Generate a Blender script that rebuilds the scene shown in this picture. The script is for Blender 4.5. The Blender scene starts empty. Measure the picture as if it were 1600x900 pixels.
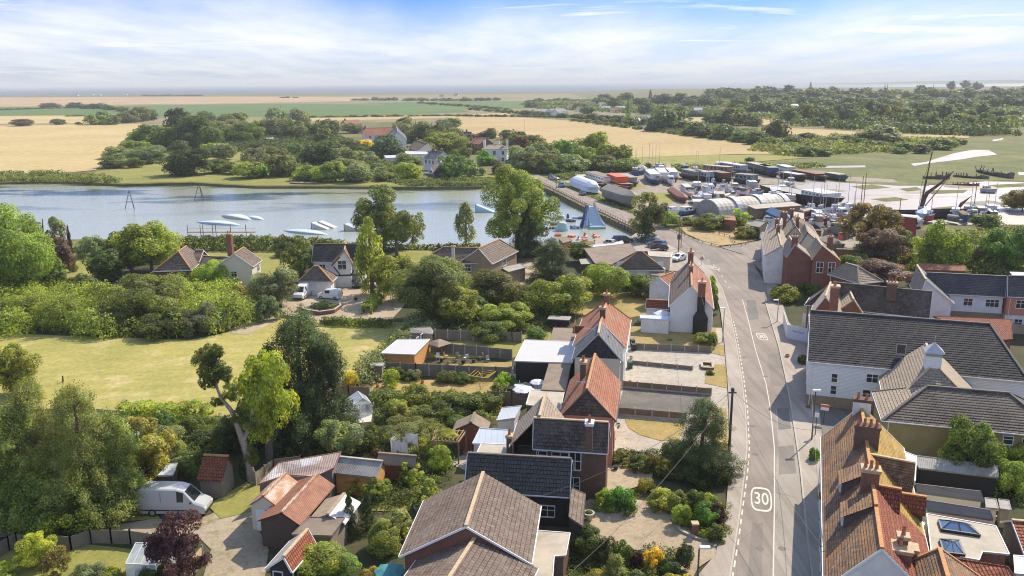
import bpy, math, random
import numpy as np
from mathutils import Vector, Matrix
from mathutils.geometry import tessellate_polygon
R = math.radians
C = bpy.context.scene.collection
scene = bpy.context.scene
# ------------------------------------------------------------------ camera, world, sun, exposure
W_, H_, F_ = 1600.0, 900.0, 1300.0
CAMH = 38.0
PITCH = math.atan((450 - 129) / F_)
ROLL = R(0.40)
cd = bpy.data.cameras.new('camera'); cam = bpy.data.objects.new('camera', cd); C.objects.link(cam)
cd.sensor_width = 36; cd.lens = 36 * F_ / W_; cd.clip_start = 0.5; cd.clip_end = 120000
CM = Matrix.Translation((0, 0, CAMH)) @ Matrix.Rotation(R(90) - PITCH, 4, 'X') @ Matrix.Rotation(-ROLL, 4, 'Z')
cam.matrix_world = CM
scene.camera = cam
CR = np.array(CM.to_3x3()); CRi = CR.T
SUN_AZ, SUN_EL = R(40), R(42)      # azimuth clockwise from +Y
w = bpy.data.worlds.new('World'); scene.world = w; w.use_nodes = True
def build_world():
 nt = w.node_tree; nt.nodes.clear(); N = nt.nodes; L = nt.links
 out = N.new('ShaderNodeOutputWorld'); bg = N.new('ShaderNodeBackground')
 sky = N.new('ShaderNodeTexSky'); sky.sky_type = 'NISHITA'; sky.sun_disc = False
 sky.sun_elevation = SUN_EL; sky.sun_rotation = SUN_AZ; sky.air_density = 1.0; sky.dust_density = 0.6; sky.ozone_density = 2.5
 tc = N.new('ShaderNodeTexCoord')
 sep = N.new('ShaderNodeSeparateXYZ'); L.new(tc.outputs['Generated'], sep.inputs[0])
 # thin cirrus laid on a high plane: direction / height
 mx = N.new('ShaderNodeMath'); mx.operation = 'MAXIMUM'; mx.inputs[1].default_value = 0.0; L.new(sep.outputs[2], mx.inputs[0])
 ad = N.new('ShaderNodeMath'); ad.inputs[1].default_value = 0.055; L.new(mx.outputs[0], ad.inputs[0])
 dv = N.new('ShaderNodeVectorMath'); dv.operation = 'DIVIDE'
 cb = N.new('ShaderNodeCombineXYZ')
 for i in range(3): L.new(ad.outputs[0], cb.inputs[i])
 L.new(tc.outputs['Generated'], dv.inputs[0]); L.new(cb.outputs[0], dv.inputs[1])
 mp = N.new('ShaderNodeMapping'); mp.inputs['Rotation'].default_value = (0, 0, R(14)); mp.inputs['Scale'].default_value = (0.34, 0.75, 0); mp.inputs['Location'].default_value = (3.3, 1.45, 0)
 L.new(dv.outputs[0], mp.inputs[0])
 n1 = N.new('ShaderNodeTexNoise'); n1.inputs['Scale'].default_value = 1.0; n1.inputs['Detail'].default_value = 9; n1.inputs['Roughness'].default_value = 0.62; n1.inputs['Distortion'].default_value = 0.6
 L.new(mp.outputs[0], n1.inputs[0])
 r1 = N.new('ShaderNodeMapRange'); r1.inputs[1].default_value = 0.46; r1.inputs[2].default_value = 0.66; r1.interpolation_type = 'SMOOTHSTEP'
 L.new(n1.outputs['Fac'], r1.inputs[0])
 # veil thickens towards the horizon
 r2 = N.new('ShaderNodeMapRange'); r2.inputs[1].default_value = 0.03; r2.inputs[2].default_value = 0.11; r2.inputs[3].default_value = 0.97; r2.inputs[4].default_value = 0.0; r2.interpolation_type = 'SMOOTHSTEP'
 n2 = N.new('ShaderNodeTexNoise'); n2.inputs['Scale'].default_value = 3.0; n2.inputs['Detail'].default_value = 5; L.new(tc.outputs['Generated'], n2.inputs[0])
 sb = N.new('ShaderNodeMath'); sb.operation = 'MULTIPLY_ADD'; sb.inputs[1].default_value = -0.13; L.new(n2.outputs['Fac'], sb.inputs[0]); L.new(sep.outputs[2], sb.inputs[2])
 ad3 = N.new('ShaderNodeMath'); ad3.inputs[1].default_value = 0.063; L.new(sb.outputs[0], ad3.inputs[0])
 L.new(ad3.outputs[0], r2.inputs[0])
 m2 = N.new('ShaderNodeMath'); m2.operation = 'MULTIPLY'; m2.inputs[1].default_value = 0.95; L.new(r1.outputs[0], m2.inputs[0])
 mm = N.new('ShaderNodeMath'); mm.operation = 'MAXIMUM'; L.new(m2.outputs[0], mm.inputs[0]); L.new(r2.outputs[0], mm.inputs[1])
 mp3 = N.new('ShaderNodeMapping'); mp3.inputs['Scale'].default_value = (0.55, 0.22, 0); mp3.inputs['Rotation'].default_value = (0, 0, R(-8)); L.new(dv.outputs[0], mp3.inputs[0]); n3 = N.new('ShaderNodeTexNoise'); n3.inputs['Detail'].default_value = 7; n3.inputs['Scale'].default_value = 1.6; n3.inputs['Roughness'].default_value = 0.6; L.new(mp3.outputs[0], n3.inputs[0])
 r3 = N.new('ShaderNodeMapRange'); r3.inputs[1].default_value = 0.36; r3.inputs[2].default_value = 0.60; r3.inputs[3].default_value = 0.62; L.new(n3.outputs['Fac'], r3.inputs[0]); m3 = N.new('ShaderNodeMath'); m3.operation = 'MULTIPLY'; L.new(r2.outputs[0], m3.inputs[0]); L.new(r3.outputs[0], m3.inputs[1]); L.new(m3.outputs[0], mm.inputs[1])
 # no clouds overhead so the blue dome keeps lighting the shade
 tint = N.new('ShaderNodeMix'); tint.data_type = 'RGBA'; tint.blend_type = 'MULTIPLY'; tint.inputs[0].default_value = 1; lo = N.new('ShaderNodeMix'); lo.data_type = 'RGBA'; lo.inputs[6].default_value = (0.165, 0.295, 0.72, 1); lo.inputs[7].default_value = (0.95, 0.98, 1.02, 1); re = N.new('ShaderNodeMapRange'); re.inputs[1].default_value = 0.2; re.inputs[2].default_value = 0.5; L.new(sep.outputs[2], re.inputs[0]); L.new(re.outputs[0], lo.inputs[0]); L.new(lo.outputs[2], tint.inputs[7])
 L.new(sky.outputs[0], tint.inputs[6])
 mix = N.new('ShaderNodeMix'); mix.data_type = 'RGBA'; L.new(mm.outputs[0], mix.inputs[0]); L.new(tint.outputs[2], mix.inputs[6])
 hc = N.new('ShaderNodeMix'); hc.data_type = 'RGBA'; hc.inputs[6].default_value = (3.45, 3.55, 3.6, 1); hc.inputs[7].default_value = (4.5, 4.6, 4.75, 1); rh = N.new('ShaderNodeMapRange'); rh.inputs[2].default_value = 0.05; L.new(sep.outputs[2], rh.inputs[0]); L.new(rh.outputs[0], hc.inputs[0]); L.new(hc.outputs[2], mix.inputs[7])
 L.new(mix.outputs[2], bg.inputs[0]); bg.inputs[1].default_value = 0.15
 L.new(bg.outputs[0], out.inputs[0])
build_world()
sl = bpy.data.lights.new('sun', 'SUN'); so = bpy.data.objects.new('sun', sl); C.objects.link(so)
sl.energy = 4.1; sl.angle = R(0.55); sl.color = (1.0, 0.875, 0.70)
SUNV = Vector((math.sin(SUN_AZ) * math.cos(SUN_EL), math.cos(SUN_AZ) * math.cos(SUN_EL), math.sin(SUN_EL)))
so.rotation_euler = SUNV.to_track_quat('Z', 'Y').to_euler(); so.location = (0, 0, 300)
scene.view_settings.view_transform = 'Standard'; scene.view_settings.look = 'None'
scene.view_settings.exposure = 0.64; scene.view_settings.gamma = 1.0; scene.view_settings.use_curve_mapping = False
scene.render.engine = 'CYCLES'
scene.cycles.max_bounces = 6; scene.cycles.transparent_max_bounces = 6; scene.cycles.volume_bounces = 0
scene.cycles.use_denoising = True; scene.cycles.denoiser = 'OPENIMAGEDENOISE'; scene.cycles.denoising_input_passes = 'RGB_ALBEDO_NORMAL'; scene.cycles.denoising_prefilter = 'NONE'; scene.cycles.pixel_filter_type = 'BLACKMAN_HARRIS'; scene.cycles.filter_width = 1.1

# ------------------------------------------------------------------ pixel (of the 1600x900 photograph) -> world
def ray(px, py):
 return CR @ np.array([(px - 800) / F_, -(py - 450) / F_, -1.0])
def terr(x, y):
 a = min(1, max(0, (y - 800) / 1000)); a = a * a * (3 - 2 * a)
 b = min(1, max(0, (x - 0.04 * y - 60) / 420)); b = b * b * (3 - 2 * b)
 return 9 * a * b
def P(px, py, z=0.0):
 d = ray(px, py)
 if d[2] > -1e-4: d = np.array([d[0], d[1], -1e-4])
 t = (CAMH - z) / -d[2]
 return Vector((d[0] * t, d[1] * t, z))
def PT(px, py):
 "hit on the terrain, which rises on the far right"
 z = 0.0
 for _ in range(14):
  p = P(px, py, z); z = 0.6 * z + 0.4 * min(terr(p.x, p.y), 33)
 return P(px, py, z)
def depth(p):
 return float(-(CRi @ np.array([p[0], p[1], p[2] - CAMH]))[2])
def pix(p):
 q = CRi @ np.array([p[0], p[1], p[2] - CAMH])
 return 800 + F_ * q[0] / -q[2], 450 - F_ * q[1] / -q[2]
def ztop(p, py):
 "height of the vertical line through p at which it crosses picture row py"
 lo, hi = -5.0, 120.0
 for _ in range(40):
  m = (lo + hi) / 2
  if pix((p[0], p[1], m))[1] > py: lo = m
  else: hi = m
 return lo
def V2(px, py, z=0.0):
 p = P(px, py, z); return Vector((p.x, p.y))

# ------------------------------------------------------------------ object helpers
def props(o, label=None, cat=None, group=None, kind=None):
 if label: o['label'] = label
 if cat: o['category'] = cat
 if group: o['group'] = group
 if kind: o['kind'] = kind
 return o
def empty(name, loc, label, cat, group=None, rz=0):
 o = bpy.data.objects.new(name, None); C.objects.link(o); o.location = loc; o.rotation_euler = (0, 0, rz); o.empty_display_size = 0.3
 return props(o, label, cat, group)
class MB:
 def __init__(s): s.v = []; s.f = []; s.uv = []; s.mi = []
 def face(s, pts, uv=None, m=0):
  n = len(s.v); s.v += [tuple(p) for p in pts]; s.f.append(tuple(range(n, n + len(pts))))
  if uv is None:
   a = Vector(pts[0]); u = (Vector(pts[1]) - a); u = u.normalized() if u.length > 1e-9 else Vector((1, 0, 0))
   nn = Vector((0, 0, 0))
   for i in range(1, len(pts) - 1): nn += (Vector(pts[i]) - a).cross(Vector(pts[i + 1]) - a)
   nn = nn.normalized() if nn.length > 1e-12 else Vector((0, 0, 1))
   if abs(nn.z) < 0.98:
    u = Vector((0, 0, 1)).cross(nn).normalized(); v = nn.cross(u)
   else: u = Vector((1, 0, 0)); v = Vector((0, 1, 0))
   uv = [(Vector(p).dot(u), Vector(p).dot(v)) for p in pts]
  s.uv.append(uv); s.mi.append(m)
 def box(s, c, sz, rz=0, m=0, taper=1.0, rx=0, ry=0):
  M = Matrix.Translation(c) @ Matrix.Rotation(rz, 4, 'Z') @ Matrix.Rotation(ry, 4, 'Y') @ Matrix.Rotation(rx, 4, 'X')
  x, y, z = sz[0] / 2, sz[1] / 2, sz[2] / 2
  P8 = [M @ Vector(p) for p in ((-x, -y, -z), (x, -y, -z), (x, y, -z), (-x, y, -z), (-x * taper, -y * taper, z), (x * taper, -y * taper, z), (x * taper, y * taper, z), (-x * taper, y * taper, z))]
  for q in ((0, 3, 2, 1), (4, 5, 6, 7), (0, 1, 5, 4), (1, 2, 6, 5), (2, 3, 7, 6), (3, 0, 4, 7)): s.face([P8[i] for i in q], m=m)
 def beam(s, a, b, w, h, m=0):
  "box from a to b, w wide and h high"
  a = Vector(a); b = Vector(b); d = b - a; L = d.length
  if L < 1e-6: return
  d.normalize(); sd = d.cross(Vector((0, 0, 1)))
  sd = sd.normalized() if sd.length > 1e-4 else Vector((1, 0, 0))
  up = sd.cross(d); X = sd * (w / 2); Y = up * (h / 2)
  q = [a - X - Y, a + X - Y, a + X + Y, a - X + Y, b - X - Y, b + X - Y, b + X + Y, b - X + Y]
  for t in ((0, 3, 2, 1)[::-1], (4, 5, 6, 7), (0, 1, 5, 4), (1, 2, 6, 5), (2, 3, 7, 6), (3, 0, 4, 7)): s.face([q[i] for i in t], m=m)
 def tube(s, pts, r, n=8, m=0, caps=True):
  rs = r if isinstance(r, (list, tuple)) else [r] * len(pts)
  rings = []
  for i, p in enumerate(pts):
   p = Vector(p); d = (Vector(pts[min(i + 1, len(pts) - 1)]) - Vector(pts[max(i - 1, 0)])).normalized()
   a = d.orthogonal().normalized(); b = d.cross(a)
   if abs(d.z) > 0.9:
    a = Vector((1, 0, 0)); a = (a - d * a.dot(d)).normalized(); b = d.cross(a)
   rings.append([p + (a * math.cos(2 * math.pi * k / n) + b * math.sin(2 * math.pi * k / n)) * rs[i] for k in range(n)])
  for i in range(len(rings) - 1):
   for k in range(n): s.face([rings[i][k], rings[i][(k + 1) % n], rings[i + 1][(k + 1) % n], rings[i + 1][k]], m=m)
  if caps: s.face(rings[0][::-1], m=m); s.face(rings[-1], m=m)
 def prism(s, poly, z0, z1, m=0, top=True, bottom=False):
  "poly: ccw list of (x,y)"
  n = len(poly)
  ar = sum(poly[i][0] * poly[(i + 1) % n][1] - poly[(i + 1) % n][0] * poly[i][1] for i in range(n))
  if ar < 0: poly = poly[::-1]
  for i in range(n):
   a, b = poly[i], poly[(i + 1) % n]
   s.face([(a[0], a[1], z0), (b[0], b[1], z0), (b[0], b[1], z1), (a[0], a[1], z1)], m=m)
  if top: s.flat(poly, z1, m)
  if bottom: s.flat(poly, z0, m, True)
 def flat(s, poly, z, m=0, down=False):
  vs = [Vector((p[0], p[1], 0)) for p in poly]
  for t in tessellate_polygon([vs]):
   q = [(poly[i][0], poly[i][1], z) for i in t]
   ar = (q[1][0] - q[0][0]) * (q[2][1] - q[0][1]) - (q[2][0] - q[0][0]) * (q[1][1] - q[0][1])
   if (ar < 0) != down: q = q[::-1]
   s.face(q, [(p[0], p[1]) for p in q], m)
 def sphere(s, c, r, nu=10, nv=6, m=0, sc=(1, 1, 1)):
  c = Vector(c); pt = lambda i, j: c + Vector((r * sc[0] * math.sin(math.pi * j / nv) * math.cos(2 * math.pi * i / nu), r * sc[1] * math.sin(math.pi * j / nv) * math.sin(2 * math.pi * i / nu), r * sc[2] * math.cos(math.pi * j / nv)))
  for j in range(nv):
   for i in range(nu):
    if j == 0: s.face([pt(0, 0), pt(i, 1), pt(i + 1, 1)], m=m)
    elif j == nv - 1: s.face([pt(i, j), pt(0, nv), pt(i + 1, j)], m=m)
    else: s.face([pt(i, j), pt(i, j + 1), pt(i + 1, j + 1), pt(i + 1, j)], m=m)
 def loft(s, sections, m=0, closed=False, caps=True):
  "sections: lists of points of the same length"
  for a, b in zip(sections[:-1], sections[1:]):
   n = len(a)
   for k in range(n if closed else n - 1):
    s.face([a[k], a[(k + 1) % n], b[(k + 1) % n], b[k]], m=m)
  if caps: s.face(sections[0][::-1], m=m); s.face(sections[-1], m=m)
 def mesh(s, name, mats, org=(0, 0, 0), smooth=False):
  me = bpy.data.meshes.new(name)
  v = np.array(s.v, dtype=np.float64).reshape(-1, 3) - np.array(org)
  me.from_pydata(v.tolist(), [], s.f)
  ul = me.uv_layers.new(name='UVMap')
  flat = [c for uv in s.uv for p in uv for c in p[:2]]
  ul.data.foreach_set('uv', flat)
  for m in (mats if isinstance(mats, (list, tuple)) else [mats]): me.materials.append(m)
  me.polygons.foreach_set('material_index', s.mi)
  if smooth:
   import bmesh
   bm = bmesh.new(); bm.from_mesh(me); bmesh.ops.remove_doubles(bm, verts=bm.verts, dist=1e-4)
   for f in bm.faces: f.smooth = True
   bm.to_mesh(me); bm.free()
  me.update(); return me
 def obj(s, name, mats, parent=None, org=None, smooth=False, **k):
  if org is None: org = tuple(parent_world(parent)) if parent is not None else (0, 0, 0)
  o = bpy.data.objects.new(name, s.mesh(name, mats, org, smooth)); C.objects.link(o)
  if parent is not None: o.parent = parent
  else: o.location = org
  props(o, **k); return o
def parent_world(p):
 v = Vector((0, 0, 0))
 while p is not None: v = v + p.location; p = p.parent
 return v
def copy_tree(o, parent=None):
 c = o.copy(); C.objects.link(c)
 if parent is not None: c.parent = parent
 for ch in list(o.children): copy_tree(ch, c)
 return c

# ------------------------------------------------------------------ materials
class NT:
 def __init__(s, name):
  s.m = bpy.data.materials.new(name); s.m.use_nodes = True; s.t = s.m.node_tree; s.t.nodes.clear()
  s.out = s.t.nodes.new('ShaderNodeOutputMaterial')
 def n(s, typ, ins=None, **k):
  x = s.t.nodes.new('ShaderNode' + typ)
  for a, b in k.items(): setattr(x, a, b)
  for a, b in (ins or {}).items():
   if isinstance(b, bpy.types.NodeSocket): s.t.links.new(b, x.inputs[a])
   else:
    if isinstance(b, tuple) and len(b) == 3 and x.inputs[a].type == 'RGBA': b = b + (1,)
    x.inputs[a].default_value = b
  return x
 def mix(s, f, a, b, blend='MIX'):
  return s.n('Mix', {0: f, 6: a, 7: b}, data_type='RGBA', blend_type=blend).outputs[2]
 def noise(s, co, sc, det=4, ro=0.6):
  return s.n('TexNoise', {'Vector': co, 'Scale': sc, 'Detail': det, 'Roughness': ro}).outputs['Fac']
 def rng(s, x, a, b, c=0.0, d=1.0):
  return s.n('MapRange', {0: x, 1: a, 2: b, 3: c, 4: d}).outputs[0]
 def math(s, op, a, b=0.0):
  return s.n('Math', {0: a, 1: b}, operation=op).outputs[0]
 def pos(s): return s.n('NewGeometry').outputs['Position']
 def uv(s): return s.n('TexCoord').outputs['UV']
 def scale(s, v, sc): return s.n('Mapping', {'Vector': v, 'Scale': sc}).outputs[0]
 def fin(s, col, rough=0.8, h=None, dist=0.02, strength=1.0, spec=0.4, metal=0.0, extra=None):
  ins = {'Base Color': col, 'Roughness': rough, 'Metallic': metal, 'Specular IOR Level': spec}
  ins.update(extra or {})
  p = s.n('BsdfPrincipled', ins)
  if h is not None: s.t.links.new(s.n('Bump', {'Height': h, 'Distance': dist, 'Strength': strength}).outputs[0], p.inputs['Normal'])
  s.t.links.new(p.outputs[0], s.out.inputs[0]); return s.m
MAT = {}
def ground(name, c1, c2, c3=None, big=0.05, fine=1.5, rough=0.95, stripes=None, bump=0.05, contrast=0.28):
 k = NT(name); p = k.pos()
 n1 = k.noise(p, big, 6, 0.65); n2 = k.noise(p, fine, 4, 0.7)
 col = k.mix(k.rng(n1, 0.5 - contrast / 2, 0.5 + contrast / 2), c1, c2)
 if c3: col = k.mix(k.rng(k.noise(p, big * 3.7, 5, 0.7), 0.52, 0.68), col, c3)
 if stripes:  # (angle, spacing, strength)
  mp = k.n('Mapping', {'Vector': p, 'Rotation': (0, 0, stripes[0])}).outputs[0]
  sx = k.n('SeparateXYZ', {0: mp}).outputs[0]
  wv = k.math('SINE', k.math('MULTIPLY', sx, 2 * math.pi / stripes[1]))
  w2 = k.noise(k.scale(mp, (0.5, 0.02, 0)), 1.0, 3)
  f = k.math('MULTIPLY', k.rng(k.math('ADD', wv, k.rng(w2, 0.3, 0.7, -1, 1)), -1.2, 1.6), stripes[2])
  col = k.mix(f, col, tuple(x * 0.72 for x in c2[:3]) + (1,))
 v = k.rng(n2, 0.25, 0.75, 0.78, 1.22)
 col = k.mix(1.0, col, k.n('CombineColor', {0: v, 1: v, 2: v}).outputs[0], 'MULTIPLY')
 MAT[name] = k.fin(col, rough, n2, bump, spec=0.2); return MAT[name]
ground('rough_grass', (0.115, 0.120, 0.040), (0.20, 0.18, 0.072), (0.07, 0.085, 0.03), 0.03, 0.9)
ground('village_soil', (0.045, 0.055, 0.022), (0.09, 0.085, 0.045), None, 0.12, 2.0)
ground('meadow', (0.42, 0.36, 0.11), (0.29, 0.28, 0.08), (0.50, 0.41, 0.19), 0.045, 1.3, stripes=(R(80), 3.2, 0.22), bump=0.08)
ground('lawn', (0.21, 0.22, 0.055), (0.31, 0.28, 0.085), None, 0.12, 2.4)
ground('dry_lawn', (0.40, 0.29, 0.115), (0.28, 0.23, 0.085), None, 0.25, 2.5)
ground('shore_lawn', (0.20, 0.21, 0.05), (0.27, 0.25, 0.07), None, 0.05, 0.5)
ground('wheat', (0.44, 0.335, 0.15), (0.53, 0.42, 0.20), None, 0.012, 0.25, stripes=(R(-68), 9.0, 0.28))
ground('wheat_two', (0.40, 0.295, 0.135), (0.47, 0.36, 0.175), None, 0.012, 0.25, stripes=(R(38), 8.0, 0.3))
ground('green_crop', (0.085, 0.15, 0.035), (0.12, 0.185, 0.05), None, 0.01, 0.2, stripes=(R(82), 7.0, 0.3))
ground('pale_stubble', (0.40, 0.27, 0.13), (0.46, 0.33, 0.19), (0.22, 0.19, 0.09), 0.004, 0.05)
ground('marsh_far', (0.20, 0.18, 0.10), (0.28, 0.23, 0.13), (0.13, 0.14, 0.06), 0.004, 0.05)
ground('saltmarsh', (0.10, 0.130, 0.035), (0.19, 0.185, 0.065), (0.11, 0.085, 0.05), 0.03, 0.35)
ground('yard_mud', (0.27, 0.24, 0.19), (0.36, 0.31, 0.25), (0.17, 0.16, 0.11), 0.08, 1.2)
ground('gravel', (0.36, 0.29, 0.20), (0.45, 0.37, 0.27), (0.27, 0.22, 0.15), 0.12, 4.0)
ground('track_dust', (0.33, 0.27, 0.19), (0.40, 0.34, 0.25), (0.20, 0.19, 0.09), 0.15, 3.0)
ground('dark_gravel', (0.13, 0.125, 0.115), (0.19, 0.175, 0.155), None, 0.4, 5.0)
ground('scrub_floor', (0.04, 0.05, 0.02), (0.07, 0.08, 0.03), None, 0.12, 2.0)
ground('dry_yard', (0.42, 0.30, 0.14), (0.36, 0.28, 0.15), (0.20, 0.17, 0.07), 0.1, 1.2)
ground('concrete', (0.38, 0.34, 0.28), (0.45, 0.41, 0.34), (0.30, 0.27, 0.22), 0.3, 3.0, bump=0.01)
ground('pale_patio', (0.55, 0.53, 0.49), (0.62, 0.60, 0.56), None, 0.3, 3.0, bump=0.01)
def asphalt(name, c1, c2, pink=None):
 k = NT(name); p = k.pos()
 col = k.mix(k.rng(k.noise(p, 0.12, 5), 0.38, 0.62), c1, c2)
 st = k.noise(k.scale(p, (1.2, 0.05, 1)), 1.0, 5, 0.6)
 col = k.mix(k.rng(st, 0.45, 0.7, 0, 0.75), col, tuple(x * 0.72 for x in c1))
 vo = k.n('TexVoronoi', {'Vector': p, 'Scale': 0.16}, feature='DISTANCE_TO_EDGE').outputs['Distance']
 col = k.mix(k.rng(vo, 0.0, 0.006, 0.35, 0), col, tuple(x * 0.5 for x in c1))
 g = k.rng(k.noise(p, 14, 3, 0.8), 0.3, 0.7, 0.85, 1.15)
 col = k.mix(1.0, col, k.n('CombineColor', {0: g, 1: g, 2: g}).outputs[0], 'MULTIPLY')
 MAT[name] = k.fin(col, 0.85, k.noise(p, 20, 2), 0.01, spec=0.3)
asphalt('road_asphalt', (0.235, 0.198, 0.168), (0.295, 0.252, 0.215))
asphalt('patch_asphalt', (0.30, 0.27, 0.23), (0.35, 0.315, 0.275))
asphalt('pavement_asphalt', (0.34, 0.295, 0.25), (0.41, 0.36, 0.30))
asphalt('dark_asphalt', (0.15, 0.145, 0.135), (0.19, 0.18, 0.165)); asphalt('worn_asphalt', (0.195, 0.17, 0.15), (0.235, 0.205, 0.18))
def tiles(name, c1, c2, joint, lich=None, tw=0.30, th=0.30, lamt=0.55, rough=0.8, weather=None, bump=0.05, roll=0.0):
 k = NT(name); uv = k.uv()
 br = k.n('TexBrick', {'Vector': uv, 'Color1': c1, 'Color2': c2, 'Mortar': joint, 'Scale': 1.0, 'Mortar Size': 0.022, 'Mortar Smooth': 0.4, 'Brick Width': tw, 'Row Height': th, 'Bias': 0.0}, offset=0.5)
 col = br.outputs['Color']; p = k.pos()
 sp = k.n('SeparateXYZ', {0: uv})
 if weather: col = k.mix(k.rng(k.noise(p, 0.35, 5, 0.65), 0.42, 0.66, 0, 0.85), col, weather)
 if lich:
  a = k.rng(k.noise(p, 2.2, 6, 0.75), 0.50, 0.66); b = k.rng(k.noise(p, 0.5, 3), 0.35, 0.6)
  col = k.mix(k.math('MULTIPLY', k.math('MULTIPLY', a, b), lamt), col, lich)
 g = k.rng(k.noise(p, 3.3, 4, 0.75), 0.3, 0.7, 0.72, 1.3)
 col = k.mix(1.0, col, k.n('CombineColor', {0: g, 1: g, 2: g}).outputs[0], 'MULTIPLY')
 # each course rises towards its lower edge, rolls across it
 fr = k.math('FRACT', k.math('MULTIPLY', sp.outputs[1], 1 / th))
 h = k.math('ADD', k.math('SUBTRACT', 1.0, fr), k.math('MULTIPLY', br.outputs['Fac'], -0.8))
 if roll:
  s_ = k.math('SINE', k.math('MULTIPLY', sp.outputs[0], 2 * math.pi / roll))
  h = k.math('ADD', h, k.math('MULTIPLY', s_, 0.7))
 MAT[name] = k.fin(col, rough, h, bump, spec=0.35)
tiles('tile_red', (0.40, 0.145, 0.07), (0.30, 0.105, 0.055), (0.14, 0.055, 0.035), (0.42, 0.33, 0.18), 0.22, 0.26, 0.35, weather=(0.36, 0.19, 0.12))
tiles('tile_orange_moss', (0.27, 0.155, 0.09), (0.17, 0.10, 0.062), (0.08, 0.05, 0.035), (0.40, 0.34, 0.22), 0.17, 0.20, 0.7, weather=(0.32, 0.17, 0.07))
tiles('tile_yellow_lichen', (0.42, 0.26, 0.05), (0.34, 0.21, 0.05), (0.16, 0.09, 0.03), (0.50, 0.44, 0.28), 0.17, 0.20, 0.6, weather=(0.46, 0.29, 0.035))
tiles('pantile_red', (0.34, 0.105, 0.05), (0.25, 0.075, 0.04), (0.11, 0.035, 0.025), (0.33, 0.26, 0.16), 0.26, 0.32, 0.3, roll=0.26)
tiles('tile_brown', (0.215, 0.155, 0.12), (0.135, 0.096, 0.078), (0.04, 0.03, 0.025), (0.33, 0.29, 0.21), 0.32, 0.36, 0.5, weather=(0.19, 0.15, 0.12), bump=0.07)
tiles('tile_dark', (0.105, 0.085, 0.075), (0.06, 0.05, 0.046), (0.02, 0.018, 0.017), (0.30, 0.27, 0.20), 0.32, 0.34, 0.5, weather=(0.15, 0.125, 0.105))
tiles('tile_slate', (0.105, 0.11, 0.125), (0.075, 0.078, 0.09), (0.03, 0.03, 0.035), (0.24, 0.23, 0.19), 0.30, 0.25, 0.35, weather=(0.13, 0.125, 0.12), rough=0.6)
tiles('tile_barn', (0.060, 0.058, 0.062), (0.036, 0.035, 0.04), (0.012, 0.012, 0.014), (0.17, 0.16, 0.13), 0.42, 0.36, 0.45, weather=(0.066, 0.062, 0.058), rough=0.9)
tiles('tile_tan', (0.36, 0.29, 0.21), (0.29, 0.235, 0.175), (0.14, 0.11, 0.085), (0.42, 0.36, 0.25), 0.60, 0.33, 0.4, weather=(0.31, 0.26, 0.20))
tiles('tile_black_roll', (0.088, 0.078, 0.07), (0.058, 0.052, 0.048), (0.02, 0.02, 0.02), (0.20, 0.19, 0.16), 0.30, 0.36, 0.3, roll=0.30, rough=0.5)
def brick(name, c1, c2, mor, dirt=None):
 k = NT(name); uv = k.uv(); p = k.pos()
 br = k.n('TexBrick', {'Vector': uv, 'Color1': c1, 'Color2': c2, 'Mortar': mor, 'Scale': 1.0, 'Mortar Size': 0.012, 'Brick Width': 0.24, 'Row Height': 0.08}, offset=0.5)
 col = k.mix(k.rng(k.noise(p, 0.8, 5), 0.4, 0.7, 0, 0.6), br.outputs['Color'], dirt or tuple(x * 0.7 for x in c1))
 MAT[name] = k.fin(col, 0.9, br.outputs['Fac'], -0.01, spec=0.2)
brick('brick_red', (0.30, 0.105, 0.065), (0.22, 0.075, 0.05), (0.27, 0.20, 0.16))
brick('brick_brown', (0.19, 0.10, 0.07), (0.14, 0.075, 0.055), (0.20, 0.16, 0.13))
brick('brick_yellow', (0.46, 0.33, 0.13), (0.37, 0.26, 0.11), (0.38, 0.32, 0.20))
brick('brick_buff', (0.38, 0.28, 0.18), (0.31, 0.22, 0.14), (0.34, 0.28, 0.21))
def plain(name, c, rough=0.7, var=0.15, sc=1.2, spec=0.4, metal=0.0, bump=0.0, board=0.0, corr=0.0, vert=False, dirt=None):
 k = NT(name); p = k.pos(); n = k.noise(p, sc, 5, 0.65)
 g = k.rng(n, 0.25, 0.75, 1 - var, 1 + var)
 base = c if dirt is None else k.mix(k.rng(k.noise(p, sc * 0.6, 6, 0.7), 0.45, 0.65), c, dirt)
 col = k.mix(1.0, base, k.n('CombineColor', {0: g, 1: g, 2: g}).outputs[0], 'MULTIPLY'); h = None; d = bump
 if board or corr:
  sp = k.n('SeparateXYZ', {0: k.uv()}); ax = sp.outputs[0 if vert else 1]
  if board:
   fr = k.math('FRACT', k.math('MULTIPLY', ax, 1 / board)); h = k.math('SUBTRACT', 1.0, fr); d = 0.03
   col = k.mix(k.rng(fr, 0.0, 0.1, 0.5, 0.0), col, tuple(x * 0.35 for x in c))
  else:
   h = k.math('SINE', k.math('MULTIPLY', ax, 2 * math.pi / corr)); d = 0.012 if corr < .3 else 0.03
 elif bump: h = k.noise(p, sc * 6, 3)
 MAT[name] = k.fin(col, rough, h, d, spec=spec, metal=metal)
plain('render_white', (0.78, 0.77, 0.74), 0.8, 0.06, dirt=(0.66, 0.64, 0.60)); plain('board_white', (0.76, 0.76, 0.73), 0.6, 0.06, board=0.17)
plain('board_cream', (0.70, 0.66, 0.55), 0.6, 0.06, board=0.17); plain('render_cream', (0.66, 0.60, 0.47), 0.8, 0.06)
plain('render_pink', (0.62, 0.25, 0.17), 0.8, 0.06); plain('paint_mint', (0.45, 0.62, 0.50), 0.7, 0.06); plain('paint_blue_grey', (0.36, 0.43, 0.52), 0.7, 0.06)
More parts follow.
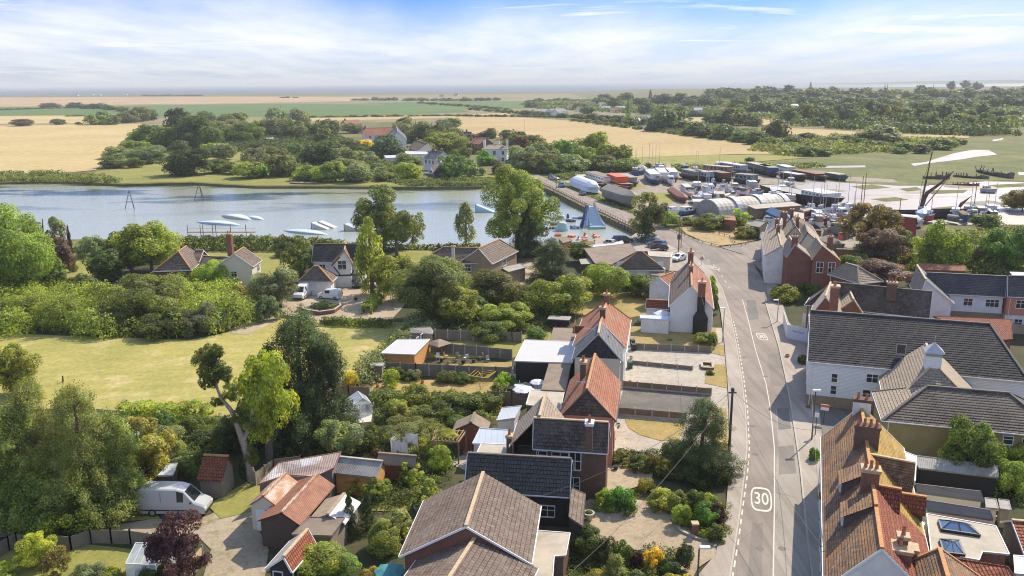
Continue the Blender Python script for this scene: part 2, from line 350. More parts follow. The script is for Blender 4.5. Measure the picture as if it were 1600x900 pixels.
plain('paint_white', (0.80, 0.80, 0.79), 0.45, 0.03); plain('paint_black', (0.02, 0.02, 0.022), 0.5, 0.1); plain('board_black', (0.03, 0.028, 0.026), 0.6, 0.2, board=0.17)
plain('ridge_pale', (0.50, 0.38, 0.24), 0.85, 0.25, 4); plain('ridge_orange', (0.48, 0.25, 0.10), 0.85, 0.25, 4); plain('ridge_dark', (0.16, 0.14, 0.12), 0.85, 0.2, 4)
plain('felt_brown', (0.26, 0.205, 0.155), 0.95, 0.14, 0.8, bump=0.01, dirt=(0.20, 0.165, 0.13)); plain('felt_grey', (0.36, 0.34, 0.31), 0.9, 0.12, 0.8, dirt=(0.28, 0.265, 0.24))
plain('roof_beige', (0.47, 0.42, 0.34), 0.9, 0.10, 0.8, bump=0.01, dirt=(0.38, 0.34, 0.27)); plain('roof_white', (0.52, 0.52, 0.52), 0.6, 0.06, 0.8)
plain('slatted_grey', (0.20, 0.185, 0.18), 0.7, 0.12, board=0.32); plain('lead', (0.42, 0.44, 0.46), 0.5, 0.1)
plain('timber_fence', (0.25, 0.175, 0.11), 0.9, 0.2, board=0.14, vert=True, dirt=(0.19, 0.15, 0.11)); plain('timber_pale', (0.45, 0.35, 0.23), 0.9, 0.2, board=0.14, vert=True)
plain('timber_grey', (0.22, 0.19, 0.155), 0.9, 0.2, board=0.15, vert=True); plain('timber_orange', (0.55, 0.27, 0.08), 0.7, 0.12, board=0.14); plain('timber_redbrown', (0.20, 0.07, 0.04), 0.8, 0.15, board=0.15)
plain('concrete_post', (0.46, 0.43, 0.38), 0.9, 0.12); plain('wood_dark', (0.10, 0.07, 0.05), 0.8, 0.2); plain('wood_mid', (0.28, 0.19, 0.11), 0.8, 0.2)
plain('corr_rust', (0.30, 0.14, 0.085), 0.75, 0.25, 1.6, corr=0.16, vert=True, dirt=(0.24, 0.10, 0.065)); plain('corr_orange', (0.42, 0.23, 0.13), 0.75, 0.2, 1.6, corr=0.16, vert=True, dirt=(0.60, 0.50, 0.42))

def patched():
 k = NT('corr_patch'); uv = k.uv(); br = k.n('TexBrick', {'Vector': uv, 'Color1': (0.50, 0.50, 0.52), 'Color2': (0.24, 0.13, 0.09), 'Mortar': (0.16, 0.11, 0.09), 'Scale': 1.0, 'Mortar Size': 0.02, 'Brick Width': 2.1, 'Row Height': 1.2, 'Bias': -0.1}, offset=0.37)
 col = k.mix(k.rng(k.noise(k.pos(), 0.9, 6, 0.75), 0.45, 0.6, 0, .85), br.outputs['Color'], (0.30, 0.20, 0.16)); sp = k.n('SeparateXYZ', {0: uv})
 MAT['corr_patch'] = k.fin(col, .65, k.math('SINE', k.math('MULTIPLY', sp.outputs[0], 40)), 0.01)
patched(); plain('corr_grey', (0.34, 0.33, 0.31), 0.7, 0.15, 1.0, corr=0.16, vert=True, dirt=(0.24, 0.22, 0.19))
plain('corr_pale', (0.44, 0.40, 0.33), 0.7, 0.15, 0.35, corr=1.5, vert=True, dirt=(0.52, 0.50, 0.47)); plain('corr_sheen', (0.52, 0.56, 0.60), 0.45, 0.1, 0.7, corr=0.16, vert=True)
plain('terracotta', (0.42, 0.17, 0.09), 0.8, 0.2); plain('rubber', (0.02, 0.02, 0.02), 0.8, 0.1); plain('metal_grey', (0.45, 0.46, 0.47), 0.4, 0.05, metal=0.6)
plain('steel_dark', (0.10, 0.085, 0.08), 0.6, 0.2); plain('hull_black', (0.03, 0.03, 0.035), 0.55, 0.2, dirt=(0.10, 0.06, 0.045)); plain('hull_red', (0.33, 0.06, 0.045), 0.6, 0.15)
plain('hull_rust', (0.22, 0.10, 0.07), 0.8, 0.3); plain('paint_orange', (0.72, 0.13, 0.05), 0.6, 0.1); plain('shrink_wrap', (0.74, 0.78, 0.84), 0.45, 0.05, bump=0.05, sc=0.8)
plain('tarp_grey', (0.27, 0.245, 0.22), 0.8, 0.15, 0.8, bump=0.06); plain('tarp_green', (0.16, 0.21, 0.18), 0.8, 0.15); plain('tarp_blue', (0.04, 0.10, 0.22), 0.6, 0.1)
plain('hull_green', (0.10, 0.15, 0.13), 0.6, 0.15); plain('sail_brown', (0.14, 0.06, 0.05), 0.9, 0.2); plain('pvc_blue', (0.42, 0.53, 0.66), 0.35, 0.05); plain('pvc_navy', (0.05, 0.07, 0.15), 0.35, 0.05)
plain('pvc_orange', (0.75, 0.12, 0.04), 0.4, 0.05); plain('pvc_aqua', (0.34, 0.52, 0.56), 0.4, 0.05); plain('fabric_teal', (0.08, 0.28, 0.29), 0.85, 0.1); plain('fabric_white', (0.80, 0.80, 0.82), 0.85, 0.04)
plain('fabric_brown', (0.30, 0.24, 0.18), 0.9, 0.1); plain('paint_yellow', (0.62, 0.42, 0.04), 0.6, 0.1); plain('line_paint', (0.62, 0.58, 0.50), 0.8, 0.12, 3)
plain('sign_blue', (0.55, 0.60, 0.72), 0.5, 0.04); plain('sign_navy', (0.03, 0.05, 0.16), 0.5, 0.04); plain('bark', (0.16, 0.125, 0.095), 0.95, 0.3, 2.0, bump=0.03); plain('bark_pale', (0.34, 0.28, 0.22), 0.95, 0.25, 1.6, bump=0.04)
plain('kerb_stone', (0.44, 0.40, 0.34), 0.9, 0.12); plain('wreck_wood', (0.19, 0.16, 0.14), 0.95, 0.3, 0.5, bump=0.1); plain('sheet_pile', (0.15, 0.115, 0.09), 0.85, 0.3, 0.6, corr=0.9, vert=True)
plain('plastic_green', (0.03, 0.08, 0.05), 0.5, 0.05); plain('plastic_black', (0.025, 0.025, 0.028), 0.5, 0.05); plain('stone_tan', (0.40, 0.33, 0.23), 0.9, 0.15)
def special():
 k = NT('window_glass'); p = k.pos()
 MAT['window_glass'] = k.fin((0.025, 0.03, 0.035), 0.06, spec=0.8)
 k = NT('skylight_glass'); MAT['skylight_glass'] = k.fin((0.10, 0.20, 0.36), 0.05, spec=1.0)
 k = NT('greenhouse_glass')
 pr = k.n('BsdfPrincipled', {'Base Color': (0.70, 0.76, 0.78), 'Roughness': 0.12, 'Alpha': 0.5, 'Specular IOR Level': 0.8})
 k.t.links.new(pr.outputs[0], k.out.inputs[0]); MAT['greenhouse_glass'] = k.m
 k = NT('poly_roof'); sp = k.n('SeparateXYZ', {0: k.uv()}).outputs[0]
 fr = k.rng(k.math('FRACT', k.math('MULTIPLY', sp, 1 / 0.62)), 0.0, 0.08, 1, 0)
 MAT['poly_roof'] = k.fin(k.mix(fr, (0.60, 0.66, 0.72), (0.35, 0.37, 0.40)), 0.25, spec=0.6)
 k = NT('car_paint'); oi = k.n('ObjectInfo')
 MAT['car_paint'] = k.fin(oi.outputs['Color'], 0.25, spec=0.6, extra={'Coat Weight': 0.5, 'Coat Roughness': 0.08})
 k = NT('headlight_glass'); MAT['headlight_glass'] = k.fin((0.7, 0.72, 0.74), 0.1, spec=0.8)
 k = NT('tail_lens'); MAT['tail_lens'] = k.fin((0.35, 0.02, 0.015), 0.15, spec=0.6)
 # lake: milky blue-green water; far side darkened by weeds and by tree reflections put into the colour
 k = NT('lake_water'); p = k.pos()
 weed_refl = k.rng(k.noise(k.scale(p, (0.018, 0.05, 1)), 1.0, 6, 0.62), 0.50, 0.58)
 far = k.rng(k.n('SeparateXYZ', {0: p}).outputs[1], 250, 290)
 col = k.mix(k.math('MULTIPLY', weed_refl, far), (0.39, 0.41, 0.30), (0.05, 0.075, 0.04))
 h = k.math('ADD', k.noise(k.scale(p, (0.5, 1.6, 1)), 1.0, 5, 0.75), k.math('MULTIPLY', k.noise(p, 0.06, 3), 1.5))
 MAT['lake_water'] = k.fin(col, 0.08, h, 0.05, spec=0.42)
 k = NT('sea_water'); p = k.pos()
 col = k.mix(k.rng(k.noise(k.scale(p, (0.0004, 0.002, 1)), 1.0, 4), 0.4, 0.6), (0.05, 0.08, 0.085), (0.08, 0.11, 0.11))
 MAT['sea_water'] = k.fin(col, 0.45, spec=0.4)
 k = NT('creek_water'); p = k.pos()
 mud = k.rng(k.noise(k.scale(p, (0.02, 0.07, 1)), 1.0, 7, 0.72), 0.50, 0.60)
 col = k.mix(mud, (0.31, 0.275, 0.25), (0.19, 0.155, 0.12)); rg = k.rng(mud, 0, 1, 0.42, 0.7)
 MAT['creek_water'] = k.fin(col, rg, k.noise(p, 0.8, 4), 0.03, spec=0.5)
special()
# foliage: colour comes from the object, clumps vary, leaves let light through
def foliage_mat(name, trans=0.35):
 k = NT(name); oi = k.n('ObjectInfo'); g = k.n('NewGeometry'); p = g.outputs['Position']
 rnd = g.outputs['Random Per Island']
 a = k.rng(k.noise(p, 0.55, 4, 0.65), 0.32, 0.68, 0.55, 1.45); b = k.rng(rnd, 0, 1, 0.55, 1.5)
 v = k.math('MULTIPLY', k.math('MULTIPLY', a, b), k.rng(k.noise(p, 0.16, 2), 0.35, 0.65, 0.72, 1.25))
 col = k.mix(1.0, oi.outputs['Color'], k.n('CombineColor', {0: v, 1: v, 2: v}).outputs[0], 'MULTIPLY')
 yel = k.mix(1.0, col, (1.35, 1.12, 0.55, 1), 'MULTIPLY')
 col = k.mix(k.rng(k.noise(p, 0.9, 2), 0.45, 0.7, 0, 0.7), col, yel)
 d = k.n('BsdfPrincipled', {'Base Color': col, 'Roughness': 0.55, 'Specular IOR Level': 0.25})
 tcol = k.mix(1.0, col, (1.7, 1.7, 0.75, 1), 'MULTIPLY')
 t = k.n('BsdfTranslucent', {0: tcol}); m = k.n('MixShader', {0: trans, 1: d.outputs[0], 2: t.outputs[0]})
 k.t.links.new(m.outputs[0], k.out.inputs[0]); MAT[name] = k.m
foliage_mat('leaf', 0.46); foliage_mat('needle', 0.32)
def mt(n): return MAT[n]
# ------------------------------------------------------------------ ground, water, roads (the setting)
def poly(name, pts, mat, z, z0=None):
 q = [P(x, y, 0) for x, y in pts]; q = [(p.x, p.y) for p in q]
 b = MB()
 if z0 is None: b.flat(q, z)
 else: b.prism(q, z0, z)
 return b.obj(name, mt(mat), kind='structure')
def strip(name, L, Rr, mat, z, skirt=None):
 b = MB(); A = [P(*p) for p in L]; B = [P(*p) for p in Rr]
 for i in range(len(A) - 1):
  b.face([(A[i].x, A[i].y, z), (B[i].x, B[i].y, z), (B[i + 1].x, B[i + 1].y, z), (A[i + 1].x, A[i + 1].y, z)])
 return b.obj(name, mt(mat), kind='structure')
LAKE = [(-260, 372), (0, 374), (120, 374), (290, 372), (455, 371), (560, 384), (640, 389), (700, 386), (765, 384), (832, 380), (900, 378), (945, 376), (984, 371), (1000, 366),
  (948, 343), (905, 323), (868, 304), (838, 291), (806, 287), (765, 291), (640, 292), (520, 291), (400, 291), (345, 288), (300, 285), (190, 288), (120, 284), (60, 283), (0, 285), (-200, 284)]
def base_ground():
 lake = [P(x, y, 0) for x, y in LAKE]
 outer = [Vector((-6000, -60, 0)), Vector((6000, -60, 0)), Vector((6000, 3600, 0)), Vector((-6000, 3600, 0))]
 b = MB(); allv = outer + [Vector((p.x, p.y, 0)) for p in lake]
 for t in tessellate_polygon([outer, [Vector((p.x, p.y, 0)) for p in lake]]):
  q = [allv[i] for i in t]
  if (q[1] - q[0]).cross(q[2] - q[0]).z < 0: q = q[::-1]
  b.face([tuple(p) for p in q], [(p.x, p.y) for p in q])
 n = len(lake)
 for i in range(n):
  a, c = lake[i], lake[(i + 1) % n]
  b.face([(a.x, a.y, 0), (c.x, c.y, 0), (c.x, c.y, -2.2), (a.x, a.y, -2.2)])
 b.obj('ground', mt('rough_grass'), kind='structure')
 w_ = MB(); w_.flat([(p.x, p.y) for p in [P(x, y, 0) for x, y in
  [(-300, 376), (300, 376), (455, 375), (560, 389), (700, 392), (900, 384), (1006, 369), (950, 341), (838, 288), (806, 283), (345, 284), (-300, 280)]]], -0.9)
 w_.obj('lake_water', mt('lake_water'), kind='structure')
base_ground()
# rising land on the far right
def hill():
 b = MB(); xs = np.linspace(-100, 3600, 56); ys = np.linspace(780, 3500, 46)
 Z = lambda x, y: terr(x, y) - 0.06 if terr(x, y) > 0.12 else -0.3
 for i in range(len(xs) - 1):
  for j in range(len(ys) - 1):
   q = [(xs[i], ys[j]), (xs[i + 1], ys[j]), (xs[i + 1], ys[j + 1]), (xs[i], ys[j + 1])]
   if max(Z(*p) for p in q) <= -0.3: continue
   b.face([(p[0], p[1], Z(*p)) for p in q], q)
 b.obj('hill', mt('rough_grass'), kind='structure', smooth=True)
hill()
def sea():
 b = MB(); b.flat([(-29000, 3300), (29000, 3300), (29000, 29500), (-29000, 29500)], -0.5)
 b.obj('sea', mt('sea_water'), kind='structure')
 # low far shore on the right, beyond the estuary
 b = MB(); rnd = random.Random(5); prev = None; Y0 = 7800; n = 110
 for i in range(n):
  f = i / (n - 1); x = 3300 + f * 3600; h = (14 + 32 * f) * (0.75 + 0.35 * math.sin(i * 0.31) + 0.2 * rnd.random()) * min(1, f * 5 + 0.15)
  cur = [(x, Y0, -1), (x, Y0 + 120, h * 0.6), (x, Y0 + 500, h), (x, Y0 + 1500, h * 0.7), (x, Y0 + 1700, -1)]
  if prev: b.loft([prev, cur], caps=False)
  prev = cur
 b.obj('far_shore_land', mt('green_crop'), kind='structure')
sea()
# far fields and marsh
F = [
 ('marsh_flat', [(-60, 152.5), (400, 150.5), (700, 148), (1000, 145), (1130, 145), (1180, 165), (1100, 176), (700, 190), (-60, 200)], 'marsh_far', 0.05),
 ('stubble_field', [(-60, 152.5), (380, 151), (560, 152), (640, 155), (520, 158.5), (420, 161), (200, 163.5), (60, 166), (-60, 167)], 'pale_stubble', 0.12),
 ('crop_field', [(-60, 168), (60, 167), (200, 165), (440, 162), (620, 163.5), (720, 171), (735, 175), (650, 179), (480, 182), (200, 184), (-60, 184)], 'green_crop', 0.12),
 ('crop_field', [(560, 161), (700, 158.5), (940, 158), (1000, 162), (900, 168), (735, 171), (640, 165)], 'green_crop', 0.18),
 ('stubble_field', [(480, 183), (655, 180), (790, 177), (800, 180), (720, 184), (600, 187), (480, 190)], 'wheat_two', 0.18),
 ('wheat_field', [(-60, 182), (100, 180.5), (196, 179), (210, 192), (120, 193), (-60, 194)], 'wheat', 0.16),
 ('wheat_field', [(-80, 198), (100, 195), (222, 193.5), (208, 208), (190, 222), (168, 245), (150, 266), (90, 272), (-80, 279)], 'wheat', 0.2),
 ('wheat_field', [(700, 184), (800, 182.5), (880, 188), (960, 195), (1040, 206), (1110, 216), (1180, 228), (1256, 241), (1180, 241), (1090, 243), (1000, 246), (968, 246), (900, 236), (820, 222), (720, 206)], 'wheat_two', 0.2),
 ('field_margin', [(900, 236), (968, 246), (1090, 243), (1256, 241), (1275, 246), (1180, 253), (1060, 262), (990, 262), (950, 250)], 'lawn', 0.16),
 ('saltmarsh', [(1060, 268), (1180, 255), (1275, 246), (1380, 232), (1500, 219), (2400, 215), (2400, 330), (1570, 282), (1420, 290), (1330, 280), (1240, 268), (1150, 268)], 'saltmarsh', 0.10),
 ('wheat_field', [(1170, 187), (1235, 185), (1360, 194), (1515, 207), (1514, 216), (1440, 215), (1380, 208), (1310, 200), (1230, 195), (1160, 196)], 'wheat_two', 0.2),
 ('wheat_field', [(1200, 199), (1290, 203), (1420, 212), (1450, 219), (1440, 224), (1300, 215), (1190, 208)], 'wheat_two', 0.24),
 ('wheat_field', [(980, 184), (1035, 183), (1100, 184), (1110, 190), (1080, 191), (1000, 191)], 'wheat_two', 0.2),
]
for n_, pts, m_, z_ in F: poly(n_, pts, m_, z_)
# lake margins
poly('shore_lawn', [(150, 268), (205, 262), (330, 235), (440, 262), (520, 272), (620, 280), (700, 276), (780, 272), (790, 285), (765, 289.6), (640, 290.6), (520, 289.6), (400, 289.6), (345, 287), (300, 284), (190, 286.6), (140, 283.5)], 'shore_lawn', 0.06)
poly('shore_lawn', [(225, 240), (330, 228), (520, 240), (500, 250), (330, 262), (240, 262)], 'lawn', 0.09)
poly('causeway_verge', [(835, 270), (870, 266), (1010, 320), (1075, 350), (1080, 362), (1035, 358), (960, 326), (856, 281)], 'saltmarsh', 0.06)
# boatyard and creek
poly('boatyard_mud', [(862, 281), (880, 262), (960, 258), (1060, 266), (1180, 262), (1290, 268), (1300, 300), (1310, 340), (1360, 375), (1330, 390), (1210, 350), (1150, 352), (1085, 350), (1010, 335), (930, 300)], 'yard_mud', 0.12)
poly('creek_water', [(1240, 292), (1290, 282), (1320, 277), (1390, 281), (1400, 287), (1460, 290), (1540, 284), (1610, 286), (2300, 305), (2300, 352), (1500, 352), (1320, 345), (1270, 320)], 'creek_water', 0.17)
poly('saltmarsh', [(1280, 283), (1300, 276), (1400, 279), (1412, 288), (1450, 289), (1452, 291), (1405, 291), (1380, 289.5), (1330, 287)], 'saltmarsh', 0.20)
poly('creek_channel', [(1423, 256), (1445, 254), (1490, 240), (1520, 234.5), (1545, 235), (1558, 242), (1522, 246), (1506, 249), (1450, 256), (1428, 260)], 'creek_water', 0.17)
poly('creek_channel', [(1268, 260), (1352, 259), (1352, 262), (1268, 263.5)], 'creek_water', 0.17)
poly('creek_channel', [(1550, 219), (1568, 216), (1566, 219), (1552, 221)], 'creek_water', 0.17)
poly('creek_channel', [(1590, 270), (1640, 268), (1640, 276), (1592, 274)], 'creek_water', 0.17)
poly('mud_bank', [(1450, 298), (1512, 297.5), (1506, 302), (1455, 304)], 'saltmarsh', 0.22)
poly('mud_bank', [(1470, 287), (1530, 289), (1532, 293), (1500, 295), (1476, 293)], 'yard_mud', 0.22)
poly('mud_bank', [(930, 290), (985, 285), (1010, 292), (980, 300), (940, 300)], 'lawn', 0.16)
poly('mud_bank', [(1015, 303), (1055, 300), (1070, 310), (1040, 320), (1010, 312)], 'lawn', 0.16)
for i_, q_ in enumerate([[(1330, 292), (1362, 289), (1392, 294), (1350, 297)], [(1270, 300), (1300, 296), (1325, 299), (1290, 304)], [(1360, 312), (1400, 309), (1420, 313), (1385, 316)], [(1500, 318), (1545, 314), (1580, 319), (1530, 323)], [(1405, 296), (1432, 293), (1440, 297), (1418, 300)], [(1300, 282), (1330, 277), (1395, 281), (1405, 286), (1350, 285)], [(1455, 326), (1490, 323), (1500, 328), (1470, 331)], [(1325, 326), (1350, 322), (1380, 328), (1340, 333)], [(1545, 290), (1600, 287), (1610, 292), (1560, 294)]]):
 poly('mud_bank', q_, 'yard_mud' if i_ % 2 else 'saltmarsh', 0.215)
poly('dry_yard', [(1062, 356), (1100, 352), (1150, 357), (1196, 364), (1182, 376), (1150, 382), (1122, 386), (1098, 379), (1072, 366)], 'dry_yard', 0.16)
# village base
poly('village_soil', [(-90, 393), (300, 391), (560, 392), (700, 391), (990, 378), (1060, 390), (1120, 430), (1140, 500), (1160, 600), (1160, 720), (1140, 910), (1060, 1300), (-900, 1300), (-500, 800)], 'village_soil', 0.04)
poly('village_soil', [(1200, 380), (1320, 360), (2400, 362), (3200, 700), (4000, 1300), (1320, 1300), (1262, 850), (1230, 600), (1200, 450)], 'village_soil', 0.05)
poly('meadow', [(-140, 521), (0, 521), (140, 527), (300, 532), (355, 520), (385, 503), (420, 498), (640, 505), (600, 545), (560, 575), (500, 615), (440, 655), (330, 655), (150, 640), (-120, 640)], 'meadow', 0.08)
poly('garden_lawn', [(275, 394), (420, 392), (462, 400), (440, 440), (400, 470), (300, 470)], 'lawn', 0.08)
poly('garden_lawn', [(620, 392), (700, 392), (690, 420), (640, 420)], 'lawn', 0.08)
poly('garden_lawn', [(100, 395), (150, 395), (150, 430), (105, 440)], 'lawn', 0.08)
poly('gravel_drive', [(440, 492), (442, 468), (478, 448), (540, 440), (600, 445), (645, 450), (632, 478), (612, 500), (560, 500), (500, 502)], 'gravel', 0.09)
poly('gravel_drive', [(355, 520), (375, 508), (440, 492), (430, 504), (385, 524)], 'gravel', 0.10)
poly('forecourt', [(690, 425), (830, 410), (850, 430), (800, 470), (700, 470)], 'gravel', 0.09)
poly('garden_lawn', [(640, 540), (860, 520), (870, 545), (800, 560), (660, 560)], 'lawn', 0.085)
poly('garden_lawn', [(655, 572), (800, 566), (800, 574), (660, 585)], 'dry_lawn', 0.085)
poly('garden_lawn', [(565, 598), (800, 590), (790, 616), (560, 620)], 'dry_lawn', 0.085)
poly('garden_lawn', [(880, 455), (1040, 462), (1045, 485), (980, 498), (880, 490)], 'dry_lawn', 0.085)
poly('patio', [(500, 668), (512, 630), (585, 628), (580, 660)], 'pale_patio', 0.10)
poly('patio', [(796, 590), (880, 596), (872, 612), (790, 608)], 'pale_patio', 0.10)
poly('patio', [(700, 725), (745, 700), (760, 720), (740, 742)], 'concrete', 0.10)
# bottom-left track
poly('track', [(-120, 828), (60, 822), (140, 824), (190, 820), (240, 812), (300, 815), (330, 805), (400, 760), (430, 742), (440, 760), (410, 790), (405, 830), (420, 860), (410, 930), (310, 930), (330, 860), (315, 845), (200, 836), (60, 838), (-120, 846)], 'track_dust', 0.09)
poly('verge', [(325, 792), (350, 775), (385, 755), (402, 752), (425, 742), (440, 752), (405, 775), (396, 800), (372, 806), (345, 812)], 'lawn', 0.12)
poly('verge', [(130, 822), (170, 790), (230, 775), (250, 812)], 'lawn', 0.12)
poly('garden_lawn', [(-60, 930), (-40, 868), (20, 850), (140, 852), (230, 862), (220, 930)], 'lawn', 0.085)
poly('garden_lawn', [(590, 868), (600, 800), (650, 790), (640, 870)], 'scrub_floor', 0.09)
poly('garden_lawn', [(570, 800), (600, 775), (650, 770), (640, 800)], 'lawn', 0.12)
# front gardens by the road
poly('forecourt', [(984, 512), (1134, 513), (1140, 600), (1143, 720), (960, 722), (950, 640), (975, 560)], 'concrete', 0.09)
poly('garden_lawn', [(984, 511), (1118, 513), (1124, 545), (985, 539)], 'dry_lawn', 0.13)
poly('verge', [(1112, 538), (1131, 541), (1132, 557), (1113, 553)], 'dry_lawn', 0.135)
poly('verge', [(1104, 570), (1134, 571), (1137, 608), (1101, 600)], 'dry_lawn', 0.13)
poly('gravel_drive', [(975, 606), (1111, 619), (1108, 644), (1060, 650), (966, 640)], 'dark_gravel', 0.13)
poly('garden_lawn', [(976, 655), (1072, 662), (1060, 690), (1032, 690), (1000, 681), (982, 670)], 'dry_lawn', 0.13)
poly('verge', [(1108, 635), (1135, 640), (1138, 705), (1112, 705)], 'dry_lawn', 0.13)
poly('paved_drive', [(948, 716), (985, 716), (1022, 735), (1016, 758), (985, 765), (990, 782), (1045, 790), (1060, 818), (1100, 842), (1142, 832), (1122, 868), (1090, 890), (1070, 930), (1040, 870), (905, 845), (905, 790), (925, 780)], 'gravel', 0.14)
# the road: carriageway, kerbs, pavements, markings
RL = [(1137, 925), (1147, 860), (1156, 800), (1163, 740), (1167, 700), (1164, 640), (1158, 590), (1150, 540), (1140, 490), (1129, 455), (1111, 425), (1086, 402), (1050, 385), (1018, 370), (987, 355), (950, 337), (912, 319), (868, 297), (836, 283), (815, 274)]
RR = [(1272, 925), (1262, 850), (1256, 790), (1251, 740), (1244, 690), (1236, 640), (1227, 590), (1217, 545), (1205, 505), (1196, 475), (1193, 440), (1170, 402), (1125, 388), (1085, 374), (1040, 355), (1000, 341), (958, 324), (905, 302), (858, 282), (838, 272)]
strip('road', RL, RR, 'road_asphalt', 0.17)
poly('road_junction', [(1193, 445), (1190, 425), (1160, 398), (1125, 387), (1150, 384), (1185, 378), (1200, 366), (1225, 352), (1240, 360), (1214, 378), (1204, 395), (1202, 420), (1204, 470), (1197, 478)], 'road_asphalt', 0.165)
poly('forecourt', [(1000, 360), (1020, 370), (1052, 385), (1080, 400), (1095, 418), (1060, 425), (1010, 420), (960, 410), (930, 395), (930, 372), (985, 371)], 'pavement_asphalt', 0.12)
poly('road_patch', [(1208, 925), (1210, 760), (1216, 700), (1212, 640), (1241, 645), (1250, 740), (1256, 800), (1268, 925)], 'patch_asphalt', 0.175)
for i_, q_ in enumerate([[(1199, 556), (1221, 553), (1226, 603), (1205, 606)], [(1166, 470), (1180, 470), (1186, 500), (1170, 502)], [(1216, 700), (1240, 698), (1244, 742), (1217, 744)], [(1175, 820), (1192, 820), (1190, 905), (1168, 905)], [(1100, 400), (1118, 396), (1130, 410), (1112, 416)], [(1214, 640), (1232, 640), (1236, 672), (1216, 674)]]):
 poly('road_patch', q_, 'dark_asphalt' if i_ in (1, 5) else 'worn_asphalt', 0.1775)
for x_, y_ in ((1176, 668), (1196, 590), (1180, 712), (1163, 560), (1222, 860), (1150, 470), (1187, 860), (1215, 620)):
 p_ = P(x_, y_); b_ = MB(); b_.prism([(p_.x + math.cos(i * .52) * .33, p_.y + math.sin(i * .52) * .33) for i in range(12)], .172, .182); b_.obj('manhole_cover', mt('steel_dark'), label='round iron manhole cover in the road', cat='manhole cover', group='manhole covers in the road', org=(p_.x, p_.y, 0))
def kerb(name, pts, hgt=0.12):
 b = MB(); q = [P(*p) for p in pts]
 for a, c in zip(q[:-1], q[1:]): b.beam((a.x, a.y, 0.17 + hgt / 2), (c.x, c.y, 0.17 + hgt / 2), 0.16, hgt + 0.03)
 b.obj(name, mt('kerb_stone'), kind='structure')
kerb('kerb', RL[:12]); kerb('kerb', RR[:10])
strip('pavement', [(1072, 925), (1118, 870), (1134, 800), (1139, 740), (1140, 700), (1139, 640), (1136, 590), (1132, 540), (1126, 490), (1118, 462), (1100, 428), (1076, 404)], RL[:12], 'pavement_asphalt', 0.27)
strip('pavement', RR[:10], [(1300, 925), (1294, 850), (1290, 790), (1288, 740), (1284, 690), (1280, 640), (1276, 590), (1264, 545), (1232, 505), (1222, 475)], 'pavement_asphalt', 0.27)
poly('forecourt', [(1280, 645), (1276, 600), (1290, 625), (1345, 640), (1380, 655), (1360, 690), (1283, 700)], 'dark_asphalt', 0.2)
poly('forecourt', [(1198, 440), (1205, 400), (1216, 400), (1214, 450), (1222, 490), (1200, 480)], 'pavement_asphalt', 0.2)
def along(pts, z=0.17):
 q = [P(x, y, z) for x, y in pts]; d = [0]
 for a, c in zip(q[:-1], q[1:]): d.append(d[-1] + (c - a).length)
 def at(s):
  for i in range(len(q) - 1):
   if s <= d[i + 1] or i == len(q) - 2:
    t = (s - d[i]) / max(1e-6, d[i + 1] - d[i]); return q[i].lerp(q[i + 1], t)
 return at, d[-1]
def line(pts, wid, dash=None, name='road_marking', mat='line_paint', z=0.181):
 at, L = along(pts); b = MB(); s = 0
 step = 1.0
 while s < L - 0.01:
  e = min(L, s + (dash[0] if dash else step)); a, c = at(s), at(e)
  if (c - a).length > 0.05:
   d = (c - a).normalized(); n = Vector((-d.y, d.x, 0)) * wid / 2
   b.face([(p.x, p.y, z) for p in (a - n, c - n, c + n, a + n)][::1])
  s = e + (dash[1] if dash else 0)
 o = b.obj(name, mt(mat), kind='structure'); o['label'] = 'painted line on the road'
line([(1144, 905), (1153, 850), (1161, 790), (1168, 740), (1171, 700), (1168, 640), (1162, 590), (1154, 540), (1146, 500)], 0.13, (1.0, 0.75))
line([(1208, 905), (1210, 790), (1210, 700), (1204, 640), (1197, 600), (1180, 545), (1169, 500), (1160, 468)], 0.10)
line([(980, 349), (1040, 374), (1090, 392), (1120, 418), (1140, 450)], 0.12, (2, 3))
line([(846, 277), (900, 303), (950, 325), (985, 342)], 0.12, (3, 4))
def font_mesh(name, fc):
 t = bpy.data.objects.new('t', fc); C.objects.link(t); bpy.context.view_layer.update(); me = bpy.data.meshes.new_from_object(t); bpy.data.objects.remove(t); me.name = name
 if not me.materials: me.materials.append(fc.materials[0])
 o = bpy.data.objects.new(name, me); C.objects.link(o); return o
def roundel(px, py, w_px, ang, txt=True):
 c = P(px, py, 0.17); b = MB(); rr = w_px * depth(c) / F_ / 2; n = 28
 pt = lambda r, a: Vector((math.cos(a) * r, math.sin(a) * r * 2.05, 0))
 rot = Matrix.Rotation(ang, 3, 'Z')
 se = lambda r, a: Vector((math.copysign(abs(math.cos(a)) ** 0.5, math.cos(a)) * r, math.copysign(abs(math.sin(a)) ** 0.7, math.sin(a)) * r * 2.5, 0))
 for i in range(n):
  a0, a1 = 2 * math.pi * i / n, 2 * math.pi * (i + 1) / n
  q = [c + rot @ se(rr * 0.86, a0), c + rot @ se(rr, a0), c + rot @ se(rr, a1), c + rot @ se(rr * 0.86, a1)]
  b.face([(p.x, p.y, 0.183) for p in q])
 b.obj('road_marking', mt('line_paint'), kind='structure')['label'] = 'painted speed limit ring on the road'
 fc = bpy.data.curves.new('road_numerals', 'FONT'); fc.body = '30'; fc.align_x = 'CENTER'; fc.align_y = 'CENTER'; fc.size = rr * 1.5; fc.offset = 0.012
 fc.materials.append(mt('line_paint')); o = font_mesh('road_numerals', fc)
 o.location = (c.x, c.y, 0.184); o.rotation_euler = (0, 0, ang); o.scale = (0.95, 2.3, 1); o['kind'] = 'structure'; o['label'] = 'painted number 30 on the road'
roundel(1189.5, 780, 32, R(-15)); roundel(1190.5, 526, 15, R(-6)); roundel(1113, 418, 13, R(20))
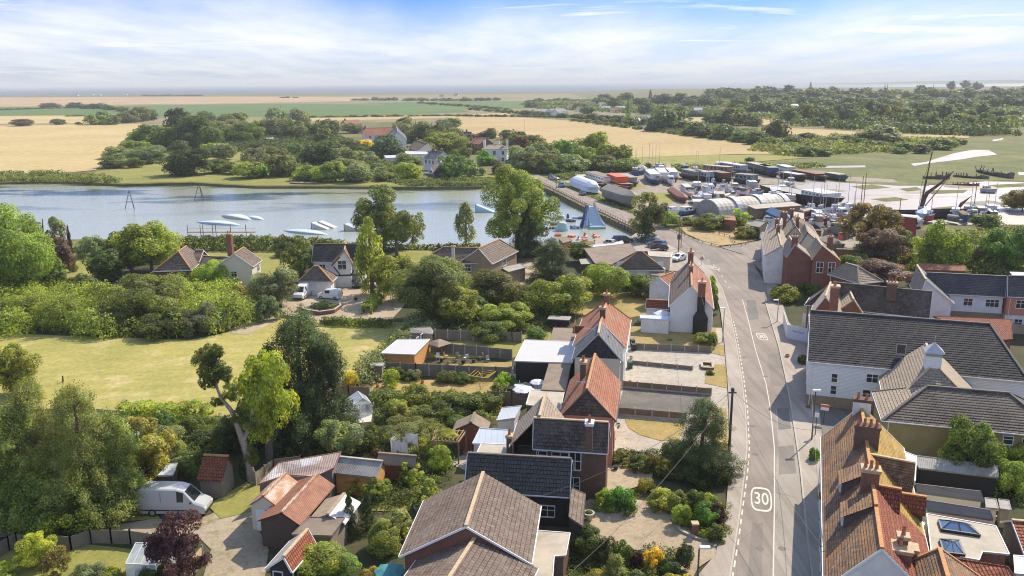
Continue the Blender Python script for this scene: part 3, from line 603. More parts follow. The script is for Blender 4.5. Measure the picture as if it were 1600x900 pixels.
# sheet-piled wall under the causeway
def sheet_wall():
 b = MB(); pts = [(836, 289), (868, 303), (905, 322), (948, 342), (1001, 366)]
 q = [P(x, y) for x, y in pts]
 for a, c in zip(q[:-1], q[1:]):
  n = int((c - a).length / 1.2)
  for i in range(n):
   s, e = a.lerp(c, i / n), a.lerp(c, (i + 1) / n); d = (c - a).normalized(); o_ = Vector((d.y, -d.x, 0)) * (0.22 if i % 2 else 0)
   o_ = o_ if o_.y < 0 else -o_
   b.beam((s.x + o_.x, s.y + o_.y, -0.45), (e.x + o_.x, e.y + o_.y, -0.45), 0.25, 2.0 + 0.12 * (i % 3))
 b.obj('retaining_wall', mt('sheet_pile'), label='rusty brown sheet piled wall holding the causeway road above the lake', cat='retaining wall')
sheet_wall()
# ------------------------------------------------------------------ foliage meshes
def leaf_mesh(name, pts, nrm, size, rng_, mat, extra=None, aspect=0.75):
 "one small bent quad per point, facing near nrm"
 n = len(pts); r = rng_
 nrm = nrm + r.normal(0, 0.42, (n, 3)); nrm /= np.linalg.norm(nrm, axis=1, keepdims=True) + 1e-9
 t = np.cross(nrm, r.normal(0, 1, (n, 3))); t /= np.linalg.norm(t, axis=1, keepdims=True) + 1e-9
 b = np.cross(nrm, t); s = (size * r.uniform(0.6, 1.35, n))[:, None]
 v = np.stack([pts - t * s * 0.5, pts + b * s * 0.5 * aspect, pts + t * s * 0.5 + nrm * s * 0.12, pts - b * s * 0.5 * aspect], 1).reshape(-1, 3)
 f = np.arange(4 * n).reshape(-1, 4)
 return v, f
def make_mesh(name, v, f, mats, mi=None, extra=None):
 me = bpy.data.meshes.new(name); nv, nf = len(v), len(f)
 me.vertices.add(nv); me.vertices.foreach_set('co', np.asarray(v, dtype=np.float32).ravel())
 me.loops.add(nf * 4); me.loops.foreach_set('vertex_index', np.asarray(f, dtype=np.int32).ravel())
 me.polygons.add(nf); me.polygons.foreach_set('loop_start', np.arange(0, nf * 4, 4, dtype=np.int32))
 if mi is not None: me.polygons.foreach_set('material_index', np.asarray(mi, dtype=np.int32))
 for m in mats: me.materials.append(m)
 me.update(calc_edges=True); return me
def blob_points(r, n, centers, radii, up=0.25, shell=0.55):
 w_ = radii ** 2; idx = r.choice(len(centers), n, p=w_ / w_.sum())
 d = r.normal(0, 1, (n, 3)); d[:, 2] += up; d /= np.linalg.norm(d, axis=1, keepdims=True)
 rad = radii[idx] * (shell + (1 - shell) * r.random(n) ** 0.5)
 return centers[idx] + d * rad[:, None], d
def crown_pts(kind, n, r):
 "unit crown: x,y in -1..1, z in 0..2"
 if kind in ('round', 'open', 'dome', 'ball'):
  nb = {'round': 62, 'open': 40, 'dome': 46, 'ball': 60}[kind]
  u = r.normal(0, 1, (nb, 3)); u /= np.linalg.norm(u, axis=1, keepdims=True)
  q = {'round': 0.74, 'open': 0.80, 'dome': 0.76, 'ball': 0.74}[kind]
  rad = q * r.uniform(0.72, 1.12, nb)[:, None] if kind != 'ball' else q * np.ones((nb, 1))
  c = u * rad; c[: nb // 5] *= 0.45
  if kind == 'dome':
   c[:, 2] = np.abs(c[:, 2]) * 1.25 - 0.75
  rr = r.uniform(0.11, 0.34, nb) if kind == 'open' else (r.uniform(0.13, 0.34, nb) if kind != 'ball' else r.uniform(0.22, 0.28, nb))
  p, d = blob_points(r, n, c, rr, 0.35)
  p[:, 2] = (p[:, 2] + 1)
  if kind == 'open': p[:, 2] = np.where(p[:, 2] < 0.4, 0.4 - (0.4 - p[:, 2]) * 0.6, p[:, 2])
  dd = p - np.array([0, 0, 0.8]); dd /= np.linalg.norm(dd, axis=1, keepdims=True) + 1e-9
  return p, d * 0.7 + dd * 0.6
 if kind == 'column':
  nb = 46; z = r.uniform(0.08, 1.92, nb); w_ = np.sin(np.clip(z / 2, 0, 1) ** 0.75 * math.pi) ** 0.7 * 0.66
  a = r.uniform(0, 2 * math.pi, nb); c = np.stack([np.cos(a) * w_, np.sin(a) * w_, z], 1); rr = r.uniform(0.17, 0.36, nb)
  p, d = blob_points(r, n, c, rr, 0.6); return p, d
 if kind == 'spire':
  z = 2 * r.random(n) ** 1.15; w_ = (1 - z / 2) ** 0.75 * (0.75 + 0.25 * np.sin(z * 17 + r.uniform(0, 6))) + 0.03
  a = r.uniform(0, 2 * math.pi, n); rad = w_ * (0.6 + 0.4 * r.random(n) ** 0.4)
  p = np.stack([np.cos(a) * rad, np.sin(a) * rad, z], 1); d = np.stack([np.cos(a), np.sin(a), 0.5 * np.ones(n)], 1); return p, d
 if kind == 'conifer':
  nb = 260; zb = 2 * r.random(nb) ** 1.25 * 0.97; ab = r.uniform(0, 2 * math.pi, nb)
  L = (1 - (zb / 2)) ** 0.46 * r.uniform(0.62, 1.06, nb) * (0.82 + 0.18 * np.sin(zb * 5 + ab * 2)) + 0.03
  i = r.choice(nb, n, p=(L + 0.2) / (L + 0.2).sum()); t = 0.30 + 0.70 * r.random(n) ** 0.6
  rad = L[i] * t; wv = r.normal(0, 0.055, (n, 3)) * (0.7 + 0.9 * (1 - t))[:, None]
  p = np.stack([np.cos(ab[i]) * rad, np.sin(ab[i]) * rad, zb[i] + 0.20 * t * L[i] - 0.10 * t ** 2], 1) + wv
  p[:, 2] = np.clip(p[:, 2], 0.0, 2.05)
  d = np.stack([np.cos(ab[i]) * 0.5, np.sin(ab[i]) * 0.5, 0.8 * np.ones(n)], 1); return p, d
 if kind == 'palm':
  nb = 30; a = r.uniform(0, 2 * math.pi, nb); e = r.uniform(-0.3, 1.2, nb); i = r.integers(0, nb, n); t = r.random(n)
  p = np.stack([np.cos(a[i]) * t * np.cos(e[i] * 0.6), np.sin(a[i]) * t * np.cos(e[i] * 0.6), 1.0 + t * np.sin(e[i]) - 0.5 * t ** 2 * np.cos(e[i])], 1)
  return p, np.stack([np.zeros(n), np.zeros(n), np.ones(n)], 1)
CROWN = {}
LODS = [(420, 0.36), (1700, 0.19), (6000, 0.105), (18000, 0.062), (44000, 0.040)]
def crown(kind, lod, var, trunk=False):
 key = (kind, lod, var, trunk)
 if key in CROWN: return CROWN[key]
 r = np.random.default_rng(hash((kind == 'round', len(kind), lod, var)) % 9999 + len(kind) * 31 + ord(kind[1]))
 n, s = LODS[lod]
 k = {'conifer': (1.5, 0.75), 'spire': (0.8, 0.75), 'open': (0.72, 1.0), 'dome': (0.85, 1.0), 'palm': (0.5, 1.1), 'column': (0.8, 0.9), 'ball': (1.3, 0.8), 'round': (1, 1)}[kind]
 n = int(n * k[0]); s = s * k[1]
 p, d = crown_pts(kind, n, r)
 v, f = leaf_mesh('crown', p, d, s, r, None, aspect=0.5 if kind in ('conifer', 'palm') else 0.8)
 mi = np.zeros(len(f), int); mats = [mt('needle' if kind in ('conifer', 'spire') else 'leaf')]
 if trunk:
  tv = []; tf = []; N = 5
  for z, rr in ((-0.75, 0.10), (0.9, 0.06)):
   for i in range(N): tv.append((math.cos(2 * math.pi * i / N) * rr, math.sin(2 * math.pi * i / N) * rr, z))
  for i in range(N): tf.append((i, (i + 1) % N, N + (i + 1) % N, N + i))
  tf = np.array(tf) + len(v); v = np.vstack([v, np.array(tv)]); f = np.vstack([f, tf]); mi = np.concatenate([mi, np.ones(N, int)]); mats.append(mt('bark'))
 CROWN[key] = make_mesh('crown', v, f, mats, mi); return CROWN[key]
COL = {'dk': (.036, .052, .018), 'mid': (.070, .092, .024), 'lt': (.125, .155, .034), 'lime': (.155, .185, .032), 'olive': (.085, .100, .035), 'grey': (.115, .135, .075), 'copper': (.050, .026, .030),
       'yel': (.30, .27, .03), 'con': (.042, .058, .022), 'conlt': (.100, .122, .034), 'fr': (.060, .078, .028), 'blue': (.045, .065, .042), 'dusk': (.085, .060, .050), 'gold': (.17, .16, .04), 'vivid': (.068, .125, .028), 'rust': (.098, .082, .030)}
trnd = random.Random(11)
def lodfor(wpx):
 q = wpx * 0.64
 return 0 if q < 10 else 1 if q < 20 else 2 if q < 42 else 3 if q < 80 else 4
def tree(px, yb, yt, w, kind='round', col='mid', label=None, name=None, cat=None, group=None, cz=0.0, lod=None, base=None, seed=None, bark='bark'):
 p = base or PT(px, yb); d = depth(p); top = ztop(p, yt); h = max(0.6, top - p.z); r = w / 2 * d / F_
 c = COL[col]; j = lambda s: tuple(max(0.01, 2.15 * x * (1 + trnd.uniform(-s, s))) for x in c) + (1,)
 lod = lodfor(max(w, 0.5 * abs(yb - yt))) if lod is None else lod; var = trnd.randrange(3)
 shrub = kind in ('dome', 'ball') or h < 3.2
 name = name or {'conifer': 'conifer_tree', 'spire': 'cypress_tree', 'column': 'poplar_tree', 'dome': 'shrub', 'ball': 'clipped_shrub', 'palm': 'palm_shrub'}.get(kind, 'shrub' if shrub else 'broadleaf_tree')
 cat = cat or ('shrub' if shrub else 'tree')
 small = lod <= 1
 rz = trnd.uniform(0, 6.28)
 if kind in ('dome', 'ball'): cz = 0
 if kind in ('conifer', 'spire'): cz = 0.03
 ch = h * (1 - cz)
 if small or shrub:
  me = crown(kind, lod, var, small and not shrub)
  o = bpy.data.objects.new(name, me); C.objects.link(o); o.location = (p.x, p.y, p.z + h * cz); o.scale = (r, r, ch / 2); o.rotation_euler = (0, 0, rz); o.color = j(0.12)
  return props(o, label, cat, group)
 e = empty(name, p, label, cat, group)
 o = bpy.data.objects.new('crown', crown(kind, lod, var)); C.objects.link(o); o.parent = e; o.location = (0, 0, h * cz); o.scale = (r, r, ch / 2); o.rotation_euler = (0, 0, rz); o.color = j(0.08)
 b = MB(); tr = max(0.12, min(0.5, h * 0.028)); wob = lambda s: trnd.uniform(-s, s)
 pts = [(p.x, p.y, p.z - 0.2), (p.x + wob(.2), p.y + wob(.2), p.z + h * .3), (p.x + wob(.4), p.y + wob(.4), p.z + h * .62), (p.x + wob(.4), p.y + wob(.4), p.z + h * .85)]
 b.tube(pts, [tr * 1.2, tr, tr * .55, tr * .2], 8)
 if kind not in ('conifer', 'spire'):
  for i in range(6):
   a = i * 1.05 + wob(.4); z0 = p.z + h * (.22 + .08 * i); L = r * .66
   b.tube([(p.x, p.y, z0), (p.x + math.cos(a) * L * .5, p.y + math.sin(a) * L * .5, z0 + h * .10), (p.x + math.cos(a) * L, p.y + math.sin(a) * L, z0 + h * .2)], [tr * .5, tr * .35, tr * .12], 6)
 b.obj('trunk', mt(bark), e)
 return e
def scatter_mass(name, polypx, hmin, hmax, leaf, cover, col, label, cat, kind=None, spacing=3.0, seed=1, cols=None, group=None, base_z=0.0):
 "a lumpy mass of growth over a polygon: domes of leaves"
 r = np.random.default_rng(seed); q = [PT(x, y) for x, y in polypx]; xs = [p.x for p in q]; ys = [p.y for p in q]
 def inside(x, y):
  c = False; n = len(q)
  for i in range(n):
   a, b = q[i], q[i - 1]
   if (a.y > y) != (b.y > y) and x < (b.x - a.x) * (y - a.y) / (b.y - a.y) + a.x: c = not c
  return c
 cs = []; area = (max(xs) - min(xs)) * (max(ys) - min(ys)); tries = int(area / spacing ** 2 * 1.6)
 for _ in range(tries):
  x, y = r.uniform(min(xs), max(xs)), r.uniform(min(ys), max(ys))
  if inside(x, y): cs.append((x, y, terr(x, y) + base_z))
 cs = np.array(cs); n = len(cs); hh = hmin + (hmax - hmin) * (0.5 + 0.5 * np.sin(cs[:, 0] * 0.22 + seed) * np.cos(cs[:, 1] * 0.27)) * r.uniform(0.55, 1.0, n)
 rad = r.uniform(0.55, 1.05, n) * spacing
 A = rad * np.maximum(rad, hh) * 4.2; N = int(min(150000, A.sum() * cover / leaf ** 2)); idx = r.choice(n, N, p=A / A.sum())
 d = r.normal(0, 1, (N, 3)); d[:, 2] = np.abs(d[:, 2]) * 0.9 + 0.05; d /= np.linalg.norm(d, axis=1, keepdims=True)
 k = (0.78 + 0.25 * r.random(N)) * (1 + 0.14 * np.sin(d[:, 0] * 9 + idx) * np.cos(d[:, 1] * 8 + idx * 2))
 p = cs[idx] + np.stack([d[:, 0] * rad[idx] * k, d[:, 1] * rad[idx] * k, d[:, 2] * hh[idx] * k], 1)
 v, f = leaf_mesh(name, p, d, leaf, r, None, aspect=0.85)
 o0 = q[0]; o0 = np.array([cs[:, 0].mean(), cs[:, 1].mean(), 0])
 me = make_mesh(name, v - o0, f, [mt('leaf')]); o = bpy.data.objects.new(name, me); C.objects.link(o); o.location = o0; o.color = tuple(2.1 * x_ for x_ in COL[col]) + (1,)
 return props(o, label, cat, group, kind)
def hedge(pts, hgt, wid, col, label, leaf=None, name='hedge', cat='hedge', group=None, cover=1.5, seed=3, kind=None):
 r = np.random.default_rng(seed); q = [P(*p) for p in pts]; d0 = depth(q[0]); leaf = leaf or max(0.13, d0 * 0.0024)
 P_ = []; D_ = []
 for a, c in zip(q[:-1], q[1:]):
  L = (c - a).length; n = int(L * (2 * hgt + wid) * cover / leaf ** 2 * 2.6) + 10
  t = r.random(n); u = (c - a).normalized(); s = Vector((-u.y, u.x, 0)); face = r.random(n); per = 2 * hgt + wid
  w0 = np.where(face < hgt / per, -1, np.where(face < (hgt + wid) / per, 0, 1))
  off = np.where(w0 == 0, r.uniform(-.5, .5, n) * wid, w0 * wid / 2); z = np.where(w0 == 0, hgt, r.random(n) * hgt)
  lump = 1 + 0.10 * np.sin(t * L * 1.7 + seed) + 0.06 * np.sin(t * L * 4.1)
  off = off * lump * (1 - 0.15 * z / hgt) + r.normal(0, leaf * .35, n); z = z * lump + r.normal(0, leaf * .3, n)
  base = np.array(a)[None] + np.outer(t, np.array(c - a)); pp = base + np.outer(off, np.array(s)); pp[:, 2] += np.abs(z)
  dd = np.outer(np.sign(off) * (w0 != 0), np.array(s)) + np.outer((w0 == 0) * 1.0, [0, 0, 1]) + np.array([0, 0, .3]); P_.append(pp); D_.append(dd)
 p = np.vstack(P_); d = np.vstack(D_); v, f = leaf_mesh(name, p, d, leaf, r, None)
 o0 = np.array(q[0]); me = make_mesh(name, v - o0, f, [mt('leaf')]); o = bpy.data.objects.new(name, me); C.objects.link(o); o.location = q[0]; o.color = tuple(2.1 * x_ for x_ in COL[col]) + (1,)
 return props(o, label, cat, group, kind)

# ------------------------------------------------------------------ near and middle trees: centre x, base y, top y, width, kind, colour, label
T = [
 (110, 510, 462, 90, 'dome', 'lt', 'pale mounded bush in the left part of the bramble thicket'), (45, 500, 440, 110, 'dome', 'lt', 'yellow tinged mound of bramble at the left edge'), (180, 518, 470, 80, 'dome', 'mid', 'dark mound at the lower left of the bramble thicket'),
 (265, 522, 470, 90, 'dome', 'fr', 'dark domed bush at the front of the bramble thicket'), (318, 518, 460, 80, 'dome', 'grey', 'silvery domed bush at the front right of the bramble thicket'), (352, 505, 452, 60, 'dome', 'mid', 'green bush at the right end of the bramble thicket'), (300, 470, 436, 70, 'dome', 'lt', 'light bush between the huge spreading tree and the bungalow'),
 (660, 470, 415, 60, 'dome', 'olive', 'bush filling the gap before the long brick house'), (810, 470, 430, 60, 'dome', 'fr', 'dark bush between the olive leaved tree and the big bright green tree'), (740, 500, 450, 60, 'dome', 'fr', 'dark bush behind the tangled back fence bush'), (1335, 420, 385, 50, 'dome', 'mid', 'green bush below the big rusty topped tree'), (1490, 412, 375, 46, 'dome', 'mid', 'green bush left of the two largest right hand trees'),
 # left edge, back row by the lake
 (25, 470, 314, 120, 'round', 'lt', 'tall pale green round tree standing at the left edge before the lake'),
 (75, 430, 326, 64, 'open', 'grey', 'loose grey green tree behind the tall pale round tree by the lake'),
 (115, 425, 352, 16, 'spire', 'con', 'narrow dark cypress pair member nearest the copper toned tree by the lake'),
 (103, 420, 350, 13, 'spire', 'con', 'slimmest dark cypress close beside the loose grey green tree'),
 (90, 440, 360, 56, 'round', 'dusk', 'greyish purple leaved tree in front of the narrow cypresses'),
 (148, 400, 354, 48, 'dome', 'grey', 'low silvery green shrub on the lake shore beside the cypresses'),
 (200, 400, 345, 70, 'dome', 'olive', 'olive green shrub between the silvery shrub and the big bright oak'),
 (238, 425, 343, 92, 'round', 'lt', 'big bright green round tree on the near lake shore left of the tiled bungalow'),
 (58, 455, 378, 38, 'open', 'gold', 'small yellow leaved tree among the dark garden trees at left'),
 (35, 465, 410, 40, 'dome', 'rust', 'dull brownish shrub at the foot of the yellow leaved tree'),
 (82, 450, 398, 50, 'round', 'mid', 'dark green bushy tree right of the yellow leaved tree'),
 (128, 460, 415, 56, 'dome', 'fr', 'dark rounded shrub on the garden edge beside the dark bushy tree'),
 (165, 440, 388, 56, 'round', 'fr', 'dark mixed tree left of the huge spreading tree'),
 (130, 392, 380, 40, 'dome', 'olive', 'small olive bush by the lake hedge at left'),
 (205, 425, 385, 50, 'round', 'dusk', 'purplish brown bush in shade under the big bright round tree'),
 (228, 500, 400, 132, 'dome', 'olive', 'huge spreading olive green tree standing in the bramble thicket'),
 (342, 450, 404, 76, 'ball', 'lime', 'bright lime green rounded tree in front of the tiled bungalow'),
 (372, 470, 438, 50, 'dome', 'rust', 'brown green bush beside the drive right of the lime green tree'),
 (395, 455, 436, 20, 'dome', 'mid', 'small round bush by the brick gable of the bungalow'),
 (428, 478, 412, 72, 'round', 'grey', 'grey green willow like tree left of the parked white vans'),
 (418, 500, 448, 44, 'dome', 'grey', 'pale green bush in front of the grey green willow like tree'),
 (470, 440, 376, 52, 'open', 'mid', 'mixed green tree left of the dark roofed timbered house'),
 (485, 425, 380, 36, 'open', 'olive', 'thin olive tree at the corner of the dark roofed timbered house'),
 (448, 400, 370, 36, 'dome', 'dk', 'dark bush at the right end of the lake hedge'),
 (597, 392, 292, 92, 'open', 'olive', 'tall dark gum tree on the lake shore behind the lime tinted tree'),
 (645, 385, 331, 40, 'open', 'grey', 'right hand feathery head of the dark gum trees by the lake'),
 (620, 400, 320, 60, 'open', 'olive', 'middle tree of the dark gum trees by the lake'),
 (582, 460, 345, 54, 'column', 'lt', 'tall bright slender tree standing on the gravel drive by the timbered house'),
 (625, 470, 395, 74, 'round', 'lt', 'pale green rounded tree right of the tall slender tree on the drive'),
 (675, 500, 400, 120, 'round', 'olive', 'broad olive green tree in front of the long brick house'),
 (705, 510, 440, 84, 'round', 'lt', 'bright green tree in front of the broad olive tree'),
 (728, 382, 320, 37, 'column', 'grey', 'small upright silvery tree alone on the lake shore'),
 (808, 395, 262, 118, 'open', 'lt', 'tallest bright green poplar on the lake shore in mid picture'),
 (825, 400, 312, 66, 'conifer', 'con', 'dark conifer in front of the tallest bright poplar'),
 (862, 440, 372, 90, 'conifer', 'con', 'broad dark green conifer right of the long brick house'),
 (905, 410, 376, 44, 'round', 'mid', 'dark tree between the broad conifer and the flat roofed club'),
 (770, 480, 420, 84, 'round', 'olive', 'olive leaved tree below the long brick house on its right'),
 (872, 490, 424, 100, 'round', 'lt', 'big bright green tree left of the clipped dense round tree'),
 (945, 465, 409, 78, 'ball', 'lt', 'clipped dense round green tree left of the dark roofed bungalow'),
 (1000, 462, 424, 60, 'round', 'mid', 'mixed green shrubs and tree before the dark roofed bungalow wall'),
 (1018, 466, 428, 42, 'dome', 'grey', 'grey green bush beside the white cottage garden'),
 (790, 515, 472, 80, 'open', 'lt', 'light sprawling tree at the back fence of the long garden'),
 (765, 530, 490, 60, 'dome', 'olive', 'tangled bush at the back fence under the light sprawling tree'),
 (838, 530, 506, 32, 'dome', 'vivid', 'small bright bush by the black trailer'),
 (1012, 372, 302, 60, 'open', 'olive', 'ragged tree with pale leaves at the end of the causeway wall'),
 (1010, 378, 325, 34, 'spire', 'dk', 'dark ivy covered trunk at the end of the causeway'),
 (1040, 355, 326, 44, 'open', 'lt', 'yellow green bush by the boatyard fence next to the ragged tree'),
 (1112, 358, 325, 66, 'dome', 'olive', 'olive scrub between the junction and the arched hangar'),
 (1078, 352, 333, 40, 'dome', 'mid', 'dark scrub bush left part of the growth by the dry yard'),
 (1155, 352, 326, 34, 'open', 'lime', 'yellow green tree in front of the arched hangar'),
 (1168, 372, 345, 42, 'dome', 'mid', 'dark bush at the edge of the dry yard beside the brick hut'),
 # right side
 (1356, 400, 312, 82, 'open', 'rust', 'big tree with rusty green top standing right of the boatyard'),
 (1375, 415, 353, 74, 'round', 'dusk', 'purple plum tree below the big rusty topped tree'),
 (1400, 400, 358, 46, 'round', 'mid', 'green tree behind the purple plum tree'),
 (1465, 430, 336, 82, 'round', 'lt', 'large rounded pale green tree in the right back gardens'),
 (1520, 420, 365, 50, 'dome', 'olive', 'bushy growth between the two largest trees at right'),
 (1575, 425, 344, 84, 'round', 'vivid', 'large bright green tree near the right edge above the slate terrace'),
 (1540, 360, 332, 46, 'round', 'mid', 'small dark tree beside the creek at right'),
 (1597, 330, 292, 70, 'round', 'rust', 'dark rusty tree at the right edge beside the creek'),
 (1375, 445, 406, 84, 'round', 'dusk', 'copper purple tree growing behind the long brown roof'),
 (1378, 420, 391, 18, 'dome', 'mid', 'small domed bush left of two behind the copper purple tree'),
 (1396, 422, 393, 22, 'dome', 'mid', 'rounded bush right of two behind the copper purple tree'),
 (1425, 418, 387, 42, 'dome', 'lt', 'pale topped bush by the red lean roof in the back gardens'),
 (1290, 437, 402, 38, 'open', 'yel', 'vivid yellow tree in front of the twin gabled brick house'),
 (1225, 470, 434, 50, 'dome', 'lt', 'bushy green garden growth at the foot of the twin gabled brick house'),
 (1265, 458, 432, 46, 'dome', 'mid', 'darker garden bush right of the growth by the brick house'),
 (1512, 756, 652, 78, 'round', 'mid', 'dense dark green tree beside the yellow brick wall'),
 (1572, 770, 700, 60, 'dome', 'lt', 'light green shrub in the back garden right of the clipped ball shrub'),
 (1562, 745, 717, 36, 'ball', 'lt', 'clipped ball shrub beside the grey lean to roof'),
 (1527, 768, 751, 30, 'ball', 'lt', 'small round shrub behind the slatted grey roof'),
 (1595, 742, 682, 70, 'round', 'lt', 'yellow green tree cut by the right edge behind the clipped ball shrub'),
 (1452, 756, 740, 40, 'dome', 'grey', 'flowering shrub in the shaded yard under the grey lean to'),
 (1485, 760, 744, 28, 'dome', 'mid', 'small dark flowering shrub right of the pale flowering one'),
 (1593, 618, 566, 36, 'dome', 'lt', 'light green shrub at the right edge beside the slate barn'),
 (1272, 722, 688, 18, 'dome', 'vivid', 'dark climbing shrub on the pavement front of the cottage row'),
 (1255, 570, 546, 20, 'dome', 'mid', 'shrub tucked by the street end of the white boarded barn'),
 (1592, 500, 484, 26, 'dome', 'dk', 'dark bush in front of the pink terrace house'),
 # middle gardens
 (512, 690, 515, 110, 'conifer', 'con', 'right hand flank of the tall wind swept cypress'), (430, 690, 535, 90, 'conifer', 'con', 'left hand flank of the tall wind swept cypress'), (478, 690, 478, 176, 'conifer', 'con', 'tall dark wind swept cypress in the middle of the meadow edge'),
 (440, 700, 590, 110, 'conifer', 'con', 'lower dark conifer skirt in front of the tall wind swept cypress'),
 (422, 730, 540, 84, 'round', 'lime', 'tall bright lime green tree beside the bare lopped trunk', .2),
 (365, 705, 630, 60, 'dome', 'fr', 'dark shadowed shrub left of the bare lopped trunk'),
 (20, 620, 532, 80, 'round', 'lt', 'bright broadleaf tree at the left edge above the big conifers'),
 (70, 800, 590, 150, 'conifer', 'conlt', 'left giant wind swept conifer above the silver van'),
 (140, 815, 598, 170, 'conifer', 'conlt', 'middle giant wind swept conifer above the silver van'),
 (-10, 800, 580, 130, 'conifer', 'conlt', 'giant conifer cut by the left edge of the picture'),
 (40, 812, 625, 170, 'conifer', 'conlt', 'front giant wind swept conifer at the left edge'),
 (190, 800, 640, 120, 'conifer', 'conlt', 'right hand giant wind swept conifer nearest the silver van'),
 (100, 822, 680, 150, 'dome', 'conlt', 'low spreading skirt of foliage under the giant conifers'),
 (228, 762, 655, 100, 'open', 'gold', 'yellow green feathery shrub right of the giant conifers'),
 (255, 740, 668, 80, 'open', 'grey', 'pale feathery shrub behind the mossy shed'),
 (258, 668, 632, 34, 'dome', 'fr', 'small dark bush on the meadow edge by the glass greenhouse roof'),
 (185, 668, 645, 50, 'dome', 'mid', 'bush on the meadow edge left of the glass roofed shed'),
 (300, 680, 642, 46, 'dome', 'mid', 'hedge bush on the meadow edge before the lopped trunk'),
 (315, 700, 665, 50, 'dome', 'dk', 'dark bush behind the red tiled shed'),
 (540, 720, 650, 74, 'open', 'grey', 'white flowering pale shrub in the middle garden'),
 (570, 705, 665, 46, 'open', 'mid', 'leafy shrub with pink flowers right of the white flowering shrub'),
 (620, 662, 610, 60, 'dome', 'lt', 'bright bush at the left of the garden hedge row'),
 (650, 642, 600, 44, 'round', 'lt', 'light green rounded bush in the middle of the garden hedge row'),
 (715, 655, 606, 96, 'dome', 'mid', 'wide dark green bush at the right of the garden hedge row'),
 (752, 640, 612, 36, 'dome', 'olive', 'small bush at the end of the garden hedge row'),
 (775, 640, 615, 26, 'dome', 'gold', 'spiky yellow green shrub beside the dark garden fence'),
 (640, 690, 640, 120, 'dome', 'olive', 'sprawling olive bush mass above the washing line'),
 (706, 672, 640, 60, 'dome', 'mid', 'dark green bush left of the brown felt roofed shed'),
 (765, 662, 642, 26, 'palm', 'lime', 'small spiky palm like plant beside the white roofed lean to'),
 (595, 712, 692, 40, 'dome', 'rust', 'dull brown bush in front of the white flowering shrub'),
 (668, 712, 676, 30, 'palm', 'lt', 'spiky cordyline plant beside the washing line'),
 (688, 735, 696, 42, 'ball', 'lime', 'round bright green tree in the small shaded garden'),
 (640, 758, 722, 40, 'open', 'lt', 'small leafy tree in the shaded garden left of the round bright one'),
 (560, 770, 742, 46, 'open', 'lime', 'yellow green sapling right of the rusty barn'),
 (590, 780, 746, 40, 'open', 'lt', 'pale green sapling beside the yellow green one'),
 (668, 795, 752, 50, 'open', 'lt', 'large leaved pale shrub beside the big tiled house'),
 (548, 840, 765, 30, 'spire', 'dk', 'dark upright yew at the left of the small garden'),
 (575, 830, 770, 36, 'spire', 'dk', 'dark upright yew in the middle of the small garden'),
 (600, 860, 800, 60, 'dome', 'conlt', 'bronze green conifer bush left of the brick gable'),
 (625, 835, 785, 50, 'dome', 'grey', 'grey green bush by the eaves of the big tiled house'),
 (490, 905, 850, 90, 'round', 'lt', 'bright round bush at the bottom of the picture beside the pantiled shed'),
 (530, 900, 862, 60, 'round', 'lt', 'second bright bush right of the one beside the pantiled shed'),
 (580, 915, 880, 40, 'dome', 'gold', 'small yellow bush at the bottom beside the teal parasol'),
 (60, 885, 835, 62, 'open', 'lime', 'bright green young tree in the fenced garden at bottom left'),
 (90, 900, 852, 40, 'open', 'rust', 'pink tinged shrub beside the bright young tree at bottom left'),
 (140, 915, 868, 60, 'dome', 'grey', 'pale leafy shrub in the bottom left garden'),
 (175, 912, 880, 46, 'dome', 'lt', 'light shrub left of the small glasshouse'),
 (10, 905, 868, 40, 'dome', 'lt', 'green shrub at the bottom left corner'),
 (283, 912, 805, 92, 'open', 'copper', 'dark copper beech standing by the silver van'),
 (245, 905, 868, 60, 'dome', 'dk', 'dark low shrub beneath the copper beech'),
 (604, 600, 586, 8, 'dome', 'grey', 'tiny round topiary on the patio lawn'),
 (612, 606, 576, 30, 'ball', 'lime', 'lime green clipped conifer in the fenced back garden'),
 (548, 606, 578, 30, 'ball', 'yel', 'golden clipped shrub against the back boundary'),
 (620, 592, 566, 34, 'dome', 'mid', 'leafy bush behind the small grey shed'),
 (645, 594, 572, 30, 'dome', 'grey', 'grey bush along the long garden fence'),
 (700, 596, 572, 36, 'dome', 'mid', 'green bush halfway along the long garden fence'),
 (725, 598, 576, 34, 'dome', 'fr', 'dark bush left of the yellow rotary airer'),
 (790, 604, 572, 30, 'dome', 'lime', 'yellow green bushes at the end of the long fence'),
 (782, 614, 590, 26, 'dome', 'fr', 'dark bush right of the yellow rotary airer'),
 # front gardens and roadside
 (1095, 740, 622, 132, 'conifer', 'con', 'tall dark round conifer in the front garden beside the road'),
 (1050, 728, 684, 38, 'ball', 'blue', 'blue green clipped shrub left of the tall dark conifer'),
 (1120, 752, 705, 50, 'dome', 'dk', 'dark shrub on the verge corner below the tall conifer'),
 (1085, 755, 712, 60, 'dome', 'dk', 'dark shrub in front of the tall roadside conifer'),
 (1000, 735, 702, 40, 'dome', 'fr', 'green shrub bed beside the curved drive'),
 (1020, 738, 700, 30, 'dome', 'rust', 'red flowering bush beside the curved drive'),
 (970, 722, 698, 44, 'dome', 'mid', 'low green shrubs at the corner of the brick house'),
 (1045, 745, 708, 40, 'dome', 'mid', 'mid green bush between the red flowering bush and the conifer'),
 (1010, 765, 740, 30, 'dome', 'gold', 'yellow variegated shrub at the drive entrance bed'),
 (948, 795, 752, 40, 'dome', 'lime', 'yellow green shrub at the left of the island bed'),
 (970, 798, 748, 50, 'dome', 'vivid', 'bright green shrub in the middle of the island bed'),
 (1035, 795, 754, 50, 'dome', 'gold', 'golden shrub by the big hedge bed at the drive'),
 (1060, 800, 758, 44, 'dome', 'lt', 'green shrub behind the clipped domes at the drive'),
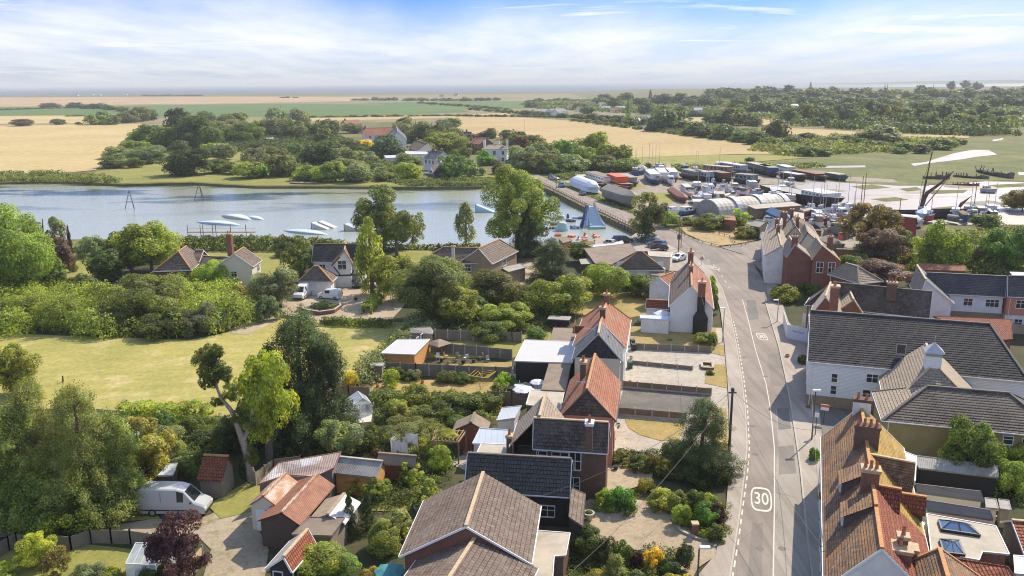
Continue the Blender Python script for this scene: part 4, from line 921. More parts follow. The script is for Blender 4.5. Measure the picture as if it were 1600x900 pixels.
 (1085, 798, 755, 40, 'dome', 'mid', 'mid green shrub above the largest clipped dome'),
 (1108, 800, 760, 36, 'dome', 'lime', 'yellow green shrub at the pavement corner'),
 (1118, 818, 775, 36, 'dome', 'copper', 'purple leaved shrub at the pavement corner'),
 (1064, 822, 787, 34, 'ball', 'lt', 'clipped yellow green dome by the drive'),
 (1102, 820, 784, 46, 'ball', 'vivid', 'largest clipped bright green dome by the drive'),
 (1118, 845, 812, 34, 'dome', 'fr', 'dark shrub in front of the largest clipped dome'),
 (1098, 842, 825, 20, 'dome', 'mid', 'low plant beside the brick gate pillar'),
 (918, 868, 822, 56, 'ball', 'fr', 'dark clipped conifer shrub at the left of the bottom bed'),
 (950, 880, 826, 44, 'dome', 'fr', 'dark green shrub in the bottom bed'),
 (975, 888, 832, 40, 'dome', 'mid', 'leafy green shrub in the middle of the bottom bed'),
 (996, 892, 845, 22, 'dome', 'copper', 'red leaved shrub in the bottom bed'),
 (1020, 890, 846, 42, 'dome', 'yel', 'golden yellow shrub in the bottom bed'),
 (1050, 905, 862, 40, 'dome', 'dk', 'dark shrub under the street lamp'),
 (1070, 892, 847, 30, 'round', 'fr', 'small dark tree beside the street lamp at the drive'),
 (960, 915, 866, 60, 'conifer', 'conlt', 'spreading light conifer at the bottom edge'),
 (935, 925, 885, 60, 'dome', 'gold', 'yellow shrub at the bottom edge beside the garage'),
 (1060, 925, 888, 60, 'dome', 'lime', 'bright yellow green hedge shrub at the bottom edge'),
 (990, 925, 880, 50, 'dome', 'fr', 'dark shrub at the bottom edge between conifer and hedge shrub'),
 (1110, 470, 420, 22, 'dome', 'lt', 'shrub along the street front of the white cottage'),
 (1116, 490, 452, 16, 'dome', 'mid', 'small bush at the street corner of the white cottage'),
 (1100, 538, 520, 40, 'ball', 'lt', 'clipped low green hedge at the roadside garden corner'),
 (1113, 545, 518, 16, 'ball', 'mid', 'taller clipped bush at the roadside garden corner'),
 (1109, 586, 576, 14, 'dome', 'mid', 'small shrub in the brick planter by the road'),
 (1046, 533, 528, 7, 'dome', 'mid', 'tiny round bush alone on the dry front lawn'),
]
for t in T:
 tree(t[0], t[1], t[2], t[3] * (1.14 if t[4] in ('round', 'open', 'dome') else 1.04), *t[4:6], label=t[6], cz=t[7] if len(t) > 7 else .0 if t[3] < 60 else .06)
for i in range(26): tree(1690 + (i * 137) % 560, 420 + (i * 61) % 420, 380 + (i * 61) % 420 - 30, 90, 'round', ('mid', 'lt', 'olive', 'dk')[i % 4], label='tree in the gardens past the right edge', group='trees past the right edge', lod=2)
hedge([(285, 391), (380, 390), (478, 391)], 3.0, 2.6, 'fr', 'long clipped hedge along the near lake shore behind the bungalow', seed=4)
hedge([(572, 492), (600, 460)], 1.6, 1.8, 'lt', 'clipped bright hedge dividing the two gravel drives')
scatter_mass('hedge', [(560, 615), (545, 600), (590, 560), (630, 520), (660, 492), (700, 495), (680, 520), (640, 545), (600, 585)], 1.6, 3.2, .26, 1.5, 'grey', 'broad sprawling hedge along the right side of the meadow', 'hedge', spacing=1.9, seed=9)
hedge([(578, 634), (680, 636), (786, 642)], 1.7, 2.4, 'mid', 'thick garden hedge below the yellow airer lawn', seed=61)
hedge([(585, 668), (640, 664), (705, 662)], 1.8, 2.2, 'olive', 'rough garden hedge above the washing line', seed=62)
hedge([(505, 507), (560, 510), (612, 512)], 1.2, 1.4, 'mid', 'low shrub hedge at the top of the meadow by the drive')
hedge([(600, 389), (660, 390), (750, 388)], 1.1, 0.8, 'olive', 'low clipped hedge on the lake edge before the long brick house')
hedge([(485, 380), (540, 389), (560, 391)], 1.5, 2.0, 'olive', 'grassy bank hedge on the lake edge behind the timbered house')
hedge([(190, 650), (260, 652), (330, 652)], 1.6, 2.0, 'lt', 'rough hedge at the bottom of the meadow')
scatter_mass('bramble_thicket', [(-60, 420), (60, 452), (180, 470), (300, 440), (372, 452), (392, 480), (372, 510), (330, 526), (200, 530), (80, 526), (-60, 522)], 2.4, 6.0, 0.30, 1.15, 'lt', 'wide bramble and scrub thicket along the top of the meadow', 'scrub', 'stuff', spacing=3.0, seed=2)
scatter_mass('undergrowth', [(560, 700), (620, 660), (700, 660), (740, 690), (700, 720), (700, 760), (640, 790), (560, 800), (540, 760)], 0.5, 1.6, 0.16, 0.7, 'fr', 'low garden growth between the sheds', 'undergrowth', 'stuff', spacing=1.2, seed=5)
scatter_mass('undergrowth', [(430, 720), (430, 690), (500, 660), (560, 660), (540, 720)], 0.5, 1.8, 0.18, 0.8, 'mid', 'garden growth right of the bare lopped trunk', 'undergrowth', 'stuff', spacing=1.3, seed=6)
scatter_mass('undergrowth', [(180, 700), (260, 660), (350, 660), (380, 700), (330, 720), (240, 740)], 0.6, 2.0, 0.18, 0.9, 'fr', 'garden growth behind the van shed', 'undergrowth', 'stuff', spacing=1.4, seed=7)
scatter_mass('undergrowth', [(880, 862), (1060, 862), (1050, 925), (870, 925)], 0.5, 1.2, 0.12, 0.8, 'fr', 'ground cover in the bottom bed', 'undergrowth', 'stuff', spacing=0.9, seed=8)
scatter_mass('undergrowth', [(940, 770), (1000, 770), (990, 796), (945, 792)], 0.3, 0.8, 0.10, 0.8, 'mid', 'ground cover in the island bed', 'undergrowth', 'stuff', spacing=0.7, seed=9)
scatter_mass('undergrowth', [(1000, 728), (1060, 735), (1135, 745), (1140, 690), (1060, 700), (960, 712)], 0.4, 1.1, 0.14, 0.8, 'dk', 'ground cover under the roadside conifer', 'undergrowth', 'stuff', spacing=0.9, seed=10)
scatter_mass('undergrowth', [(1040, 790), (1135, 790), (1140, 835), (1100, 845), (1060, 818)], 0.4, 1.0, 0.12, 0.9, 'mid', 'ground cover among the clipped domes', 'undergrowth', 'stuff', spacing=0.8, seed=11)
scatter_mass('undergrowth', [(1320, 395), (1600, 360), (1640, 430), (1500, 432), (1330, 425)], 0.8, 3.2, 0.40, 0.9, 'olive', 'overgrown back gardens between the trees at right', 'undergrowth', 'stuff', spacing=3.0, seed=12)
scatter_mass('undergrowth', [(700, 470), (900, 480), (860, 520), (690, 528)], 0.8, 2.6, 0.30, 0.9, 'fr', 'shaded growth behind the long back fence', 'undergrowth', 'stuff', spacing=2.2, seed=13)
scatter_mass('undergrowth', [(270, 455), (420, 470), (400, 500), (300, 470)], 0.6, 1.8, 0.28, 0.9, 'fr', 'growth beside the bungalow drive', 'undergrowth', 'stuff', spacing=2.0, seed=14)
scatter_mass('garden_growth', [(1530, 690), (1640, 700), (1700, 800), (1580, 800), (1535, 760)], 0.5, 1.6, 0.16, 0.8, 'fr', 'garden growth at the right edge', 'undergrowth', 'stuff', spacing=1.3, seed=15)
scatter_mass('lake_reeds', [(610, 284), (700, 279), (790, 280), (795, 288.5), (765, 290.5), (640, 291)], 1.0, 1.8, 0.55, 1.0, 'fr', 'reeds along the far lake shore', 'reeds', 'stuff', spacing=2.2, seed=16)
scatter_mass('lake_reeds', [(-40, 274), (60, 272), (150, 276), (190, 282), (180, 287.5), (120, 283.5), (-40, 284)], 1.2, 3.2, 0.6, 1.0, 'olive', 'reeds and scrub at the end of the lake', 'reeds', 'stuff', spacing=3.0, seed=17)
scatter_mass('marsh_scrub', [(1170, 232), (1210, 222), (1300, 215), (1420, 222), (1500, 218), (1480, 230), (1400, 238), (1300, 240), (1220, 243)], 2.0, 5.0, 1.3, 1.0, 'olive', 'scrub belt above the saltmarsh', 'scrub', 'stuff', spacing=8.0, seed=18)
scatter_mass('marsh_scrub', [(1040, 262), (1180, 258), (1280, 258), (1280, 262), (1180, 266), (1050, 268)], 0.8, 2.4, 0.9, 1.0, 'olive', 'scrub line behind the houseboats', 'scrub', 'stuff', spacing=4.0, seed=19)
scatter_mass('marsh_scrub', [(862, 283), (880, 270), (940, 262), (1010, 262), (1000, 268), (930, 268), (905, 280)], 0.8, 2.4, 0.7, 1.0, 'fr', 'scrub at the head of the boatyard', 'scrub', 'stuff', spacing=3.5, seed=20)
scatter_mass('bank_grass', [(870, 282), (915, 299), (970, 322), (1030, 345), (1042, 350), (1036, 352), (965, 325), (905, 300), (866, 284)], 0.2, 0.6, 0.4, 0.8, 'olive', 'rough grass bank along the causeway', 'grass', 'stuff', spacing=1.8, seed=21)
# ------------------------------------------------------------------ trees beyond the lake
FT = [ # x, base, top, width, colour ; the wood round the far lawns
 (35, 197, 185, 30, 'dusk'), (92, 195, 184, 18, 'fr'), (123, 195, 189, 10, 'fr'), (150, 195, 176, 26, 'fr'), (162, 194, 174, 24, 'mid'), (176, 195, 178, 22, 'olive'), (200, 192, 170, 30, 'olive'), (215, 190, 166, 34, 'fr'), (230, 188, 170, 30, 'dk'),
 (77, 168, 160, 30, 'dusk'), (118, 169, 160, 22, 'dk'), (135, 170, 162, 18, 'dk'), (153, 170, 160, 24, 'dk'), (170, 172, 165, 20, 'fr'), (192, 174, 166, 20, 'fr'),
 (180, 262, 243, 38, 'mid'), (210, 262, 246, 24, 'mid'), (190, 248, 228, 44, 'mid'), (230, 255, 226, 50, 'dk'), (215, 240, 216, 36, 'mid'), (250, 250, 225, 20, 'mid'), (235, 232, 192, 44, 'mid'), (260, 235, 195, 42, 'mid'), (215, 225, 203, 34, 'fr'),
 (295, 273, 229, 62, 'dk'), (310, 235, 176, 60, 'fr'), (280, 215, 165, 36, 'dk'), (282, 240, 216, 30, 'fr'), (345, 222, 185, 60, 'fr'), (322, 190, 172, 28, 'fr'), (360, 225, 198, 32, 'mid'), (330, 245, 222, 30, 'mid'), (350, 250, 222, 36, 'dk'), (383, 225, 190, 50, 'dk'), (376, 188, 174, 18, 'dk'), (360, 200, 174, 44, 'fr'),
 (390, 278, 250, 44, 'lime'), (398, 262, 228, 36, 'dk'), (342, 270, 248, 36, 'mid'), (366, 272, 252, 30, 'mid'), (410, 215, 185, 36, 'dk'), (431, 190, 164, 26, 'dk'), (440, 215, 178, 44, 'fr'), (468, 200, 166, 36, 'dk'), (460, 218, 186, 36, 'mid'), (490, 215, 188, 34, 'fr'), (512, 215, 185, 34, 'fr'), (505, 225, 200, 26, 'mid'),
 (405, 250, 222, 30, 'dk'), (425, 252, 226, 40, 'fr'), (440, 275, 240, 46, 'fr'), (462, 245, 222, 30, 'mid'), (500, 262, 222, 46, 'dk'), (405, 278, 250, 26, 'vivid'), (455, 262, 240, 30, 'mid'), (480, 282, 255, 38, 'dk'), (502, 284, 256, 34, 'lt'), (524, 284, 250, 40, 'dk'), (540, 262, 228, 36, 'fr'), (545, 272, 245, 44, 'grey'),
 (560, 284, 252, 44, 'mid'), (520, 245, 218, 36, 'fr'), (553, 208, 190, 34, 'dk'), (548, 240, 214, 40, 'fr'), (565, 232, 217, 30, 'yel'), (585, 250, 220, 50, 'fr'), (603, 250, 206, 46, 'blue'), (570, 258, 235, 36, 'mid'), (590, 272, 255, 26, 'mid'), (597, 283, 268, 22, 'fr'), (605, 268, 260, 20, 'copper'),
 (640, 281, 252, 36, 'lime'), (640, 262, 238, 36, 'dk'), (618, 245, 225, 26, 'fr'), (650, 222, 180, 52, 'dk'), (675, 228, 184, 56, 'dk'), (700, 232, 192, 50, 'fr'), (708, 198, 182, 26, 'dk'), (690, 240, 205, 60, 'fr'), (715, 235, 210, 40, 'fr'), (632, 205, 182, 24, 'dk'),
 (708, 279, 241, 40, 'vivid'), (735, 276, 248, 24, 'grey'), (720, 250, 228, 28, 'mid'), (757, 258, 235, 24, 'vivid'), (752, 274, 258, 14, 'grey'), (780, 272, 255, 20, 'copper'), (770, 258, 246, 18, 'dk'), (800, 262, 247, 20, 'dusk'),
 (768, 216, 200, 20, 'fr'), (795, 218, 200, 26, 'dk'), (753, 216, 202, 16, 'copper'), (805, 240, 205, 36, 'fr'), (812, 220, 203, 20, 'dk'), (830, 245, 208, 44, 'dk'), (822, 268, 225, 50, 'fr'), (850, 258, 222, 46, 'olive'), (870, 252, 222, 36, 'fr'), (845, 270, 235, 40, 'dk'),
 (880, 255, 216, 34, 'vivid'), (900, 250, 222, 34, 'fr'), (925, 246, 204, 46, 'dk'), (912, 262, 226, 36, 'lt'), (945, 258, 222, 34, 'lt'), (965, 258, 222, 36, 'fr'), (940, 268, 240, 40, 'fr'), (975, 268, 246, 30, 'fr'), (895, 270, 240, 46, 'mid'), (870, 272, 246, 36, 'fr'), (915, 268, 248, 30, 'mid'), (990, 262, 248, 18, 'mid'),
 (1016, 266, 256, 14, 'dk'), (1060, 262, 252, 12, 'dk'), (1171, 256, 240, 13, 'dk'), (815, 250, 214, 26, 'copper'), (735, 232, 208, 22, 'copper')]
for x, b_, t_, w_, c_ in FT:
 if c_ in ('dk', 'fr', 'mid'): c_ = trnd.choice((c_, c_, 'olive', 'lt', 'mid', 'grey'))
 tree(x, b_, t_, w_ * 1.38, 'round' if w_ > 16 else 'dome', c_, label={'lime': 'lime green tree on the far lake shore lawns', 'yel': 'yellow leaved tree in the wood beyond the lake', 'copper': 'purple leaved tree among the houses beyond the lake'}.get(c_, 'green tree in the ' + ('farthest' if b_ < 205 else 'rear' if b_ < 232 else 'third' if b_ < 250 else 'second' if b_ < 266 else 'front') + ' rank of the wood beyond the lake'),
         name='broadleaf_tree', cat='tree', group={'lime': 'lime trees beyond the lake', 'copper': 'purple trees beyond the lake'}.get(c_, 'trees in the wood beyond the lake'), lod=None if w_ > 26 else 1, cz=-0.12)
GT = [ # hedgerow and wood trees on the right and at the top
 (944, 158, 145, 18, 'dk'), (936, 165, 150, 20, 'fr'), (960, 170, 152, 20, 'fr'), (978, 160, 143, 20, 'mid'), (1016, 156, 140, 7, 'dk'), (1002, 168, 150, 24, 'dk'), (1035, 165, 145, 28, 'dk'), (1062, 165, 145, 20, 'dk'), (1085, 166, 148, 22, 'dk'), (1104, 170, 149, 28, 'dk'),
 (981, 190, 152, 9, 'vivid'), (965, 195, 180, 22, 'fr'), (945, 190, 178, 22, 'fr'), (925, 188, 176, 20, 'fr'), (905, 186, 176, 20, 'fr'), (880, 184, 176, 18, 'mid'), (860, 182, 174, 20, 'fr'), (840, 182, 173, 20, 'fr'), (820, 180, 172, 20, 'fr'),
 (1035, 205, 168, 36, 'fr'), (1055, 200, 172, 36, 'mid'), (1025, 205, 188, 30, 'dk'), (1060, 205, 185, 34, 'fr'), (1085, 212, 190, 34, 'fr'), (1105, 215, 195, 30, 'dk'), (1128, 218, 192, 30, 'fr'), (1145, 196, 168, 40, 'mid'), (1120, 196, 173, 34, 'dk'), (1172, 196, 174, 26, 'mid'), (1160, 222, 204, 28, 'mid'), (1180, 226, 206, 26, 'fr'), (1130, 216, 192, 22, 'mid'), (1198, 224, 208, 22, 'mid'), (1182, 198, 184, 16, 'fr'),
 (1002, 195, 180, 24, 'fr'), (985, 196, 183, 20, 'fr'), (1262, 222, 206, 26, 'fr'), (1215, 222, 186, 34, 'fr'), (1205, 228, 212, 26, 'mid'), (1240, 228, 210, 26, 'mid'), (1375, 226, 193, 46, 'grey'), (1350, 226, 206, 30, 'fr'), (1395, 228, 212, 30, 'fr'), (1360, 232, 218, 26, 'mid'), (1345, 230, 216, 22, 'mid'), (1410, 236, 220, 24, 'fr'), (1320, 224, 210, 26, 'fr'), (1300, 226, 214, 24, 'mid'),
 (1470, 234, 214, 32, 'mid'), (1455, 232, 218, 22, 'fr'), (1486, 230, 218, 16, 'mid'), (1500, 226, 216, 18, 'mid'), (1440, 240, 226, 22, 'fr'), (1405, 240, 230, 20, 'mid'), (1285, 244, 232, 22, 'mid'), (1262, 244, 226, 26, 'fr'),
 (1080, 182, 172, 24, 'dk'), (1100, 182, 175, 20, 'dk'), (890, 170, 163, 16, 'fr'), (905, 172, 160, 20, 'fr'), (875, 168, 160, 18, 'fr'), (918, 178, 164, 20, 'fr'), (830, 168, 158, 20, 'fr'), (852, 168, 160, 18, 'fr'), (1010, 178, 160, 22, 'fr'), (1040, 180, 165, 24, 'fr'), (1062, 178, 164, 20, 'mid')]
for x, b_, t_, w_, c_ in GT:
 tree(x, b_, t_, w_ * 1.45, 'spire' if w_ < 10 else 'round', c_, label=('lone slender poplar rising above the far village' if c_ == 'vivid' else 'tiny slender poplar near the far coast') if w_ < 10 else 'rounded hedgerow tree ' + ('near the far village' if b_ < 185 else 'above the middle wheat field' if x < 1200 else 'above the saltmarsh at right'), name='broadleaf_tree', cat='tree', group=None if w_ < 10 else 'hedgerow trees on the right', lod=1, cz=-0.1)
r_ = random.Random(21)
# the ridge of woods on the far right: rows from the near edge to the skyline
def wood_row(x0, x1, y0, y1, step, hpx, lab, grp, cols=('dk', 'fr', 'olive', 'fr', 'mid', 'lt')):
 n = int((x1 - x0) / step)
 for i in range(n):
  f = (i + r_.uniform(-.35, .35)) / n; x = x0 + (x1 - x0) * f; y = y0 + (y1 - y0) * f + r_.uniform(-2, 2); h = hpx * r_.uniform(.75, 1.3)
  tree(x, y, y - h, step * r_.uniform(1.1, 2.1), 'round', r_.choice(cols), label=lab, name='broadleaf_tree', cat='tree', group=grp, lod=1 if hpx > 13 else 0, cz=-0.12)
wood_row(1235, 1560, 192, 208, 20, 24, 'dark tree in the front rank of the wood behind the wheat strips', 'front rank of the far wood')
wood_row(1340, 1575, 190, 204, 19, 28, 'dark tree in the second rank of the wood behind the wheat strips', 'second rank of the far wood')
wood_row(1150, 1600, 180, 186, 21, 21, 'dark tree in the middle of the wooded rise at right', 'trees on the wooded rise')
wood_row(1080, 1620, 168, 172, 21, 18, 'dark tree higher up the wooded rise at right', 'upper trees on the wooded rise')
wood_row(1110, 1640, 151, 150, 17, 13, 'hazy tree on the crest of the wooded rise', 'crest trees', ('blue', 'dk'))
wood_row(1130, 1620, 158, 158, 20, 16, 'hazy tree near the top of the wooded rise', 'top trees on the wooded rise', ('blue', 'dk', 'fr'))
for x, y, h, w in ((1127, 146, 10, 16), (1185, 148, 14, 18), (1215, 150, 12, 20), (1230, 150, 18, 14), (1266, 142, 14, 7), (1300, 146, 12, 16), (1355, 148, 12, 18), (1382, 143, 12, 3), (1386, 143, 12, 3), (1435, 148, 10, 16), (1458, 143, 12, 3), (1485, 142, 16, 15), (1508, 140, 15, 18), (1525, 142, 15, 20), (1555, 146, 12, 20), (1580, 150, 14, 26), (1175, 150, 12, 14), (1245, 150, 12, 18), (1330, 148, 10, 22), (1400, 148, 9, 20)):
 tree(x, y, y - h, w, 'spire' if w < 8 else 'round', 'blue', label='hazy tree on the far right skyline' if w >= 8 else 'thin dark poplar spire on the far right skyline', name='broadleaf_tree', cat='tree', group='skyline trees' if w >= 8 else 'skyline poplars', lod=0, cz=0.0)
def merge_far(groups):
 os_ = [o for o in C.objects if o.get('group') in groups]; V = []; F = []; MI = []; n = 0
 for o in os_:
  me = o.data; v = np.empty(len(me.vertices) * 3, np.float32); me.vertices.foreach_get('co', v); v = v.reshape(-1, 3) * np.array(o.scale); a = o.rotation_euler.z
  v = np.stack([v[:, 0] * math.cos(a) - v[:, 1] * math.sin(a), v[:, 0] * math.sin(a) + v[:, 1] * math.cos(a), v[:, 2]], 1) + np.array(o.location); f = np.empty(len(me.polygons) * 4, np.int32); me.loops.foreach_get('vertex_index', f); m = np.empty(len(me.polygons), np.int32); me.polygons.foreach_get('material_index', m)
  V.append(v); F.append(f.reshape(-1, 4) + n); MI.append(m); n += len(v)
 for o in os_: bpy.data.objects.remove(o)
 o = bpy.data.objects.new('distant_trees', make_mesh('distant_trees', np.vstack(V), np.vstack(F), [mt('leaf'), mt('bark')], np.concatenate(MI))); C.objects.link(o); o.color = (.125, .165, .065, 1); props(o, 'mass of far trees on the wooded rise at right', 'woodland', None, 'stuff')
merge_far(('trees on the wooded rise', 'upper trees on the wooded rise', 'top trees on the wooded rise', 'crest trees'))
# hedgerows and coast trees seen as small dark marks
def dots(x0, x1, y0, y1, step, h, lab, grp, col=('dk', 'fr')):
 n = max(1, int((x1 - x0) / step))
 for i in range(n):
  f = (i + r_.uniform(-.3, .3)) / n; x = x0 + (x1 - x0) * f; y = y0 + (y1 - y0) * f
  tree(x, y, y - h * r_.uniform(.7, 1.25), step * r_.uniform(1.2, 1.8), 'dome', r_.choice(col), label=lab, name='hedgerow_tree', cat='tree', group=grp, lod=0)
dots(0, 110, 172, 169, 9, 3, 'low hedgerow bush between the far left fields', 'far left hedgerow bushes')
dots(110, 240, 182, 181, 12, 3, 'low bush on the edge of the narrow wheat strip', 'narrow wheat strip bushes')
dots(480, 720, 184, 181, 11, 4, 'hedge bush along the strip beyond the far village', 'bushes along the stubble strip')
dots(660, 800, 162, 172, 10, 5, 'bush in the hedge between the green crop fields', 'crop field hedge bushes')
dots(560, 740, 157, 158, 12, 6, 'small tree by the far farm among the crops', 'far farm trees')
dots(740, 830, 172, 180, 10, 8, 'tree in the double row by the far crop field', 'double row trees')
dots(720, 900, 182, 184, 9, 5, 'hedge bush at the top of the middle wheat field', 'middle wheat field hedge')
dots(900, 1180, 190, 226, 10, 9, 'hedge tree along the top right edge of the middle wheat field', 'wheat field edge trees', ('fr', 'mid'))
dots(725, 785, 158, 157, 10, 7, 'dark tree of the far copse', 'far copse trees')
dots(230, 320, 150, 150, 11, 3, 'tiny coastal tree at far left', 'coastal trees at far left')
dots(440, 470, 153, 153, 8, 3, 'tiny coastal bush near the shore', 'coastal bushes')
dots(830, 1120, 160, 158, 14, 8, 'village tree on the low far shore', 'far village trees')

scatter_mass('distant_woodland', [(1120, 153), (1300, 150), (1620, 152), (1640, 188), (1560, 200), (1400, 196), (1250, 190), (1160, 182), (1090, 172)], 3, 6, 3.4, 0.8, 'fr', 'distant mass of woodland on the rise at right', 'woodland', 'stuff', spacing=17, seed=31)
scatter_mass('distant_woodland', [(1250, 192), (1400, 196), (1560, 204), (1575, 212), (1470, 213), (1350, 203), (1240, 197)], 5, 10, 2.2, 1.0, 'dk', 'dark undergrowth of the wood behind the wheat strips', 'woodland', 'stuff', spacing=11, seed=32)
scatter_mass('distant_woodland', [(820, 163), (950, 158), (1110, 160), (1120, 172), (1080, 178), (960, 176), (850, 170)], 3, 7, 3.0, 0.6, 'fr', 'greenery among the far village houses', 'woodland', 'stuff', spacing=16, seed=33)
scatter_mass('wood_undergrowth', [(225, 236), (300, 215), (420, 205), (520, 212), (560, 235), (540, 262), (480, 262), (400, 236), (330, 240), (260, 250)], 2, 5, 1.1, 0.7, 'dk', 'shrubs under the wood beyond the lake', 'undergrowth', 'stuff', spacing=7, seed=34)
scatter_mass('wood_undergrowth', [(430, 262), (560, 240), (620, 250), (640, 262), (600, 282), (480, 284), (440, 276)], 1.5, 4.5, 1.0, 0.8, 'fr', 'garden shrubs along the far lake shore', 'undergrowth', 'stuff', spacing=6, seed=35)
scatter_mass('wood_undergrowth', [(800, 240), (900, 232), (985, 252), (980, 268), (880, 272), (810, 268)], 1.5, 5, 1.0, 0.9, 'dk', 'shrubs at the foot of the wood by the causeway', 'undergrowth', 'stuff', spacing=6, seed=36)
scatter_mass('field_scrub', [(1010, 205), (1100, 196), (1200, 212), (1260, 222), (1270, 238), (1180, 226), (1100, 214), (1010, 204)], 1.5, 5, 1.3, 0.9, 'fr', 'scrub along the top of the middle wheat field', 'scrub', 'stuff', spacing=8, seed=37)
# ------------------------------------------------------------------ building kit
def v3(p, z): return Vector((p.x, p.y, z))
class Frame2:
 "plan frame with s along A->B and t to the left"
 def __init__(s, A, B):
  s.A = Vector((A.x, A.y)); d = Vector((B.x - A.x, B.y - A.y)); s.L = d.length; s.d = d / s.L; s.n = Vector((-s.d.y, s.d.x))
 def w(s, a, t, z=0): q = s.A + s.d * a + s.n * t; return Vector((q.x, q.y, z))
def roof_plane(mb, pts, eave, course=0.0, m=0, thick=0.0):
 "pts: planar polygon; eave: horizontal unit vector along the eave; steps the courses when course > 0"
 pts = [Vector(p) for p in pts]; nn = Vector((0, 0, 0))
 for i in range(1, len(pts) - 1): nn += (pts[i] - pts[0]).cross(pts[i + 1] - pts[0])
 nn.normalize()
 if nn.z < 0: pts = pts[::-1]; nn = -nn
 u = Vector(eave).normalized(); v = nn.cross(u); v = v if v.z > 0 else -v
 if u.cross(v).dot(nn) < 0: u = -u
 P2 = [((p - pts[0]).dot(u), (p - pts[0]).dot(v)) for p in pts]
 v0 = min(q[1] for q in P2); v1 = max(q[1] for q in P2)
 if not course:
  mb.face(pts, [(q[0], q[1] - v0) for q in P2], m); return
 n = max(1, int(round((v1 - v0) / course))); st = (v1 - v0) / n
 def span(vv):
  xs = []
  for i in range(len(P2)):
   a, b = P2[i], P2[(i + 1) % len(P2)]
   if (a[1] - vv) * (b[1] - vv) <= 0 and abs(a[1] - b[1]) > 1e-7:
    t = (vv - a[1]) / (b[1] - a[1]); xs.append(a[0] + t * (b[0] - a[0]))
  return (min(xs), max(xs)) if xs else None
 for j in range(n):
  va, vb = v0 + st * j, v0 + st * (j + 1); sa = span(va + 1e-4); sb = span(vb - 1e-4)
  if not sa or not sb: continue
  lift = nn * 0.035
  w_ = lambda x, y, up: pts[0] + u * x + v * y + (lift if up else Vector((0, 0, 0)))
  a0, a1, b1, b0 = w_(sa[0], va, 1), w_(sa[1], va, 1), w_(sb[1], vb, 0), w_(sb[0], vb, 0)
  mb.face([a0, a1, b1, b0], [(sa[0], va - v0), (sa[1], va - v0), (sb[1], vb - v0), (sb[0], vb - v0)], m)
  mb.face([w_(sa[0], va, 0), w_(sa[1], va, 0), a1, a0], [(sa[0], va - v0 - 0.04), (sa[1], va - v0 - 0.04), (sa[1], va - v0), (sa[0], va - v0)], m)
def window(parent, fr, side, s, z, w, h, style='w', mat='paint_white', name='window', depth_=0.0):
 """side: ('s', t) wall parallel to the ridge at offset t (outward sign of t) or ('e', a, sg) an end wall at a facing sg"""
 if side[0] == 's': c = fr.w(s, side[1], z); ax = Vector((fr.d.x, fr.d.y, 0)); out = Vector((fr.n.x, fr.n.y, 0)) * (1 if side[1] > 0 else -1)
 else: c = fr.w(side[1], s, z); ax = Vector((fr.n.x, fr.n.y, 0)); out = Vector((fr.d.x, fr.d.y, 0)) * side[2]
 return window_at(parent, c, ax, out, w, h, style, mat, name)
def window_at(parent, c, ax, out, w, h, style='w', mat='paint_white', name='window'):
 up = Vector((0, 0, 1)); b = MB(); t = 0.07
 def bar(x0, x1, z0, z1, o=0.07):
  q = [c + ax * x0 + up * z0, c + ax * x1 + up * z0, c + ax * x1 + up * z1, c + ax * x0 + up * z1]
  f = [p + out * o for p in q]; bk = [p - out * 0.03 for p in q]
  if ax.cross(up).dot(out) < 0: f = f[::-1]; bk = bk[::-1]
  b.face(f)
  for i in range(4): b.face([bk[i], bk[(i + 1) % 4], f[(i + 1) % 4], f[i]])
 bar(-w / 2 - t, -w / 2, -h / 2 - t, h / 2 + t); bar(w / 2, w / 2 + t, -h / 2 - t, h / 2 + t)
 bar(-w / 2, w / 2, h / 2, h / 2 + t, .069); bar(-w / 2 - 0.0, w / 2 + 0.0, -h / 2 - t - .03, -h / 2, .10)
 if style != 'p':
  nc = max(1, int(round(w / 0.62))) if style != 'd' else 2
  for i in range(1, nc): x = -w / 2 + w * i / nc; bar(x - .03, x + .03, -h / 2, h / 2, .062)
  if style in ('w', 'd'): bar(-w / 2, w / 2, h * .10 - .02, h * .10 + .03, .060)
  if style == 's':
   bar(-w / 2, w / 2, -.03, .03, .060)
 f_ = b.obj(name, mt(mat), parent)
 g = MB(); q = [c + ax * x + up * z_ + out * 0.03 for x, z_ in ((-w / 2, -h / 2), (w / 2, -h / 2), (w / 2, h / 2), (-w / 2, h / 2))]
 if ax.cross(up).dot(out) < 0: q = q[::-1]
 g.face(q); g.obj('pane', mt('window_glass'), f_)
 return f_
def door_at(parent, c, ax, out, w=0.95, h=2.05, mat='paint_white'):
 b = MB(); up = Vector((0, 0, 1)); q = [c + ax * x + up * z_ for x, z_ in ((-w / 2, 0), (w / 2, 0), (w / 2, h), (-w / 2, h))]
 f = [p + out * 0.06 for p in q]
 if ax.cross(up).dot(out) < 0: f = f[::-1]; q = q[::-1]
 b.face(f)
 for i in range(4): b.face([q[i], q[(i + 1) % 4], f[(i + 1) % 4], f[i]])
 d = b.obj('door', mt(mat), parent); h_ = MB(); h_.box(c + ax * (w / 2 - .1) + out * .09 + up * 1.0, (.08, .08, .12)); h_.obj('handle', mt('metal_grey'), d)
 return d
